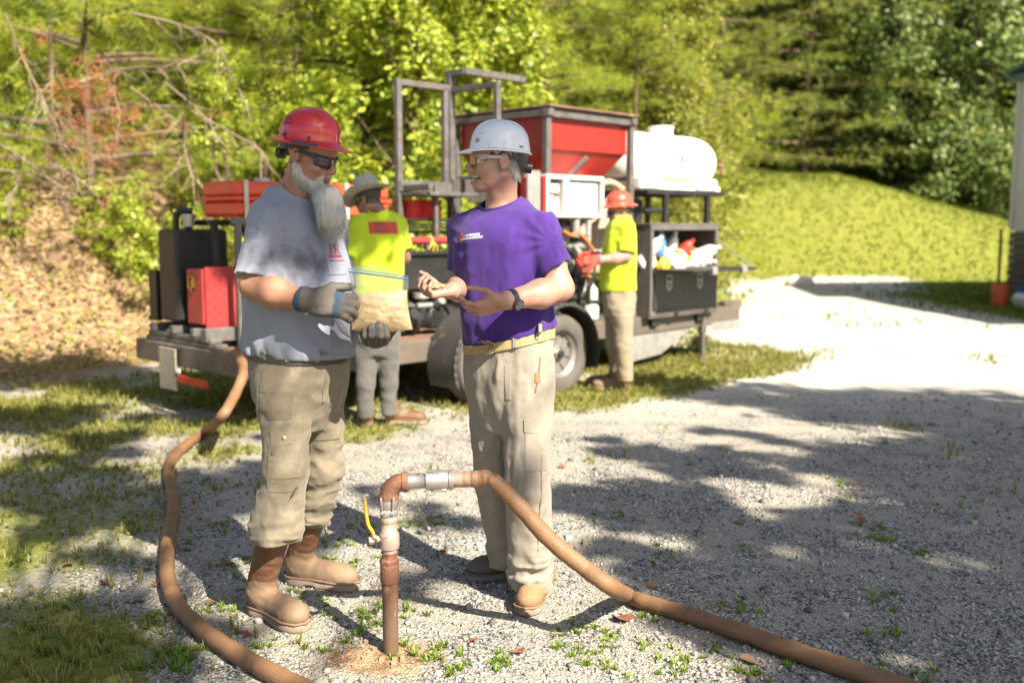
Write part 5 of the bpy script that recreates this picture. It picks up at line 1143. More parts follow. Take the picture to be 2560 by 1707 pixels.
def ring_on(target, c, zf, hgt_, off, mat, name, parent, a0=0, a1=6.2832, n=72, th=.003):
    """belt: strip round a body at height zf(x,y)"""
    V = []; c = np.array(c, float)
    for i in range(n + 1):
        a = a0 + (a1 - a0) * i / n; d = Vector((math.cos(a), math.sin(a), 0)); z = zf(c[0] + d.x * .16, c[1] + d.y * .16)
        q = target.ray_cast(Vector((c[0], c[1], z)) + d * .5, -d); r = (q[0] - Vector((c[0], c[1], z))).length if q[0] is not None else .17
        for o, zz in ((off, -hgt_ / 2), (off + th, -hgt_ / 2 + .002), (off + th, hgt_ / 2 - .002), (off, hgt_ / 2)): V.append(Vector((c[0], c[1], z + zz)) + d * (r + o))
    Fs = [[4 * i + k, 4 * i + 4 + k, 4 * i + 5 + k, 4 * i + 1 + k] for i in range(n) for k in range(3)]
    return MB().add(V, Fs).build(name, mat, parent, smooth=40)
def bounds(*P, m=.14): P = np.array([q for q in P], float); return P.min(0) - m, P.max(0) + m
def person(sp):
    Y = sp['Y']; root = empty('person', (sp['base'][0], sp['base'][1], 0)); tag(root, sp['label'], 'person')
    root_inv = Matrix.Translation(root.location).inverted()
    HF = sp['head']; yaw = sp['yaw']; h = sp.get('h', .0045); sec = sp['sec']; hold = sp.setdefault('parts', [])
    C = [at(x, y, yy) for y, x, a, b, yy in sec]; tz = [c[2] for c in C]
    B = Sdf(); head(B, HF, sp.get('smile', 0)); nb = sp['neck']; B.add(rc(HF(-.030, 0, -.045), nb, .052 * HF.s, sp.get('neckr', .066)), .016)
    for y in (-1, 1): B.add(rc(HF(-.03, .05 * y, -.05), (np.array(nb) * .8 + HF(.02, 0, -.12) * .2), .014, .010), .014)
    B.add(HF.e((.012, 0, -.125), (.014, .016, .018)), .02)
    mid = (C[3] + C[5]) / 2; B.add(rc(nb, mid, sp.get('neckr', .066) * .92, .078), .03).add(rc(mid, C[-2], .11, .11), .05)
    legs = sp['legs']; hipc = C[-2]
    for L in legs:
        kn, an = L['knee'][0], L['cuff'][0]; B.add(rc(hipc, L['hip'][0], .08, .07), .04).add(rc(L['hip'][0], kn, .065, .045), .03).add(rc(kn, an, .045, .035), .02); ft = np.array([L['T'][0] * .22 + L['H'][0] * .78, L['T'][1] * .22 + L['H'][1] * .78, .09]); B.add(rc(an, ft, .035, .03), .02).add(rc(ft, np.array([L['T'][0], L['T'][1], .06]) * .7 + ft * .3, .032, .025), .02)
    allp = [HF(0, 0, .15), HF(.1, 0, -.1), nb]
    for A in sp['arms']:
        sh, el, wr = A['sh'], A['el'], A['wr']; ra = A.get('r', (.056, .046, .048, .030)); B.add(rc(mid, sh, .07, .042), .02).add(rc(sh, sh * .5 + el * .5, ra[0] - .014, (ra[0] + ra[1]) / 2 - .004), .02).add(rc(sh * .5 + el * .5, el, (ra[0] + ra[1]) / 2 - .004, ra[1]), .03)
        m_ = el * .62 + wr * .38 + np.array([0, 0, -.004]); B.add(rc(el, m_, ra[1] * .98, ra[2]), .025).add(rc(m_, wr, ra[2], ra[3]), .03)
        w2 = wr + unit(np.array(A['d'], float)) * .012; B.add(rc(wr, w2, ra[3], ra[3] * .9), .01); hand(B, w2, A['d'], A['n'], A['curl'], A.get('hs', 1.0), A['side'], A.get('thumb', (.5, .5)), A.get('curls'), A.get('rs', 1.0)); allp += [sh, el, wr, wr + unit(np.array(A['d'], float)) * .16]
    lo, hi = bounds(*allp, *[np.array([L['T'][0], L['T'][1], .03]) for L in legs], *[np.array([L['H'][0], L['H'][1], .03]) for L in legs], m=.13)
    lip = lambda c: ((HF.loc(c)[:, 0] > .078) & (np.abs(HF.loc(c)[:, 1]) < .027) & (HF.loc(c)[:, 2] < -.0575) & (HF.loc(c)[:, 2] > -.084)).astype(int)
    body = solid('body', B, lo, hi, h, [sp['skin'], LIP], root, 1, lip)
    # shirt
    S = Sdf().add(zloft(tz, C, [s[2] for s in sec], [s[3] for s in sec], yaw, 2.4), .02)
    for A in sp['arms']:
        s0 = A['sh']; ax = unit(A['el'] - A['sh']); he = A['sh'] + (A['el'] - A['sh']) * A.get('sl', .9); r1 = A.get('s1', .082); Sl = Sdf()
        Sl.add(rc(C[3] * .55 + s0 * .45, s0, .072, A.get('s0', .07)), .05).add(rc(s0, he + (he - s0) * .15, A.get('s0', .072), r1), .045)
        Sl.cut(Sdf().add(half(he, -ax + np.array(A.get('hemn', (0, 0, 0))))).keep(rc(he - ax * .04, he + ax * .25, r1 + .035), .002), .004).cut(rc(he + ax * (r1 - .050), he + ax * .2, r1 - .022), .004)
        S.add(Sl, .03)
    fo = sp.get('folds'); 
    if fo: S.disp(fo)
    for ai, A in enumerate(sp['arms']):
        pit = A['sh'] * .72 + A['el'] * .18 + C[4] * .10; 
        def creases(p, pit=pit, ai=ai):
            q = p - pit; r = np.sqrt((q * q).sum(1)); th = np.arctan2(q[:, 2], q[:, 0] + .4 * q[:, 1]); return sp.get('crease', .006) * np.abs(np.sin(th * 5.5 + ai + 2.2 * vnoise(p, 7, 1))) * np.exp(-(r / .13) ** 2) * sstep(.025, .08, r)
        S.disp(creases)
    pre = Sdf(); pre.ops = list(S.ops); axn = HF(-.034, 0, -.05) - nb; axn = axn / np.linalg.norm(axn); axn = unit(np.array(sp['caxis'], float)) if 'caxis' in sp else unit(axn * .75 + np.array([0, 0, .25])); rn = sp.get('neckr', .066) + .011
    S.cut(rc(nb - axn * .03, nb, rn * .98, rn), .006); S.cut(rc(nb + axn * (rn * .25), nb + axn * .2, rn * 1.02, rn + .12), .006)
    x_, y_, z_ = frame_from(axn, (0, 1, 0)); ring = []
    for k in range(48):
        a = 2 * math.pi * k / 48; d = np.array(x_ * math.cos(a) + y_ * math.sin(a)); ts = np.linspace(-.16, .10, 100); q = nb + d * (rn + .004) + axn[None] * ts[:, None]; dd = pre(q.astype(np.float32)); w = np.where(dd < 0)[0]; ring.append(q[w[-1]] if len(w) else q[60])
    ring = np.array(ring)
    for _ in range(4): ring = (np.roll(ring, 1, 0) + 2 * ring + np.roll(ring, -1, 0)) / 4
    hp = sp['hem']; S.keep(half(hp[0], hp[1]), .006)
    lo, hi = bounds(*C, *[A['sh'] for A in sp['arms']], *[A['el'] for A in sp['arms']], m=.26); hi[2] = max(nb[2] + .05, C[0][2] + .03)
    shirt = solid('shirt', S, lo, hi, sp.get('hs', .0065), sp['shirt'], root, 1); sb = bvh(shirt)
    cb = MB(); V_ = []
    for k in range(49):
        p = ring[k % 48]; o_ = p - nb; o_ = o_ - axn * (o_ @ axn); o_ /= np.linalg.norm(o_)
        for r_, t_ in ((-.001, .004), (.002, .009), (.006, .007), (.010, -.004), (.0135, -.018), (.0115, -.022)): V_.append(p + o_ * r_ + axn * t_)
    cb.add(V_, [[6 * k + j, 6 * k + 6 + j, 6 * k + 7 + j, 6 * k + 1 + j] for k in range(48) for j in range(5)]).build('collar', sp['shirt'], shirt, smooth=70)
    # trousers
    T = Sdf(); pel = sp['pelvis']; PC = [at(x, y, yy) for y, x, a, b, yy in pel]; T.add(zloft([c[2] for c in PC], PC, [q[2] for q in pel], [q[3] for q in pel], yaw, 2.3), .03)
    for L in legs:
        T.add(rc(L['hip'][0], L['knee'][0], L['hip'][1], L['knee'][1]), .03).add(rc(L['knee'][0], L['cuff'][0], L['knee'][1], L['cuff'][1]), .03)
        if 'bag' in L: T.add(rc(L['bag'][0], L['bag'][1], L['bag'][2], L['bag'][3]), .03)
    if sp.get('pfolds'): T.disp(sp['pfolds'])
    for L in legs: T.cut(rc(L['cuff'][0] + np.array([0, 0, -.03]), L['cuff'][0] + np.array([0, 0, -.2]), L['cuff'][1] - .013, .04), .004); T.cut(Sdf().add(half(L['cuff'][0] + np.array([0, 0, -.012]), (0, 0, 1))).keep(rc(L['cuff'][0], L['cuff'][0] + np.array([0, 0, -.2]), L['cuff'][1] + .05), .001), .005)
    T.keep(half(sp['waist'][0], sp['waist'][1]), .004)
    lo, hi = bounds(*PC, *[L['hip'][0] for L in legs], *[L['cuff'][0] for L in legs], m=.2); lo[2] = min(L['cuff'][0][2] for L in legs) - .1; hi[2] = sp['waist'][0][2] + .08
    tr = solid('trousers', T, lo, hi, sp.get('hs', .0065), sp['pants'], root, 1); tb_ = bvh(tr)
    for L in legs:
        boot(root, L.get('name', 'boot'), L['H'], L['T'], L.get('len', .30), (lambda F, L=L: L['cuff'][0] + np.array([0, 0, .035])) if L.get('tall') else L['shaft'], L['mats'], L.get('sole', SOLE), L.get('tr', .062), max(.006, sp.get('hs', .006)), L.get('toe'))
    for o in root.children_recursive:
        pass
    return root, body, shirt, tr, sb, tb_
def settle(root):
    """the parts were modelled in place: let the root carry them without moving them"""
    M_ = Matrix.Translation(-root.location)
    for ch in root.children: ch.matrix_parent_inverse = M_
def gl(px, py): return gnd(px, py)
def along(T, H, L): T = np.array(T, float); H = np.array(H, float); d = unit(H - T); return T + d * L
U = np.array
# ---- the man in the red helmet
YA = 3.65; HA = Fr(at(713, 358, 3.62), rotm(rad(67), rad(17)), .93)
shirtA = cloth('heather shirt', (.235, .25, .305), (.17, .185, .23), sc=230)
def foldA(p):
    z = p[:, 2]; x = p[:, 0]; el = .011 * folds(p, 1, 10, 3.5, 1.0) + .004 * folds(p, 1, 24, 9, 5.0)
    waist = np.exp(-((z - 1.0) / .06) ** 2); return -el * (1 + .8 * waist) - .022 * waist * (vnoise(np.stack([x * 22, p[:, 1] * 22, z * 6], 1), 1, 2)) - .006 * np.exp(-((z - 1.02) / .035) ** 2)
khA = cloth('khaki work cloth', (.20, .170, .122), (.148, .125, .088), sc=60)
def pfoldA(p):
    z = p[:, 2]; lowr = sstep(.52, .36, z); kn = np.exp(-((z - .60) / .10) ** 2)
    return -.007 * folds(p, 1, 12, 7, 2.0) - .003 * folds(p, 1, 30, 22, 6.0) - .022 * lowr * folds(p, 1, 6, 21, 4.0) - .011 * kn * folds(p, 1, 8, 15, 7.0) - .010 * np.exp(-((z - .80) / .09) ** 2) * folds(p, 1, 10, 14, 9.0)
bootmix = lambda l: (l[:, 2] < np.where(l[:, 0] > .07, .155 - .25 * (l[:, 0] - .07), .10 + .6 * np.maximum(0, l[:, 0]))).astype(int)
TA1, HA1 = gl(688, 1447), gl(597, 1408); TA2, HA2 = gl(806, 1353), gl(672, 1337)
armR = dict(sh=at(611, 516, 3.51), el=at(583, 655, 3.45), wr=at(712, 692, 3.355), d=(1, -.03, -.12), n=(.10, .9, -.42), side=1, hs=.88, rs=.85, curl=.30, s0=.058, s1=.078, sl=.90, hemn=(0.0, 0, -.12), r=(.056, .047, .050, .032), thumb=(.2, .35), curls=(.32, .42, .5, .55))
armL = dict(sh=at(750, 512, 3.78), el=at(782, 690, 3.86), wr=at(862, 772, 3.50), d=(.15, -1, -.05), n=(0, .05, 1), side=-1, hs=.9, rs=.85, curl=.8, s0=.058, s1=.08, sl=.88, thumb=(.3, .9), curls=(.85, .82, .85, .9))
A_ = dict(Y=YA, base=(.5 * (HA1[0] + HA2[0]), 3.65), label='bearded man in a red hard hat and grey T-shirt holding up a bag of sand', head=HA, yaw=rad(50), skin=SKIN_A,
    sec=[(430, 670, .078, .058, 3.685), (446, 671, .120, .074, 3.68), (464, 675, .158, .094, 3.672), (490, 680, .195, .122, 3.66), (540, 681, .200, .140, 3.65), (600, 683, .198, .155, 3.65), (670, 687, .198, .170, 3.65), (740, 690, .198, .178, 3.65), (790, 690, .194, .174, 3.65), (835, 689, .185, .165, 3.65)],
    neck=at(684, 445, 3.65), neckr=.064, caxis=(.50, -.22, .84), collar=(.030, -.024, .035), collr=(.086, .080, .055), arms=[armR, armL], shirt=shirtA, folds=foldA, hem=(at(690, 814, 3.65), (-.06, 0, -1)),
    pelvis=[(790, 688, .182, .158, 3.65), (830, 688, .184, .160, 3.65), (880, 688, .182, .154, 3.65), (935, 690, .150, .120, 3.65), (985, 692, .09, .06, 3.65)], waist=(at(688, 801, 3.65), (.06, 0, 1)), pants=khA, pfolds=pfoldA,
    legs=[dict(hip=(at(652, 890, 3.555), .100), knee=(at(657, 1085, 3.49), .078), cuff=(at(633, 1232, 3.50), .083), bag=(at(642, 1150, 3.50), at(634, 1208, 3.49), .078, .086), H=along(TA1, HA1, .285), T=TA1, len=.315, shaft=lambda F: F(.045, 0, .36), mats=[LEATH, BTAN], toe=bootmix, tr=.062, tall=1),
          dict(hip=(at(732, 890, 3.745), .100), knee=(at(742, 1070, 3.77), .078), cuff=(at(718, 1198, 3.83), .064), H=along(TA2, HA2, .285), T=TA2, len=.315, shaft=lambda F: F(.045, 0, .36), mats=[LEATH, BTAN], toe=bootmix, tr=.060, tall=1)])
manA, bodyA, shA, trA, sbA, tbA = person(A_)
def gloves(A, parent, mats, pick, name='glove', cuff=True, hs=1.05, h=.0042):
    S = Sdf(); d = unit(U(A['d'], float)); w2 = A['wr'] + d * .012; hand(S, w2, A['d'], A['n'], A['curl'], hs, A['side'], A.get('thumb', (.5, .5)), A.get('curls'), 1.22)
    fa = unit(A['wr'] - A['el']); c0 = A['wr'] - fa * .035; S.add(rc(c0, w2 + d * .02, .043, .036), .02); S.cut(half(c0, fa), .004); S.disp(lambda p: -.0035 - .0014 * folds(p, 1, 40, 40, 2))
    lo, hi = bounds(c0, w2 + d * .17, m=.11); n = unit(U(A['n'], float)); t = np.cross(d, n) * A['side']; R = np.stack([d, t, n], 1)
    return solid(name, S, lo, hi, h, mats, parent, 1, lambda c: pick((c - w2) @ R))
GG = M('glove grey', (.09, .077, .066), (.062, .053, .046), sc=30, rough=.85, bump=.3, bsc=200); GBL = M('glove blue', (.013, .042, .070), (.010, .030, .052), sc=20, rough=.7); GD = M('glove dark palm', (.055, .048, .042), (.09, .08, .07), sc=25, rough=.75)
def gpick(l): # forward, thumb side, palm side
    r = np.zeros(len(l), int); r[(l[:, 0] > .070) & (l[:, 0] < .10) & (l[:, 2] < .002)] = 1; r[(l[:, 2] > .006) & (l[:, 0] > .0)] = 2; r[(l[:, 0] > .115)] = 2; r[l[:, 0] < -.040] = 1; return r
def gpick2(l):
    r = np.full(len(l), 0, int); r[(l[:, 0] < -.03)] = 1; k = np.abs(((l[:, 1] + .0315) / .0205) % 1); r[((k < .14) | (k > .86)) & (l[:, 0] > .08) & (np.abs(l[:, 1]) < .04)] = 1; r[(l[:, 1] > .045)] = 2; return r
GB2 = M('glove brown', (.10, .068, .045), (.07, .048, .033), sc=30, rough=.8, bump=.3, bsc=200)
gloves(armR, manA, [GG, GBL, GD], gpick); gloves(armL, manA, [GB2, GBL, GD], gpick2)
# beard, moustache
BS = Sdf(); tip = at(768, 532, 3.505)
BS.add(rc(HA(.060, 0, -.112), at(755, 462, 3.535), .028, .045), .03).add(rc(at(755, 462, 3.535), at(763, 503, 3.52), .045, .044), .03).add(rc(at(763, 503, 3.52), tip, .047, .016), .03)
GA = Sdf(); head(GA, HA)
def jawband(p):
    q = HA.loc(p); x = q[:, 0]; line = np.interp(x, [-.02, -.006, .010, .025, .05, .085, .11], [-.09, -.012, -.030, -.060, -.066, -.072, -.075]) + .016 * vnoise(p, 90, 2)
    return GA(p) - (.017 * sstep(-.004, .034, line - q[:, 2]) - .004) + .05 * sstep(-.012, -.035, x)
BS.add(jawband, .014)
for y in (-1, 1): BS.add(rc(HA(.1035, .006 * y, -.0525), HA(.080, .034 * y, -.072), .0055, .008), .010)
BS.cut(HA.e((.103, 0, -.0705), (.026, .020, .009)), .006); BS.disp(lambda p: .016 * vnoise(np.stack([p[:, 0] * 50, p[:, 1] * 50, p[:, 2] * 10], 1), 1, 2))
lo, hi = bounds(HA(0, 0, -.02), tip, HA(.1, .08, -.1), HA(.1, -.08, -.1), m=.09); beard = solid('beard', BS, lo, hi, .0048, HAIRW, manA, 1)
rg = np.random.default_rng(2); bv = np.empty(len(beard.data.vertices) * 3, np.float32); beard.data.vertices.foreach_get('co', bv); bv = bv.reshape(-1, 3); bn = np.empty(len(bv) * 3, np.float32); beard.data.vertices.foreach_get('normal', bn); bn = bn.reshape(-1, 3)
ix = rg.integers(0, len(bv), 3600); lz = HA.loc(bv[ix])[:, 2]; ix = ix[lz < -.055]
ribbons('beard_strand', bv[ix] - bn[ix] * .006, bn[ix] * .22 + U([.10, 0, -1.0]), .046, .0008, HAIRW, beard, rg, .16, .6)['kind'] = 'stuff'
ix = rg.integers(0, len(bv), 700); lz = HA.loc(bv[ix])[:, 2]; ix = ix[lz > -.065]; ribbons('stubble', bv[ix] - bn[ix] * .003, bn[ix] * .5 + U([.1, 0, -.7]), .018, .0006, HAIRW, beard, rg, .3, .4, 3)['kind'] = 'stuff'
HR = M('helmet red', (.50, .012, .012), (.46, .014, .012), sc=2, rough=.16, coat=.6)
FHA = Fr(HA.o + U([-.004, 0, .006]), rotm(rad(67), rad(9.5)), .90); hatA = hard_hat(FHA, 'full', HR, manA, BLACK); hbA = bvh(hatA)
for ang in (-1.05, -1.9, -2.5, .9):
    p = FHA(.128 * math.cos(ang) - .008, .110 * math.sin(ang), .064); q = hbA.ray_cast(Vector(p) + Vector(FHA.R @ U([math.cos(ang), math.sin(ang), 0])) * .1, -Vector(FHA.R @ U([math.cos(ang), math.sin(ang), 0])))
    if q[0]: MB().cyl(q[0] - q[1] * .002, q[0] + q[1] * .005, .0055, 10).build('rivet', BLACK, hatA, smooth=50)
CARB = M('carbon edge', (.035, .04, .055), (.06, .065, .08), sc=200, rough=.35)
V = []
for i in range(9):
    t = -math.pi / 2 + .12 + .62 * i / 8 - .0
    for r, z in ((.129, .0455), (.1505, .0375), (.1535, .0325)): V.append(FHA(r * math.cos(t) * 1.14 - .008 + .016 * max(0, math.cos(t)) ** 4, r * math.sin(t) * .985, z + .0012))
MB().add(V, [[3 * i + k, 3 * i + 3 + k, 3 * i + 4 + k, 3 * i + 1 + k] for i in range(8) for k in range(2)]).build('edge_trim', CARB, hatA, smooth=60)
INK = M('dark ink', (.05, .025, .03), rough=.4); INKR = M('red ink', (.45, .03, .05), rough=.6)
SR = FHA.R @ U([1, 0, 0]); SU = unit(FHA.R @ U([-.0, .35, 1.0])); q0 = FHA(-.050, -.098, .108)
def serif(ch, x0, s):
    """roman capitals with serifs out of strokes"""
    P = []; r = lambda a, b, c, d: P.append([(x0 + a * s, b * s), (x0 + c * s, b * s), (x0 + c * s, d * s), (x0 + a * s, d * s)])
    if ch in 'FPE':
        r(.10, 0, .24, 1); r(0, 0, .34, .06); r(0, .94, .55, 1)
        if ch == 'F': r(.24, .48, .46, .54); r(.52, .74, .57, 1); r(.43, .40, .47, .62)
        if ch == 'E': r(0, 0, .6, .06); r(.24, .48, .46, .54); r(.52, .74, .57, 1); r(.56, 0, .6, .26)
        if ch == 'P':
            for i in range(8):
                a0, a1 = -math.pi / 2 + math.pi * i / 8, -math.pi / 2 + math.pi * (i + 1) / 8; c = (.42, .73)
                P.append([(x0 + (c[0] + .20 * math.cos(a0)) * s, (c[1] + .24 * math.sin(a0)) * s), (x0 + (c[0] + .30 * math.cos(a0)) * s, (c[1] + .27 * math.sin(a0)) * s), (x0 + (c[0] + .30 * math.cos(a1)) * s, (c[1] + .27 * math.sin(a1)) * s), (x0 + (c[0] + .20 * math.cos(a1)) * s, (c[1] + .24 * math.sin(a1)) * s)])
            r(.24, .46, .43, .51); r(.24, .94, .43, 1)
    if ch in 'AR':
        if ch == 'A':
            P.append([(x0 + .05 * s, 0), (x0 + .13 * s, 0), (x0 + .40 * s, .95 * s), (x0 + .34 * s, s)]); P.append([(x0 + .34 * s, s), (x0 + .30 * s, .9 * s), (x0 + .58 * s, 0), (x0 + .72 * s, 0)]); r(.2, .30, .55, .36); r(-.02, 0, .2, .05); r(.5, 0, .80, .05)
        else:
            P += [[(a, b) for a, b in q] for q in serif('P', x0, s)]; P.append([(x0 + .36 * s, .48 * s), (x0 + .5 * s, .48 * s), (x0 + .80 * s, 0), (x0 + .66 * s, 0)]); r(.6, 0, .88, .05)
    return P
def sign(spec, bars, target, org, right, up, mat, name, parent, off=.0015):
    pts = []; fs = []
    for ch, x, y, s in spec:
        for q in serif(ch, 0, s): k = len(pts); pts += [(a + x, b + y) for a, b in q]; fs.append([k, k + 1, k + 2, k + 3])
    for a, b, c, d in bars:
        n = 6; k = len(pts); pts += [(a + (c - a) * i / n, y) for i in range(n + 1) for y in (b, d)]; fs += [[k + 2 * i, k + 2 * i + 2, k + 2 * i + 3, k + 2 * i + 1] for i in range(n)]
    return lay(pts, fs, target, org, right, up, mat, name, parent, off)
sign([('F', -.024, 0, .026), ('P', -.008, 0, .026), ('A', .010, 0, .016)], [(-.026, -.005, .026, -.002)], hbA, q0, SR, SU, INK, 'helmet_lettering', hatA)
# wrap-round sunglasses
def glasses(F, parent, lens, frame, z0=.0, wire=False):
    root = None; b = MB()
    for y in (-1, 1): b.bar(F(-.012, .081 * y, .012 + z0), F(.052, .077 * y, .012 + z0), .004, .012, .002); b.bar(F(.052, .077 * y, .012 + z0), F(.080, .060 * y, .012 + z0), .004, .018, .002); b.bar(F(-.012, .081 * y, .012 + z0), F(-.028, .079 * y, -.008 + z0), .005, .009, .002)
    T = [F(.036 + .072 * math.cos(a), .076 * math.sin(a), .016 + z0) for a in np.linspace(-1.15, 1.15, 15)]
    for p, q in zip(T, T[1:]): b.bar(p, q, .005, .007, .001)
    fr_ = b.build('glasses', frame, parent)
    for y in (-1, 1):
        G = [];
        for i in range(9):
            a = (.12 + 1.02 * i / 8) * y; lowz = -.024 + .006 * abs(i - 4) / 4 + (.010 if i == 0 else 0)
            G.append([F(.037 + .072 * math.cos(a) - .002 * (1 - t), .076 * math.sin(a), z0 + lowz + (.016 - lowz) * t) for t in np.linspace(0, 1, 5)])
        o = MB().sheet(G).build('lens', lens, fr_, smooth=80); m = o.modifiers.new('thickness', 'SOLIDIFY'); m.thickness = .002
    return fr_
glasses(HA, manA, LENS, BLACK)
# belt, loops, pockets of the work trousers
bc = at(688, 806, 3.65); BLB = M('black belt', (.025, .022, .02), (.04, .035, .03), sc=20, rough=.5)
beltA = ring_on(tbA, bc, lambda x, y: bc[2] - .012 - .06 * (x - bc[0]), .036, .002, BLB, 'belt', manA)
fA = U([math.sin(rad(50)), -math.cos(rad(50)), 0]); lA = U([math.cos(rad(50)), math.sin(rad(50)), 0])
def face_dir(a): return U([math.sin(a), -math.cos(a), 0])
def pk(target, px, py, Y, a, w, h, th, mat, name, parent, shape=None, roll=0.0, n=8):
    f = face_dir(a); r = U([math.cos(a), math.sin(a), 0]); u = U([0, 0, 1.0]); r2 = r * math.cos(roll) + u * math.sin(roll); u2 = u * math.cos(roll) - r * math.sin(roll)
    return patch_on(target, at(px, py, Y), r2, u2, w, h, th, mat, name, parent, shape, n)
khS = cloth('khaki seam cloth', (.14, .118, .085), (.115, .097, .07), sc=60); khP = cloth('khaki pocket cloth', (.198, .168, .12), (.148, .125, .088), sc=60); khD = cloth('khaki knee cloth', (.155, .13, .095), (.125, .105, .077), sc=60)
for px, a in ((605, -30), (660, 8), (752, 55), (792, 75)): pk(tbA, px, 819 + .05 * (px - 690), 3.48, rad(a), .013, .036, .0065, khP, 'belt_loop', manA, n=4)
cp = pk(tbA, 642, 1068, 3.40, rad(-16), .100, .20, .003, khP, 'cargo_pocket', manA, n=12); flp = pk(tbA, 640, 1008, 3.40, rad(-18), .088, .055, .006, khP, 'pocket_flap', manA, lambda s, t: (s, t - (.35 * (s > .6) * (t < 0) * -1)), roll=rad(12), n=10)
sp_ = pk(tbA, 625, 1042, 3.40, rad(-18), .055, .060, .005, khP, 'phone_pocket', manA, n=6); pk(tbA, 632, 935, 3.43, rad(-18), .085, .095, .002, khD, 'thigh_patch', manA, n=8)
pk(tbA, 622, 870, 3.45, rad(-22), .105, .10, .002, khP, 'hip_pocket', manA, n=8); pk(tbA, 590, 900, 3.52, rad(-62), .075, .14, .002, khP, 'back_pocket', manA, n=8)
for px, py in ((652, 1006), (628, 1040)):
    q = tbA.ray_cast(Vector((0, 0, CAMH)), Vector(at(px, py, 3.0)) - Vector((0, 0, CAMH)))
    if q[0] is not None: MB().lathe([(0, .0), (.007, 0), (.007, .003), (0, .005)], q[0] + q[1] * .006, q[1], 12).build('snap', BRS, cp, smooth=50)
for px, py, w, a in ((660, 962, .002, 0),): pass
pk(tbA, 655, 1100, 3.40, rad(0), .12, .004, .0035, khS, 'seam', manA, n=10); pk(tbA, 765, 1012, 3.66, rad(45), .09, .004, .0035, khS, 'seam', manA, n=8)
pk(tbA, 752, 880, 3.55, rad(55), .016, .14, .004, khP, 'fly', manA, n=6)
# shirt pocket with its print, sleeve hem, collar rib
pocket = pk(sbA, 776, 590, 3.60, rad(62), .105, .125, .003, cloth('heather pocket', (.25, .265, .32), (.18, .195, .24), sc=230), 'chest_pocket', manA, n=8); pbv = bvh(pocket)
rdir = U([math.cos(rad(62)), math.sin(rad(62)), 0]); o_ = at(781, 575, 3.58)
sign([('F', -.026, 0, .034), ('R', -.006, 0, .034)], [(-.034, -.008, .030, -.005), (-.034, -.013, .030, -.010), (-.042, -.026, .040, -.023)], pbv, o_ - U([0, 0, .012]), rdir, (0, 0, 1), INKR, 'pocket_print', pocket)
add_patch(shirtA, at(690, 600, 3.47), (.15, .12, .075), (.045, .047, .055), .62, 26.0); add_patch(shirtA, at(742, 610, 3.47), (.07, .12, .04), (.06, .064, .075), .4, 18.0)
def collar_ring(sb, c, rx, ry, tilt, mat, parent, r=.0085, n=40, lift=0):
    P = []
    for i in range(n + 1):
        a = 2 * math.pi * i / n; d = Vector((math.cos(a), math.sin(a), 0)); x = Vector(c) + Vector((d.x * rx, d.y * ry, 0)); q = sb.ray_cast(x + Vector((0, 0, .25)), Vector((0, 0, -1)))
        P.append((q[0] if q[0] is not None and abs(q[0].z - x.z) < .12 else x) + Vector((0, 0, lift)))
    for _ in range(3): P = [P[0]] + [(P[i - 1] + P[i] * 2 + P[i + 1]) / 4 for i in range(1, n)] + [P[-1]]
    return MB().tube(P, r, 8, cap=False).build('collar', mat, parent, smooth=80, fix=False)
settle(manA)
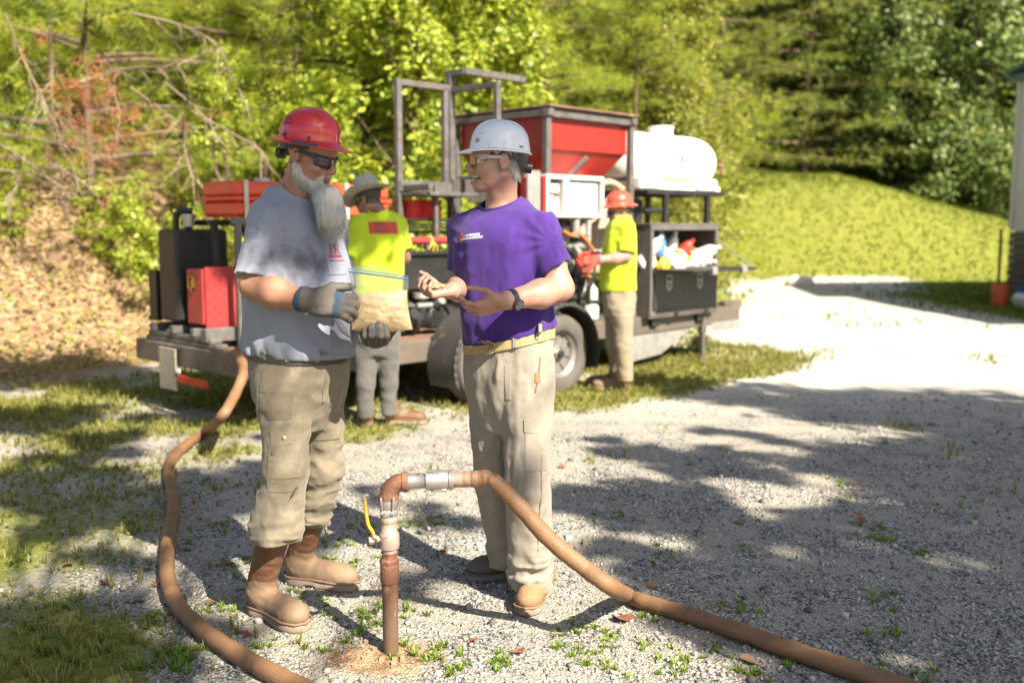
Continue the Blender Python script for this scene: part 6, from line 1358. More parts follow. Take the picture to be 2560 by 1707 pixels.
# ---- the bag of sand he holds up
def bag():
    e = empty('sand_bag', tuple(at(872, 700, 3.40))); tag(e, 'clear zip-top plastic bag half filled with tan sand, held up in gloves', 'bag')
    cor = [(801, 622), (938, 640), (950, 757), (806, 758)]     # zip left, zip right, lower right, lower left
    def P(s, t, b): # s 0..1 left-right, t 0..1 top-bottom
        x = (cor[0][0] * (1 - s) + cor[1][0] * s) * (1 - t) + (cor[3][0] * (1 - s) + cor[2][0] * s) * t; y = (cor[0][1] * (1 - s) + cor[1][1] * s) * (1 - t) + (cor[3][1] * (1 - s) + cor[2][1] * s) * t
        x += (10 * math.sin(math.pi * t) * (.5 - s) * (1 if t > .2 else .6)); y += 6 * math.sin(math.pi * s) * t
        return x, y, b
    ns, nt = 30, 26
    def wall(t0, thick, inset, wr, name, mat, par, top=None):
        V = []; Fs = []
        for side in (1, -1):
            for i in range(ns + 1):
                for j in range(nt + 1):
                    s = inset + (1 - 2 * inset) * i / ns; t = t0 + (1 - inset * .6 - t0) * j / nt
                    if top is not None: tt = top(s); t = tt + (1 - inset * .6 - tt) * j / nt
                    ed = max(0, 1 - abs(2 * s - 1) ** 3.2) * (max(0, 1 - abs(2 * (t - .60) / .82) ** 2.6) if t > .2 else .35) ; x, y, _ = P(s, t, 0)
                    w = wr * (vnoise(U([[s * 6, t * 14, side * 3.0]]), 1.3, 3)[0]) * ed
                    V.append(at(x, y, 3.392 - side * (thick * ed ** .7 + w) + .0))
        k = (ns + 1) * (nt + 1)
        for q in (0, k):
            for i in range(ns):
                for j in range(nt):
                    a = q + i * (nt + 1) + j; f = [a, a + 1, a + nt + 2, a + nt + 1]; Fs.append(f if q == 0 else f[::-1])
        if top is not None:
            for i in range(ns): a = i * (nt + 1); Fs.append([a, a + nt + 1, k + a + nt + 1, k + a])
        return MB().add(V, Fs).build(name, mat, par, smooth=80, fix=False)
    SAND = M('sand', (.56, .40, .22), (.40, .26, .13), sc=70, rough=.95, bump=.5, bsc=200, spot=(.10, .06, .035), ssc=90, sth=.66)
    wall(.3, .036, .02, .012, 'sand', SAND, e, top=lambda s: .30 + .05 * math.sin(5 * s + .5) + .03 * math.sin(11 * s))
    film = bpy.data.materials.new('clear film'); film.use_nodes = True; n = film.node_tree.nodes; l = film.node_tree.links; n.remove(n['Principled BSDF'])
    tr = n.new('ShaderNodeBsdfTransparent'); tr.inputs[0].default_value = (.96, .97, .97, 1); gl_ = n.new('ShaderNodeBsdfGlossy'); gl_.inputs['Roughness'].default_value = .12; gl_.inputs['Color'].default_value = (.9, .93, .95, 1); df = n.new('ShaderNodeBsdfTranslucent'); df.inputs[0].default_value = (.8, .84, .86, 1)
    m1 = n.new('ShaderNodeMixShader'); m2 = n.new('ShaderNodeMixShader');  m1.inputs[0].default_value = .26
    l.new(tr.outputs[0], m1.inputs[1]); l.new(df.outputs[0], m1.inputs[2]); m2.inputs[0].default_value = .10; l.new(m1.outputs[0], m2.inputs[1]); l.new(gl_.outputs[0], m2.inputs[2]); l.new(m2.outputs[0], n['Material Output'].inputs[0])
    wall(.0, .041, .0, .012, 'film', film, e)
    # open mouth above the zip: front and back lip
    for dy, hh in ((-.006, 1.0), (.008, .8)):
        G = []
        for i in range(21):
            s = i / 20; x0, y0, _ = P(s, 0, 0); lift = (22 * math.sin(math.pi * min(1, s * 1.05)) ** 1.3 * (1 - .25 * s) + 5) * hh
            G.append([at(x0, y0, 3.392 + dy * math.sin(math.pi * s)), at(x0, y0 - lift * .5, 3.392 + 2.2 * dy * math.sin(math.pi * s)), at(x0 - 1, y0 - lift, 3.392 + 3.2 * dy * math.sin(math.pi * s))])
        MB().sheet(G).build('lip', film, e, smooth=80)
    BZ = M('zip blue', (.07, .11, .28), (.06, .09, .24), rough=.35)
    b = MB(); pts = [P(i / 16, 0, 0) for i in range(17)]; b.tube([at(x, y + 1.5, 3.383) for x, y, _ in pts], .0034, 6); b.build('zip', BZ, e, smooth=60)
    b = MB(); b.tube([at(x, y - 5, 3.384) for x, y, _ in pts], .0013, 5); b.build('zip_rib', BZ, e, smooth=60); settle(e); return SAND
SANDM = bag()

# ---- the man in the white helmet
YB = 3.75; HB = Fr(at(1143, 371, 3.73), rotm(rad(-81), rad(-1)), .95)
shirtB = cloth('purple jersey', (.058, .023, .175), (.042, .016, .14), sc=200)
def foldB(p):
    z = p[:, 2]; waist = np.exp(-((z - 1.06) / .07) ** 2)
    return -.006 * folds(p, 1, 10, 4, 11.0) - .003 * folds(p, 1, 22, 9, 3.0) - .022 * waist * vnoise(np.stack([p[:, 0] * 20, p[:, 1] * 20, z * 7], 1), 1, 2) - .005 * np.exp(-((z - 1.09) / .03) ** 2)
nyB = cloth('stone nylon', (.26, .23, .19), (.205, .18, .148), sc=30)
def pfoldB(p):
    z = p[:, 2]; lowr = sstep(.32, .12, z); up = np.exp(-((z - .93) / .10) ** 2)
    return -.011 * folds(p, 1, 10, 3.6, 6.0) - .004 * folds(p, 1, 26, 12, 2.0) - .016 * lowr * folds(p, 1, 9, 22, 3.0) - .003 * up * np.abs(np.sin(np.arctan2(p[:, 1] - YB, p[:, 0]) * 40 + p[:, 0] * 120)) - .004 * np.exp(-((z - .55) / .2) ** 2) * folds(p, 1, 10, 14, 8.0)
TB1 = gl(1204, 1413); HB1 = TB1 + U([.30, .95, 0]) * .29; TB2 = gl(1078, 1331); HB2 = TB2 + U([.96, .28, 0]) * .29
arBl = dict(sh=at(1248, 528, 3.655), el=at(1287, 662, 3.60), wr=at(1163, 690, 3.44), d=(-1, -.05, -.30), n=(-.12, .62, .78), side=-1, curl=.45, s0=.058, s1=.072, sl=.70, hemn=(-.25, 0, -.1), r=(.053, .047, .049, .0315), hs=1.0, thumb=(.5, .55), curls=(.55, .6, .55, .45))
arBr = dict(sh=at(1066, 526, 3.85), el=at(1068, 655, 3.88), wr=at(1040, 668, 3.62), d=(-.80, -.50, -.06), n=(.05, -.12, 1), side=1, curl=.85, s0=.056, s1=.07, sl=.72, r=(.052, .046, .048, .031), hs=.98, thumb=(.8, .9), curls=(.95, .95, .92, .85))
B_ = dict(Y=YB, base=(.08, 3.78), label='smiling man in a white hard hat and purple T-shirt with cupped hands', head=HB, smile=1.0, yaw=rad(-30), skin=SKIN_F,
    sec=[(458, 1170, .055, .042, 3.815), (471, 1161, .102, .070, 3.795), (486, 1156, .155, .094, 3.782), (506, 1154, .188, .106, 3.768), (540, 1152, .198, .126, 3.75), (600, 1153, .190, .130, 3.75), (670, 1158, .180, .128, 3.75), (730, 1165, .180, .130, 3.75), (775, 1168, .180, .128, 3.75), (840, 1168, .172, .120, 3.75)],
    neck=at(1152, 467, 3.775), neckr=.055, caxis=(-.60, -.26, .76), collar=(-.018, -.036, .030), collr=(.080, .080, .060), arms=[arBl, arBr], shirt=shirtB, folds=foldB, hem=(at(1168, 773, 3.75), (.22, 0, -1)),
    pelvis=[(730, 1168, .168, .118, 3.75), (790, 1169, .170, .122, 3.75), (850, 1169, .174, .128, 3.75), (925, 1168, .150, .105, 3.75), (990, 1168, .10, .06, 3.75)], waist=(at(1168, 772, 3.75), (-.24, 0, 1)), pants=nyB, pfolds=pfoldB,
    legs=[dict(hip=(at(1211, 890, 3.70), .095), knee=(at(1214, 1120, 3.68), .082), cuff=(at(1218, 1345, 3.74), .082), H=HB1, T=TB1, len=.30, shaft=lambda F: F(.06, 0, .13), mats=[TANS, TANS], tr=.050, name='shoe', sole=SOLE),
          dict(hip=(at(1129, 890, 3.80), .093), knee=(at(1136, 1100, 3.86), .074), cuff=(at(1166, 1292, 3.96), .070), H=HB2, T=TB2, len=.30, shaft=lambda F: F(.06, 0, .13), mats=[GREYS, TOEC], toe=lambda l: (l[:, 0] > .235).astype(int), tr=.050, name='shoe', sole=M('grey sole', (.11, .105, .095), (.16, .15, .13), sc=12, rough=.9))])
manB, bodyB, shB, trB, sbB, tbB = person(B_)
WH = M('helmet white', (.66, .68, .72), (.62, .64, .69), sc=2, rough=.2, coat=.4); PLG = M('grey strap', (.10, .12, .15), rough=.5)
FHB = Fr(HB.o + U([-.002, 0, -.002]), rotm(rad(-81), rad(-4)), .89); hatB = hard_hat(FHB, 'cap', WH, manB, BLACK); hbB = bvh(hatB)
for x in (.034, -.026): patch_on(hbB, FHB(x, .112, .062), FHB.R @ U([-1, 0, 0]), FHB.R @ U([0, 0, 1]), .032, .024, .005, WH, 'slot_boss', hatB, lambda s, t: (s * (1 - .2 * (t > 0)), t), 6)
text_on('ix', .030, hbB, FHB(.092, .058, .078), FHB.R @ U([-.62, .78, 0]), FHB.R @ U([-.2, 0, 1]), INKR, 'helmet_lettering', hatB, bold=.0004); text_on('i', .016, hbB, FHB(.080, .068, .104), FHB.R @ U([-.62, .78, 0]), FHB.R @ U([-.2, 0, 1]), INK, 'helmet_mark', hatB)
GRI = M('green ink', (.08, .25, .20), rough=.5); text_on('MSA', .010, hbB, FHB(-.082, .085, .062), FHB.R @ U([-.75, -.6, 0]), FHB.R @ U([0, 0, 1]), GRI, 'helmet_print', hatB, bold=.0006)
CLR = bpy.data.materials.new('clear polycarbonate'); CLR.use_nodes = True; n = CLR.node_tree.nodes; l = CLR.node_tree.links; n.remove(n['Principled BSDF']); a_ = n.new('ShaderNodeBsdfTransparent'); a_.inputs[0].default_value = (.97, .97, .93, 1); g_ = n.new('ShaderNodeBsdfGlossy'); g_.inputs['Roughness'].default_value = .05; x_ = n.new('ShaderNodeMixShader'); x_.inputs[0].default_value = .09; l.new(a_.outputs[0], x_.inputs[1]); l.new(g_.outputs[0], x_.inputs[2]); l.new(x_.outputs[0], n['Material Output'].inputs[0])
glasses(HB, manB, CLR, M('clear frame', (.62, .58, .52), (.5, .46, .42), rough=.25, trans=.5))
# eyes, brows, teeth, hair
EYE = M('eye white', (.6, .56, .52), rough=.2); IRIS = M('iris', (.05, .045, .04), rough=.1)
def eyes(F, parent, skin):
    for y in (-1, 1):
        b = MB(); b.lathe([(.0001, -.0128), (.0065, -.0108), (.0112, -.006), (.0128, 0), (.0112, .006), (.0065, .0108), (.0001, .0128)], F(.0735, .033 * y, -.004), F.R[:, 0], 16); e = b.build('eye', EYE, parent, smooth=80); b = MB(); b.lathe([(0, .0129), (.005, .0122), (.0055, .0117)], F(.0738, .033 * y, -.004), F.R[:, 0], 12); b.build('iris', IRIS, e, smooth=80)
eyes(HB, manB, SKIN_F)
TE = M('teeth', (.62, .58, .50), rough=.25)
for i in range(-5, 6): MB().box(HB(.0925 - .0007 * i * i, .0062 * i, -.0615 + .0008 * abs(i)), (.0061, .0035, .0115), Matrix(HB.R.tolist()), .0012).build('tooth', TE, manB, smooth=40)
def brow(F, parent, mat, rg):
    R0 = []; D0 = []
    for y in (-1, 1):
        for k in range(60):
            t = rg.random(); R0.append(F(.0925 - .022 * t, (.014 + .034 * t) * y, .018 + .004 * math.sin(t * 3) + .003 * rg.normal())); D0.append(F.R @ U([.3, y * .8, .35]))
    o = ribbons('eyebrow', R0, D0, .012, .0006, mat, parent, rg, .2, .2, 3); o['kind'] = 'stuff'
brow(HB, manB, HAIRG, rg); brow(HA, manA, HAIRW, rg)
def hair_cap(F, parent, mat, nb, thick, n_str, L, rg, low=-.075):
    G = Sdf(); head(G, F); G.add(rc(F(-.030, 0, -.045), nb, .052 * F.s, .06), .016)
    def th(p):
        q = F.loc(p); x, y, z = q.T; xf = np.interp(z, [-.09, -.045, -.030, -.028, .02, .06, .09], [-.060, -.045, -.030, .006, .022, .050, .055]); w = np.minimum.reduce([(xf - x) / .010, (z - low) / .016, np.where(np.abs(y) > .064, (np.hypot((x + .013) / .8, z + .004) - .036) / .006, 1.0)]) + 1.2 * vnoise(p, 110, 2)
        return G(p) - (thick * np.clip(w, -1, 1) + .004 * vnoise(np.stack([p[:, 0] * 200, p[:, 1] * 200, p[:, 2] * 60], 1), 1, 2)) + .05 * (z > .075)
    lo, hi = bounds(F(0, 0, 0), m=.17); o = solid('hair', Sdf().add(th).cut(lambda p: G(p) + .004, .001), lo, hi, .004, mat, parent, 1); v = U([q.co for q in o.data.vertices]); nn = U([q.normal for q in o.data.vertices]); k = (GAb(G, v) > .002).nonzero()[0]; ix = rg.choice(k, n_str)
    ribbons('hair_strand', v[ix] - nn[ix] * .003, nn[ix] * .30 + F.R @ U([-.55, 0, -.7]), L, .0007, mat, o, rg, .2, .3, 3)['kind'] = 'stuff'; return o
def GAb(G, v): return G(v.astype(np.float32))
hair_cap(HB, manB, HAIRG, B_['neck'], .0065, 1300, .018, rg)
# belt with buckle, loops and pockets
bcB = at(1168, 779, 3.75); BLT = M('tan belt', (.36, .27, .13), (.28, .20, .09), sc=30, rough=.55, spot=(.16, .10, .04), ssc=160, sth=.66)
zb = lambda x, y: bcB[2] + .22 * (x - bcB[0]) - .004
beltB = ring_on(tbB, bcB, zb, .036, .003, BLT, 'belt', manB); bbv = bvh(beltB)
p0 = at(1117, 797, 3.60); b = MB()
q = patch_on(bbv, p0, U([math.cos(rad(-50)), math.sin(rad(-50)), .25]), (0, 0, 1), .006, .046, .006, BRS, 'buckle', beltB, n=3); patch_on(bbv, at(1106, 797, 3.62), U([math.cos(rad(-55)), math.sin(rad(-55)), .25]), (0, 0, 1), .005, .046, .006, BRS, 'buckle_pin', beltB, n=3)
nyP = cloth('stone pocket', (.255, .225, .185), (.205, .18, .148), sc=30); nyS = cloth('stone seam', (.18, .155, .12), (.15, .13, .10), sc=30)
for px, py, a in ((1096, 803, -55), (1183, 780, -20), (1240, 762, 25)): patch_on(bbv, at(px, py, 3.6), face_dir(rad(a)) * 0 + U([math.cos(rad(a)), math.sin(rad(a)), 0]), (0, 0, 1), .014, .058, .005, nyP, 'belt_loop', manB, n=4)
pkB = pk(tbB, 1236, 1030, 3.60, rad(12), .095, .17, .0025, nyP, 'cargo_pocket', manB, n=10); pk(tbB, 1236, 978, 3.60, rad(12), .102, .045, .005, nyP, 'pocket_flap', manB, lambda s, t: (s, t - .3 * (1 - abs(s)) * (t < 0)), n=8)
pk(tbB, 1162, 880, 3.60, rad(-22), .022, .13, .0025, nyP, 'fly', manB, n=6); pk(tbB, 1243, 862, 3.60, rad(25), .006, .13, .004, nyS, 'pocket_edge', manB, roll=rad(-10), n=6); pk(tbB, 1246, 1150, 3.60, rad(25), .005, .40, .003, nyS, 'side_seam', manB, n=12)
pk(tbB, 1239, 868, 3.60, rad(20), .022, .035, .004, M('orange clip', (.55, .14, .05), rough=.5), 'pocket_clip', manB, n=4)
# shirt print: orange paw and two lines
rB = U([math.cos(rad(-52)), math.sin(rad(-52)), .12]); WI = M('white print', (.75, .74, .76), rough=.7); OI = M('orange print', (.62, .12, .03), rough=.7); dB = U([math.cos(rad(-44)), math.sin(rad(-44)), .11])
def surf_at(t, px, py):
    q = t.ray_cast(Vector((0, 0, CAMH)), Vector(at(px, py, 3.0)) - Vector((0, 0, CAMH))); return np.array(q[0]), np.array(q[1])
sp0, sn0 = surf_at(sbB, 1083, 543); rB = unit(np.cross([0, 0, 1.0], sn0)) + U([0, 0, .10]); sp1, sn1 = surf_at(sbB, 1060, 546); dB = unit(np.cross([0, 0, 1.0], sn1)) + U([0, 0, .08])
text_on('CIVIL AND ENVIRONMENTAL', .0120, sbB, sp0 + U([0, 0, .005]) - rB * .006, rB, (0, 0, 1), WI, 'print_line', shB, .002, italic=.25, bold=.0004, sx=.50); text_on('ENGINEERING AND EARTH SCIENCES', .0120, sbB, sp0 - U([0, 0, .006]), rB, (0, 0, 1), WI, 'print_line', shB, .002, italic=.25, bold=.0004, sx=.47)
pts = []; fs = []
def blob(cx, cy, rx, ry, rot=0):
    k = len(pts); n_ = 12
    for i in range(n_): a = 6.283 * i / n_; x, y = rx * math.cos(a), ry * math.sin(a); pts.append((cx + x * math.cos(rot) - y * math.sin(rot), cy + x * math.sin(rot) + y * math.cos(rot)))
    fs.append(list(range(k, k + n_)))
blob(0, -.006, .0085, .008); blob(-.011, .004, .0035, .006, .5); blob(-.004, .011, .0036, .0065, .15); blob(.005, .011, .0036, .0065, -.2); blob(.0115, .003, .0034, .006, -.6)
lay(pts, fs, sbB, sp1, dB, (-.15, 0, 1), OI, 'paw_print', shB, .002)
# watch
wd = unit(arBl['wr'] - arBl['el']); wp = arBl['wr'] - wd * .022; x_, y_, z_ = frame_from(wd, (0, 0, 1)); x_, y_ = U(x_), U(y_); V = []
for i in range(33):
    a = 6.283 * i / 32
    for o, s in ((.0335, -.011), (.0365, -.010), (.0365, .010), (.0335, .011)): V.append(wp + x_ * math.cos(a) * o + y_ * math.sin(a) * o * 1.0 + wd * s)
wt_ = MB().add(V, [[4 * i + k, 4 * i + 4 + k, 4 * i + 5 + k, 4 * i + 1 + k] for i in range(32) for k in range(3)]).build('watch', BLACK, manB, smooth=50)
fd = unit(U([-.1, -.85, -.35])); fd = unit(fd - wd * (fd @ wd)); b = MB(); b.cyl(wp + fd * .030, wp + fd * .046, .021, 24); b.build('watch_case', M('gunmetal', (.12, .12, .11), rough=.3, metal=.7), wt_, smooth=40); b = MB(); b.cyl(wp + fd * .046, wp + fd * .047, .0165, 24); b.build('watch_face', M('watch glass', (.10, .11, .10), rough=.1), wt_, smooth=40)
settle(manB)
# pinch of sand in the cupped hand and the grains that fall from it
w2 = arBr['wr'] + unit(U(arBr['d'])) * .075; rgs = np.random.default_rng(8); n_ = 260; c = w2 + U([0, 0, .022]) + rgs.normal(size=(n_, 3)) * U([.017, .015, .003])
tet = U([[1, 1, 1], [-1, -1, 1], [-1, 1, -1], [1, -1, -1]], float); tf = U([[0, 1, 2], [0, 3, 1], [0, 2, 3], [1, 3, 2]])
tag(link('sand_pinch', fast_mesh('sand_pinch', (c[:, None] + tet[None] * .0022).reshape(-1, 3), (tf[None] + 4 * np.arange(n_)[:, None, None]).reshape(-1, 3), SANDM)), 'pinch of tan sand in the cupped hand', 'sand', kind='stuff')
n_ = 46; t = rgs.random(n_); c = np.stack([np.array([-.215, 3.55, .98]) + np.array([.02 * rgs.normal(), .02 * rgs.normal(), -.52 * q]) for q in t]); tag(link('falling_sand', fast_mesh('falling_sand', (c[:, None] + tet[None] * .0011).reshape(-1, 3), (tf[None] + 4 * np.arange(n_)[:, None, None]).reshape(-1, 3), SANDM)), 'a few grains of sand dropping between the two men', 'sand', kind='stuff')

# ---- the worker with the brimmed straw hat, seen from behind at the trailer
HIV = cloth('hi-vis yellow', (.44, .56, .02), (.38, .49, .02), sc=80); GRYP = cloth('grey canvas', (.105, .10, .092), (.078, .073, .068), sc=40)
tat = M('tattooed skin', (.34, .18, .12), (.11, .08, .07), sc=24, rough=.5, contrast=.08)
HC = Fr(at(848, 462, 7.10), rotm(rad(-125), rad(24)), .98)
fC = lambda p: -.007 * folds(p, 1, 9, 4, 21.0)
pC = lambda p: -.006 * folds(p, 1, 12, 12, 23.0)
C_ = dict(Y=7.1, base=(-.95, 7.12), label='worker in a pale brimmed hat and yellow shirt bending over the trailer', head=HC, yaw=rad(-160), skin=tat if False else SKIN_D, h=.008, hs=.010,
    sec=[(484, 872, .07, .06, 7.12), (494, 871, .13, .085, 7.12), (506, 870, .175, .10, 7.12), (525, 869, .195, .115, 7.1), (570, 868, .195, .125, 7.1), (640, 867, .182, .13, 7.1), (720, 866, .178, .135, 7.1), (770, 866, .17, .13, 7.1)],
    neck=at(868, 488, 7.12), neckr=.058, arms=[dict(sh=at(826, 517, 7.06), el=at(816, 606, 7.06), wr=at(850, 648, 7.30), d=(.6, .8, -.2), n=(0, 0, -1), side=1, curl=.5, s0=.068, s1=.082, sl=.80), dict(sh=at(912, 517, 7.16), el=at(928, 592, 7.24), wr=at(912, 612, 7.5), d=(-.3, .9, -.1), n=(0, 0, -1), side=-1, curl=.5, s0=.068, s1=.082, sl=.72)],
    shirt=HIV, folds=fC, hem=(at(866, 752, 7.1), (0, 0, -1)), pelvis=[(735, 866, .17, .125, 7.1), (780, 866, .165, .13, 7.1), (815, 866, .13, .10, 7.1)], waist=(at(866, 742, 7.1), (0, 0, 1)), pants=GRYP, pfolds=pC,
    legs=[dict(hip=(at(840, 805, 7.08), .092), knee=(at(840, 880, 7.06), .064), cuff=(at(839, 955, 7.08), .056), H=gl(846, 980), T=gl(846, 980) + U([-.10, .28, 0]), len=.30, shaft=lambda F: F(.05, 0, .17), mats=[LEATH, LEATH], tr=.055), dict(hip=(at(890, 805, 7.12), .092), knee=(at(893, 880, 7.14), .062), cuff=(at(893, 950, 7.14), .054), H=gl(886, 974), T=gl(886, 974) + U([.27, .02, 0]), len=.30, shaft=lambda F: F(.05, 0, .17), mats=[LEATH, LEATH], tr=.055)])
manC, bodyC, shC, trC, sbC, tbC = person(C_)
STRW = M('pale felt', (.36, .345, .31), (.25, .235, .21), sc=9, rough=.9); V = []; prof = [(0, .165), (.03, .168), (.06, .170), (.072, .16), (.082, .12), (.092, .065), (.098, .052), (.13, .045), (.17, .040), (.185, .038), (.185, .034), (.13, .039), (.095, .045), (.085, .07), (.07, .14), (0, .15)]
FHC = Fr(HC.o + U([0, 0, .012]), rotm(rad(-125), rad(20), rad(0)), 1.0); m = 48
for r, z in prof:
    for k in range(m):
        t = 2 * math.pi * k / m; c, s = math.cos(t), math.sin(t); br = max(0, (r - .10)) / .085; V.append(FHC(r * c * 1.12 - .005, r * s * (1 - .12 * br), z + .05 * br * s * s - .022 * br * c * c * (1 if c > 0 else .3) - (.014 if r < .05 else 0) * abs(c)))
hatC = MB().add(V, [[i * m + k, i * m + (k + 1) % m, (i + 1) * m + (k + 1) % m, (i + 1) * m + k] for i in range(len(prof) - 1) for k in range(m)]).build('brimmed_hat', STRW, manC, smooth=60)
hair_cap(HC, manC, M('dark hair', (.03, .022, .018), (.05, .04, .03), sc=80, rough=.6), C_['neck'], .005, 200, .01, rg, -.05)
glasses(HC, manC, LENS, BLACK)
PB = M('print red', (.50, .06, .035), (.42, .06, .04), sc=12, rough=.8); bd = rad(20); bR = U([math.cos(bd), math.sin(bd), 0])
bk = patch_on(sbC, at(889, 523, 6.9), bR, (0, 0, 1), .205, .085, .003, PB, 'back_print', manC, n=10); bkb = bvh(bk)
sign([('F', 0, 0, .050), ('P', .032, 0, .050), ('A', .066, 0, .030)], [(-.006, -.008, .085, -.004)], bkb, at(868, 529, 6.9), bR, (0, 0, 1), INK, 'back_lettering', bk)
b = MB(); b.tube([at(826 - 10 * .0 , 560, 7.05), at(820, 600, 7.05)], [.001, .001], 3)
settle(manC)
# ---- the worker in the orange-red helmet at the front tool box
HD = Fr(at(1421, 484, 8.66), rotm(rad(-72), rad(12)), .98)
KHD = cloth('dusty khaki', (.27, .22, .15), (.20, .16, .11), sc=40)
D_ = dict(Y=8.66, base=(.97, 8.7), label='worker in an orange-red hard hat and yellow shirt facing the pipework', head=HD, yaw=rad(-95), skin=SKIN_F, h=.009, hs=.011,
    sec=[(497, 1428, .07, .065, 8.68), (505, 1428, .13, .09, 8.68), (514, 1428, .18, .11, 8.68), (530, 1426, .19, .13, 8.67), (570, 1423, .19, .15, 8.66), (620, 1420, .185, .162, 8.66), (655, 1420, .182, .16, 8.66), (690, 1421, .175, .15, 8.66)],
    neck=at(1427, 500, 8.68), neckr=.06, arms=[dict(sh=at(1440, 525, 8.52), el=at(1438, 590, 8.48), wr=at(1372, 597, 8.42), d=(-1, 0, -.05), n=(0, .6, -.6), side=1, hs=.9, rs=.85, curl=.7, s0=.07, s1=.085, sl=.85), dict(sh=at(1412, 525, 8.82), el=at(1412, 590, 8.86), wr=at(1366, 588, 8.80), d=(-1, .2, 0), n=(0, -.6, -.6), side=-1, hs=.9, rs=.85, curl=.7, s0=.07, s1=.08, sl=.85)],
    shirt=HIV, folds=lambda p: -.008 * folds(p, 1, 9, 5, 31.0), hem=(at(1420, 668, 8.66), (0, 0, -1)), pelvis=[(650, 1421, .17, .14, 8.66), (690, 1422, .175, .15, 8.66), (725, 1422, .165, .13, 8.66)], waist=(at(1421, 655, 8.66), (0, 0, 1)), pants=KHD, pfolds=lambda p: -.008 * folds(p, 1, 10, 14, 33.0),
    legs=[dict(hip=(at(1428, 715, 8.56), .098), knee=(at(1432, 790, 8.56), .078), cuff=(at(1436, 872, 8.58), .068), H=gl(1440, 896), T=gl(1440, 896) + U([-.29, .03, 0]), len=.31, shaft=lambda F: F(.05, 0, .17), mats=[BTAN, BTAN], tr=.055), dict(hip=(at(1412, 715, 8.78), .098), knee=(at(1412, 790, 8.80), .076), cuff=(at(1422, 868, 8.84), .066), H=gl(1425, 888), T=gl(1425, 888) + U([-.29, .05, 0]), len=.31, shaft=lambda F: F(.05, 0, .17), mats=[BTAN, BTAN], tr=.055)])
manD, bodyD, shD, trD, sbD, tbD = person(D_)
hatD = hard_hat(Fr(HD.o + U([0, 0, .004]), rotm(rad(-72), rad(4)), .92), 'full', M('helmet orange-red', (.55, .075, .035), (.5, .07, .035), rough=.3, coat=.3), manD, BLACK)
glasses(HD, manD, M('blue lens', (.02, .08, .14), rough=.08), M('orange frame', (.5, .12, .02), rough=.4))
RG = M('red glove', (.55, .06, .035), (.45, .05, .03), sc=20, rough=.8)
for A in D_['arms']: gloves(A, manD, [RG, M('grey cuff', (.2, .2, .21), rough=.8)], lambda l: (l[:, 0] < -.03).astype(int), h=.007, hs=1.1)
settle(manD)
# ------------------------------------------------------------------ standpipe and the two hoses
RP = M('rusty pipe', (.165, .075, .04), (.105, .048, .027), sc=14, rough=.75, bump=.35, bsc=90, spot=(.27, .15, .085), ssc=24, sth=.6)
OP = M('old pipe', (.14, .08, .046), (.09, .054, .033), sc=10, rough=.7, bump=.3, bsc=70, spot=(.27, .21, .16), ssc=30, sth=.63, stretch=(1, 1, .3))
CM_ = M('cast fitting', (.44, .36, .31), (.30, .21, .16), sc=18, rough=.45, metal=.45, spot=(.34, .17, .09), ssc=26, sth=.6, bump=.15); AL = M('aluminium coupling', (.50, .47, .46), (.36, .32, .30), sc=16, rough=.32, metal=.75, spot=(.30, .18, .12), ssc=30, sth=.66)
PG = gnd(893, 1496); YP = float(PG[1]); sp_root = empty('standpipe', (PG[0], PG[1], 0)); tag(sp_root, 'rusty injection standpipe with ball valve and bent top rising from the gravel', 'pipe')
def zz(py): return float(at(893, py, YP)[2])
cx = lambda py: float(at({0: 0}.get(py, 893 + (897 - 893) * (1496 - py) / 400), py, YP)[0])
def L(prof, name, mat, par, n=28, sm=40):
    b = MB(); b.lathe([(r, zz(py)) for r, py in prof], (cx(1300), YP, 0), (0, 0, 1), n); return b.build(name, mat, par, smooth=sm)
L([(.0265, 1520), (.0270, 1400), (.0268, 1378)], 'casing', OP, sp_root)
L([(.0275, 1378), (.0275, 1336), (.0310, 1335), (.0322, 1331), (.0322, 1298), (.031, 1294), (.0285, 1292)], 'lower_coupling', RP, sp_root)
L([(.028, 1292), (.0335, 1291), (.034, 1284), (.030, 1281), (.026, 1280), (.026, 1272), (.029, 1270), (.029, 1266)], 'hex_nipple', RP, sp_root, 8, 20)
vb = L([(.026, 1268), (.026, 1260), (.033, 1257), (.0345, 1250), (.0345, 1228), (.032, 1222), (.028, 1218), (.0275, 1200), (.030, 1198), (.030, 1188), (.028, 1185)], 'valve_body', CM_, sp_root)
L([(.029, 1185), (.0305, 1182), (.0305, 1170), (.028, 1168), (.031, 1165), (.032, 1148), (.029, 1142), (.029, 1138)], 'cam_coupler', AL, sp_root)
o0 = U([cx(1300), YP, 0]); b = MB(); zl = zz(1236); b.cyl(o0 + U([-.03, -.01, zl]), o0 + U([-.062, -.022, zl]), .010, 12); b.cyl(o0 + U([-.050, -.018, zl]), o0 + U([-.066, -.024, zl]), .014, 6); b.build('valve_stem', CM_, vb, smooth=30)
HY = M('handle yellow', (.62, .34, .02), (.5, .28, .03), sc=30, rough=.5, spot=(.35, .2, .08), ssc=40, sth=.64)
pts = [at(858, 1232, YP - .03), at(856, 1222, YP - .035), at(846, 1205, YP - .04), at(841, 1180, YP - .045), at(838, 1150, YP - .05), at(836, 1139, YP - .052), at(846, 1137, YP - .052)]
b = MB(); b.tube(spline(pts[:5], 4), .0062, 8); b.build('valve_handle', HY, vb, smooth=60); b = MB(); b.tube(spline(pts[4:], 4), .005, 8); b.tube([pts[0], at(868, 1236, YP - .028)], [.008, .009], 8); b.build('handle_end', CM_, vb, smooth=60)
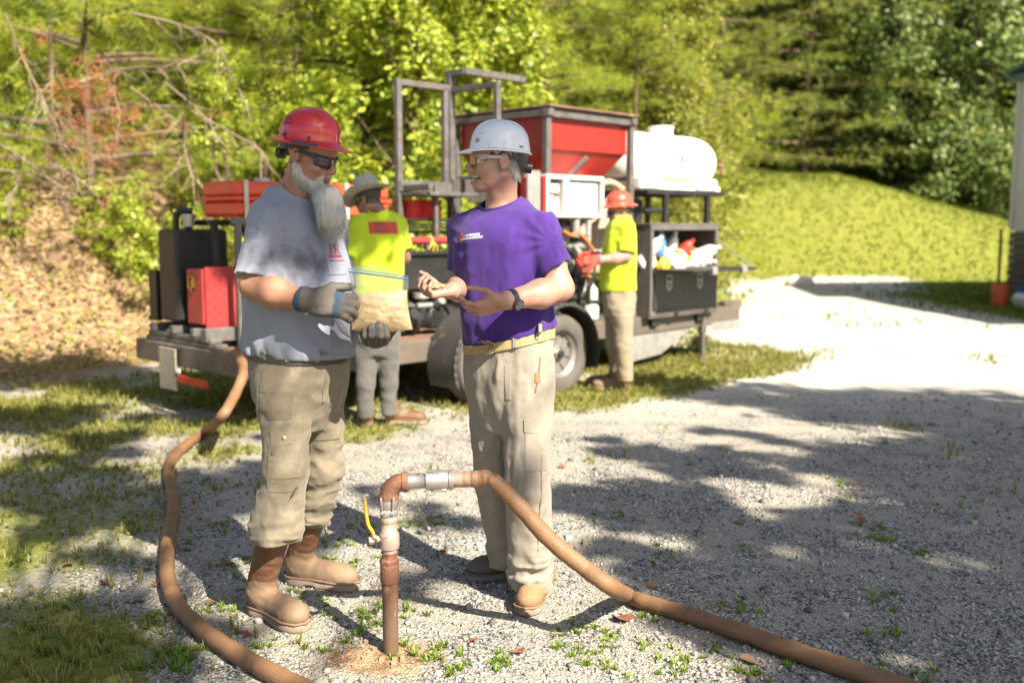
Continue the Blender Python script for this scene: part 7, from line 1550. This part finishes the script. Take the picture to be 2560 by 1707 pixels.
for s in (-1, 1):
    b = MB(); a = o0 + U([.031 * s * .55, -.032, 0]); b.bar(a + U([0, 0, zz(1172)]), a + U([.004 * s, -.006, zz(1136)]), .008, .007, .002); b.cyl(a + U([-.006, -.003, zz(1172)]), a + U([.006, -.003, zz(1172)]), .006, 8); b.build('cam_lever', AL, sp_root, smooth=40)
# elbow
P0 = o0 + U([0, 0, zz(1140)]); TOPZ = zz(1106); R_ = .052; xE = at(936, 1106, YP)[0]; b = MB(); arc = [o0 + U([R_ * (1 - math.cos(a)), .0, TOPZ - R_ + R_ * math.sin(a)]) for a in np.linspace(0, math.pi / 2, 10)]
b.tube([P0] + arc, [.0305] + [.0305] * 10, 20); el = b.build('elbow', RP, sp_root, smooth=50)
b = MB(); b.lathe([(.030, 0), (.0345, .001), (.0345, .016), (.030, .018)], o0 + U([0, 0, zz(1146)]), (0, 0, 1), 24); b.lathe([(.030, 0), (.0345, .001), (.0345, .018), (.030, .02)], o0 + U([R_ - .004, 0, TOPZ]), (1, 0, 0.03), 24); b.build('elbow_bead', RP, el, smooth=40)
X = lambda px: at(px, 1100, YP)[0] - o0[0]; axd = unit(U([1.0, 0, .035])); 
def HX(prof, name, mat, par):
    b = MB(); b.lathe([(r, X(px)) for r, px in prof], o0 + U([0, 0, TOPZ - X(893) * 0]), axd, 26); return b.build(name, mat, par, smooth=40)
HX([(.0255, 934), (.0265, 944), (.0255, 946), (.0255, 976), (.028, 979)], 'pipe_nipple', AL, sp_root)
cl = HX([(.028, 978), (.034, 980), (.0345, 1000), (.032, 1004), (.0335, 1026), (.031, 1030), (.035, 1033), (.035, 1039), (.030, 1042)], 'cam_coupling', AL, sp_root)
HX([(.0265, 1041), (.0275, 1043), (.0268, 1094), (.0275, 1098)], 'hose_shank', CM_, sp_root)
for dz, nm in ((.035, 'a'), (-.033, 'b')):
    b = MB(); c0 = o0 + U([X(990), -.012, TOPZ + dz * .8]); b.bar(c0, c0 + U([.055, -.004, .002]), .009, .011, .002); b.tube([c0 + U([-.002, -.008, -.004 if dz < 0 else .004]) + U([.016 * math.cos(t), 0, .011 * math.sin(t)]) for t in np.linspace(0, 6.283, 12)], .002, 5, cap=False); b.build('coupling_lever', AL, cl, smooth=40)
b = MB(); b.tube([o0 + U([X(985), -.03, TOPZ - .03]), o0 + U([X(982), -.034, TOPZ - .052]), o0 + U([X(980), -.034, TOPZ - .066])], [.003, .004, .003], 6); b.build('safety_clip', AL, cl, smooth=50)
settle(sp_root)
# hoses
HO = M('tan hose', (.215, .115, .052), (.14, .075, .037), sc=7, rough=.62, bump=.25, bsc=120, spot=(.13, .065, .04), ssc=9, sth=.60)
def hose(name, lab, P, r, flat=1.0):
    Q = spline(P, 12); n = 16; V = []; Fs = []; up = U([0, 0, 1.0]); m = len(Q)
    for i, p in enumerate(Q):
        d = unit(Q[min(i + 1, m - 1)] - Q[max(i - 1, 0)]); s = unit(np.cross(d, up)); u = np.cross(s, d); rr_ = (r[0] + (r[1] - r[0]) * i / m) * (1 + .05 * math.sin(i * .9) * math.sin(i * .23)); kink = 1 + sum(kv * math.exp(-((i / 12 - kk) / .22) ** 2) for kk, kv in flat)
        for k in range(n): a = 6.283 * k / n; V.append(p + s * math.cos(a) * rr_ * (2 - kink) + u * math.sin(a) * rr_ * kink)
    for i in range(m - 1):
        for k in range(n): Fs.append([i * n + k, i * n + (k + 1) % n, (i + 1) * n + (k + 1) % n, (i + 1) * n + k])
    return tag(MB().add(V, Fs + [list(range(n))[::-1], list(range((m - 1) * n, m * n))]).build(name, HO, smooth=60), lab, 'hose')
zG = lambda px, py, r=.032: gnd(px, py, r)
P = [o0 + axd * X(1060) + U([0, 0, TOPZ]), o0 + axd * X(1096) + U([0, 0, TOPZ]), at(1122, 1098, YP), at(1150, 1117, YP), at(1200, 1170, YP + .0), at(1262, 1238, YP + .01), at(1340, 1302, YP + .02), at(1405, 1348, YP + .01), zG(1440, 1366), zG(1475, 1381), zG(1560, 1405), zG(1700, 1450), zG(1850, 1503), zG(2000, 1552), zG(2150, 1605), zG(2350, 1690), zG(2600, 1800), zG(2900, 1960)]
hose('grout_hose', 'tan hose sloping from the standpipe down and off to lower right', P, (.027, .034), [(8.4, -.22), (2.2, -.25)])
P = [tw(.02, .16, .60), tw(-.03, .13, .57), at(560, 850, 6.45), at(540, 905, 6.25), at(508, 958, 6.0), zG(470, 993), zG(428, 1022), zG(398, 1048), zG(388, 1078), zG(393, 1120), zG(398, 1170), zG(390, 1215), zG(385, 1260), zG(383, 1310), zG(393, 1360), zG(420, 1405), zG(470, 1450), zG(540, 1498), zG(620, 1542), zG(720, 1592), zG(830, 1655), zG(960, 1740), zG(1150, 1880), zG(1400, 2100)]
hose('grout_hose', 'long tan hose winding from the trailer deck past the boots to lower left', [U(q) for q in P], (.034, .030), [(7, -.2)])
# clods round the foot of the pipe
for i in range(26):
    a = random.uniform(0, 6.28); q = random.uniform(.05, .20); rock_s = random.uniform(.008, .022)
CLM = M('clod', (.36, .24, .16), (.26, .17, .11), sc=20, rough=.95, bump=.4)
b = MB(); rgc = np.random.default_rng(12)
for i in range(60):
    a = rgc.random() * 6.28; q = .04 + .18 * rgc.random() ** 1.2; s = .003 + .009 * rgc.random() ** 2; c = U([PG[0] + math.cos(a) * q * 1.2 - .02, PG[1] + math.sin(a) * q * .8 - .03, 0]); c[2] = gz(c[0], c[1]) + s * .3
    D = unit(rgc.normal(size=(8, 3))); pts = U([[-1, -1, -1], [1, -1, -1], [1, 1, -1], [-1, 1, -1], [-1, -1, 1], [1, -1, 1], [1, 1, 1], [-1, 1, 1]]) * s * (.7 + .5 * rgc.random((8, 1))) * .8
    b.add(c + pts, [[0, 3, 2, 1], [4, 5, 6, 7], [0, 1, 5, 4], [1, 2, 6, 5], [2, 3, 7, 6], [3, 0, 4, 7]])
tag(b.build('earth_clods', CLM, smooth=70, fix=False), 'crumbs of tan earth round the foot of the standpipe', 'earth', kind='stuff')
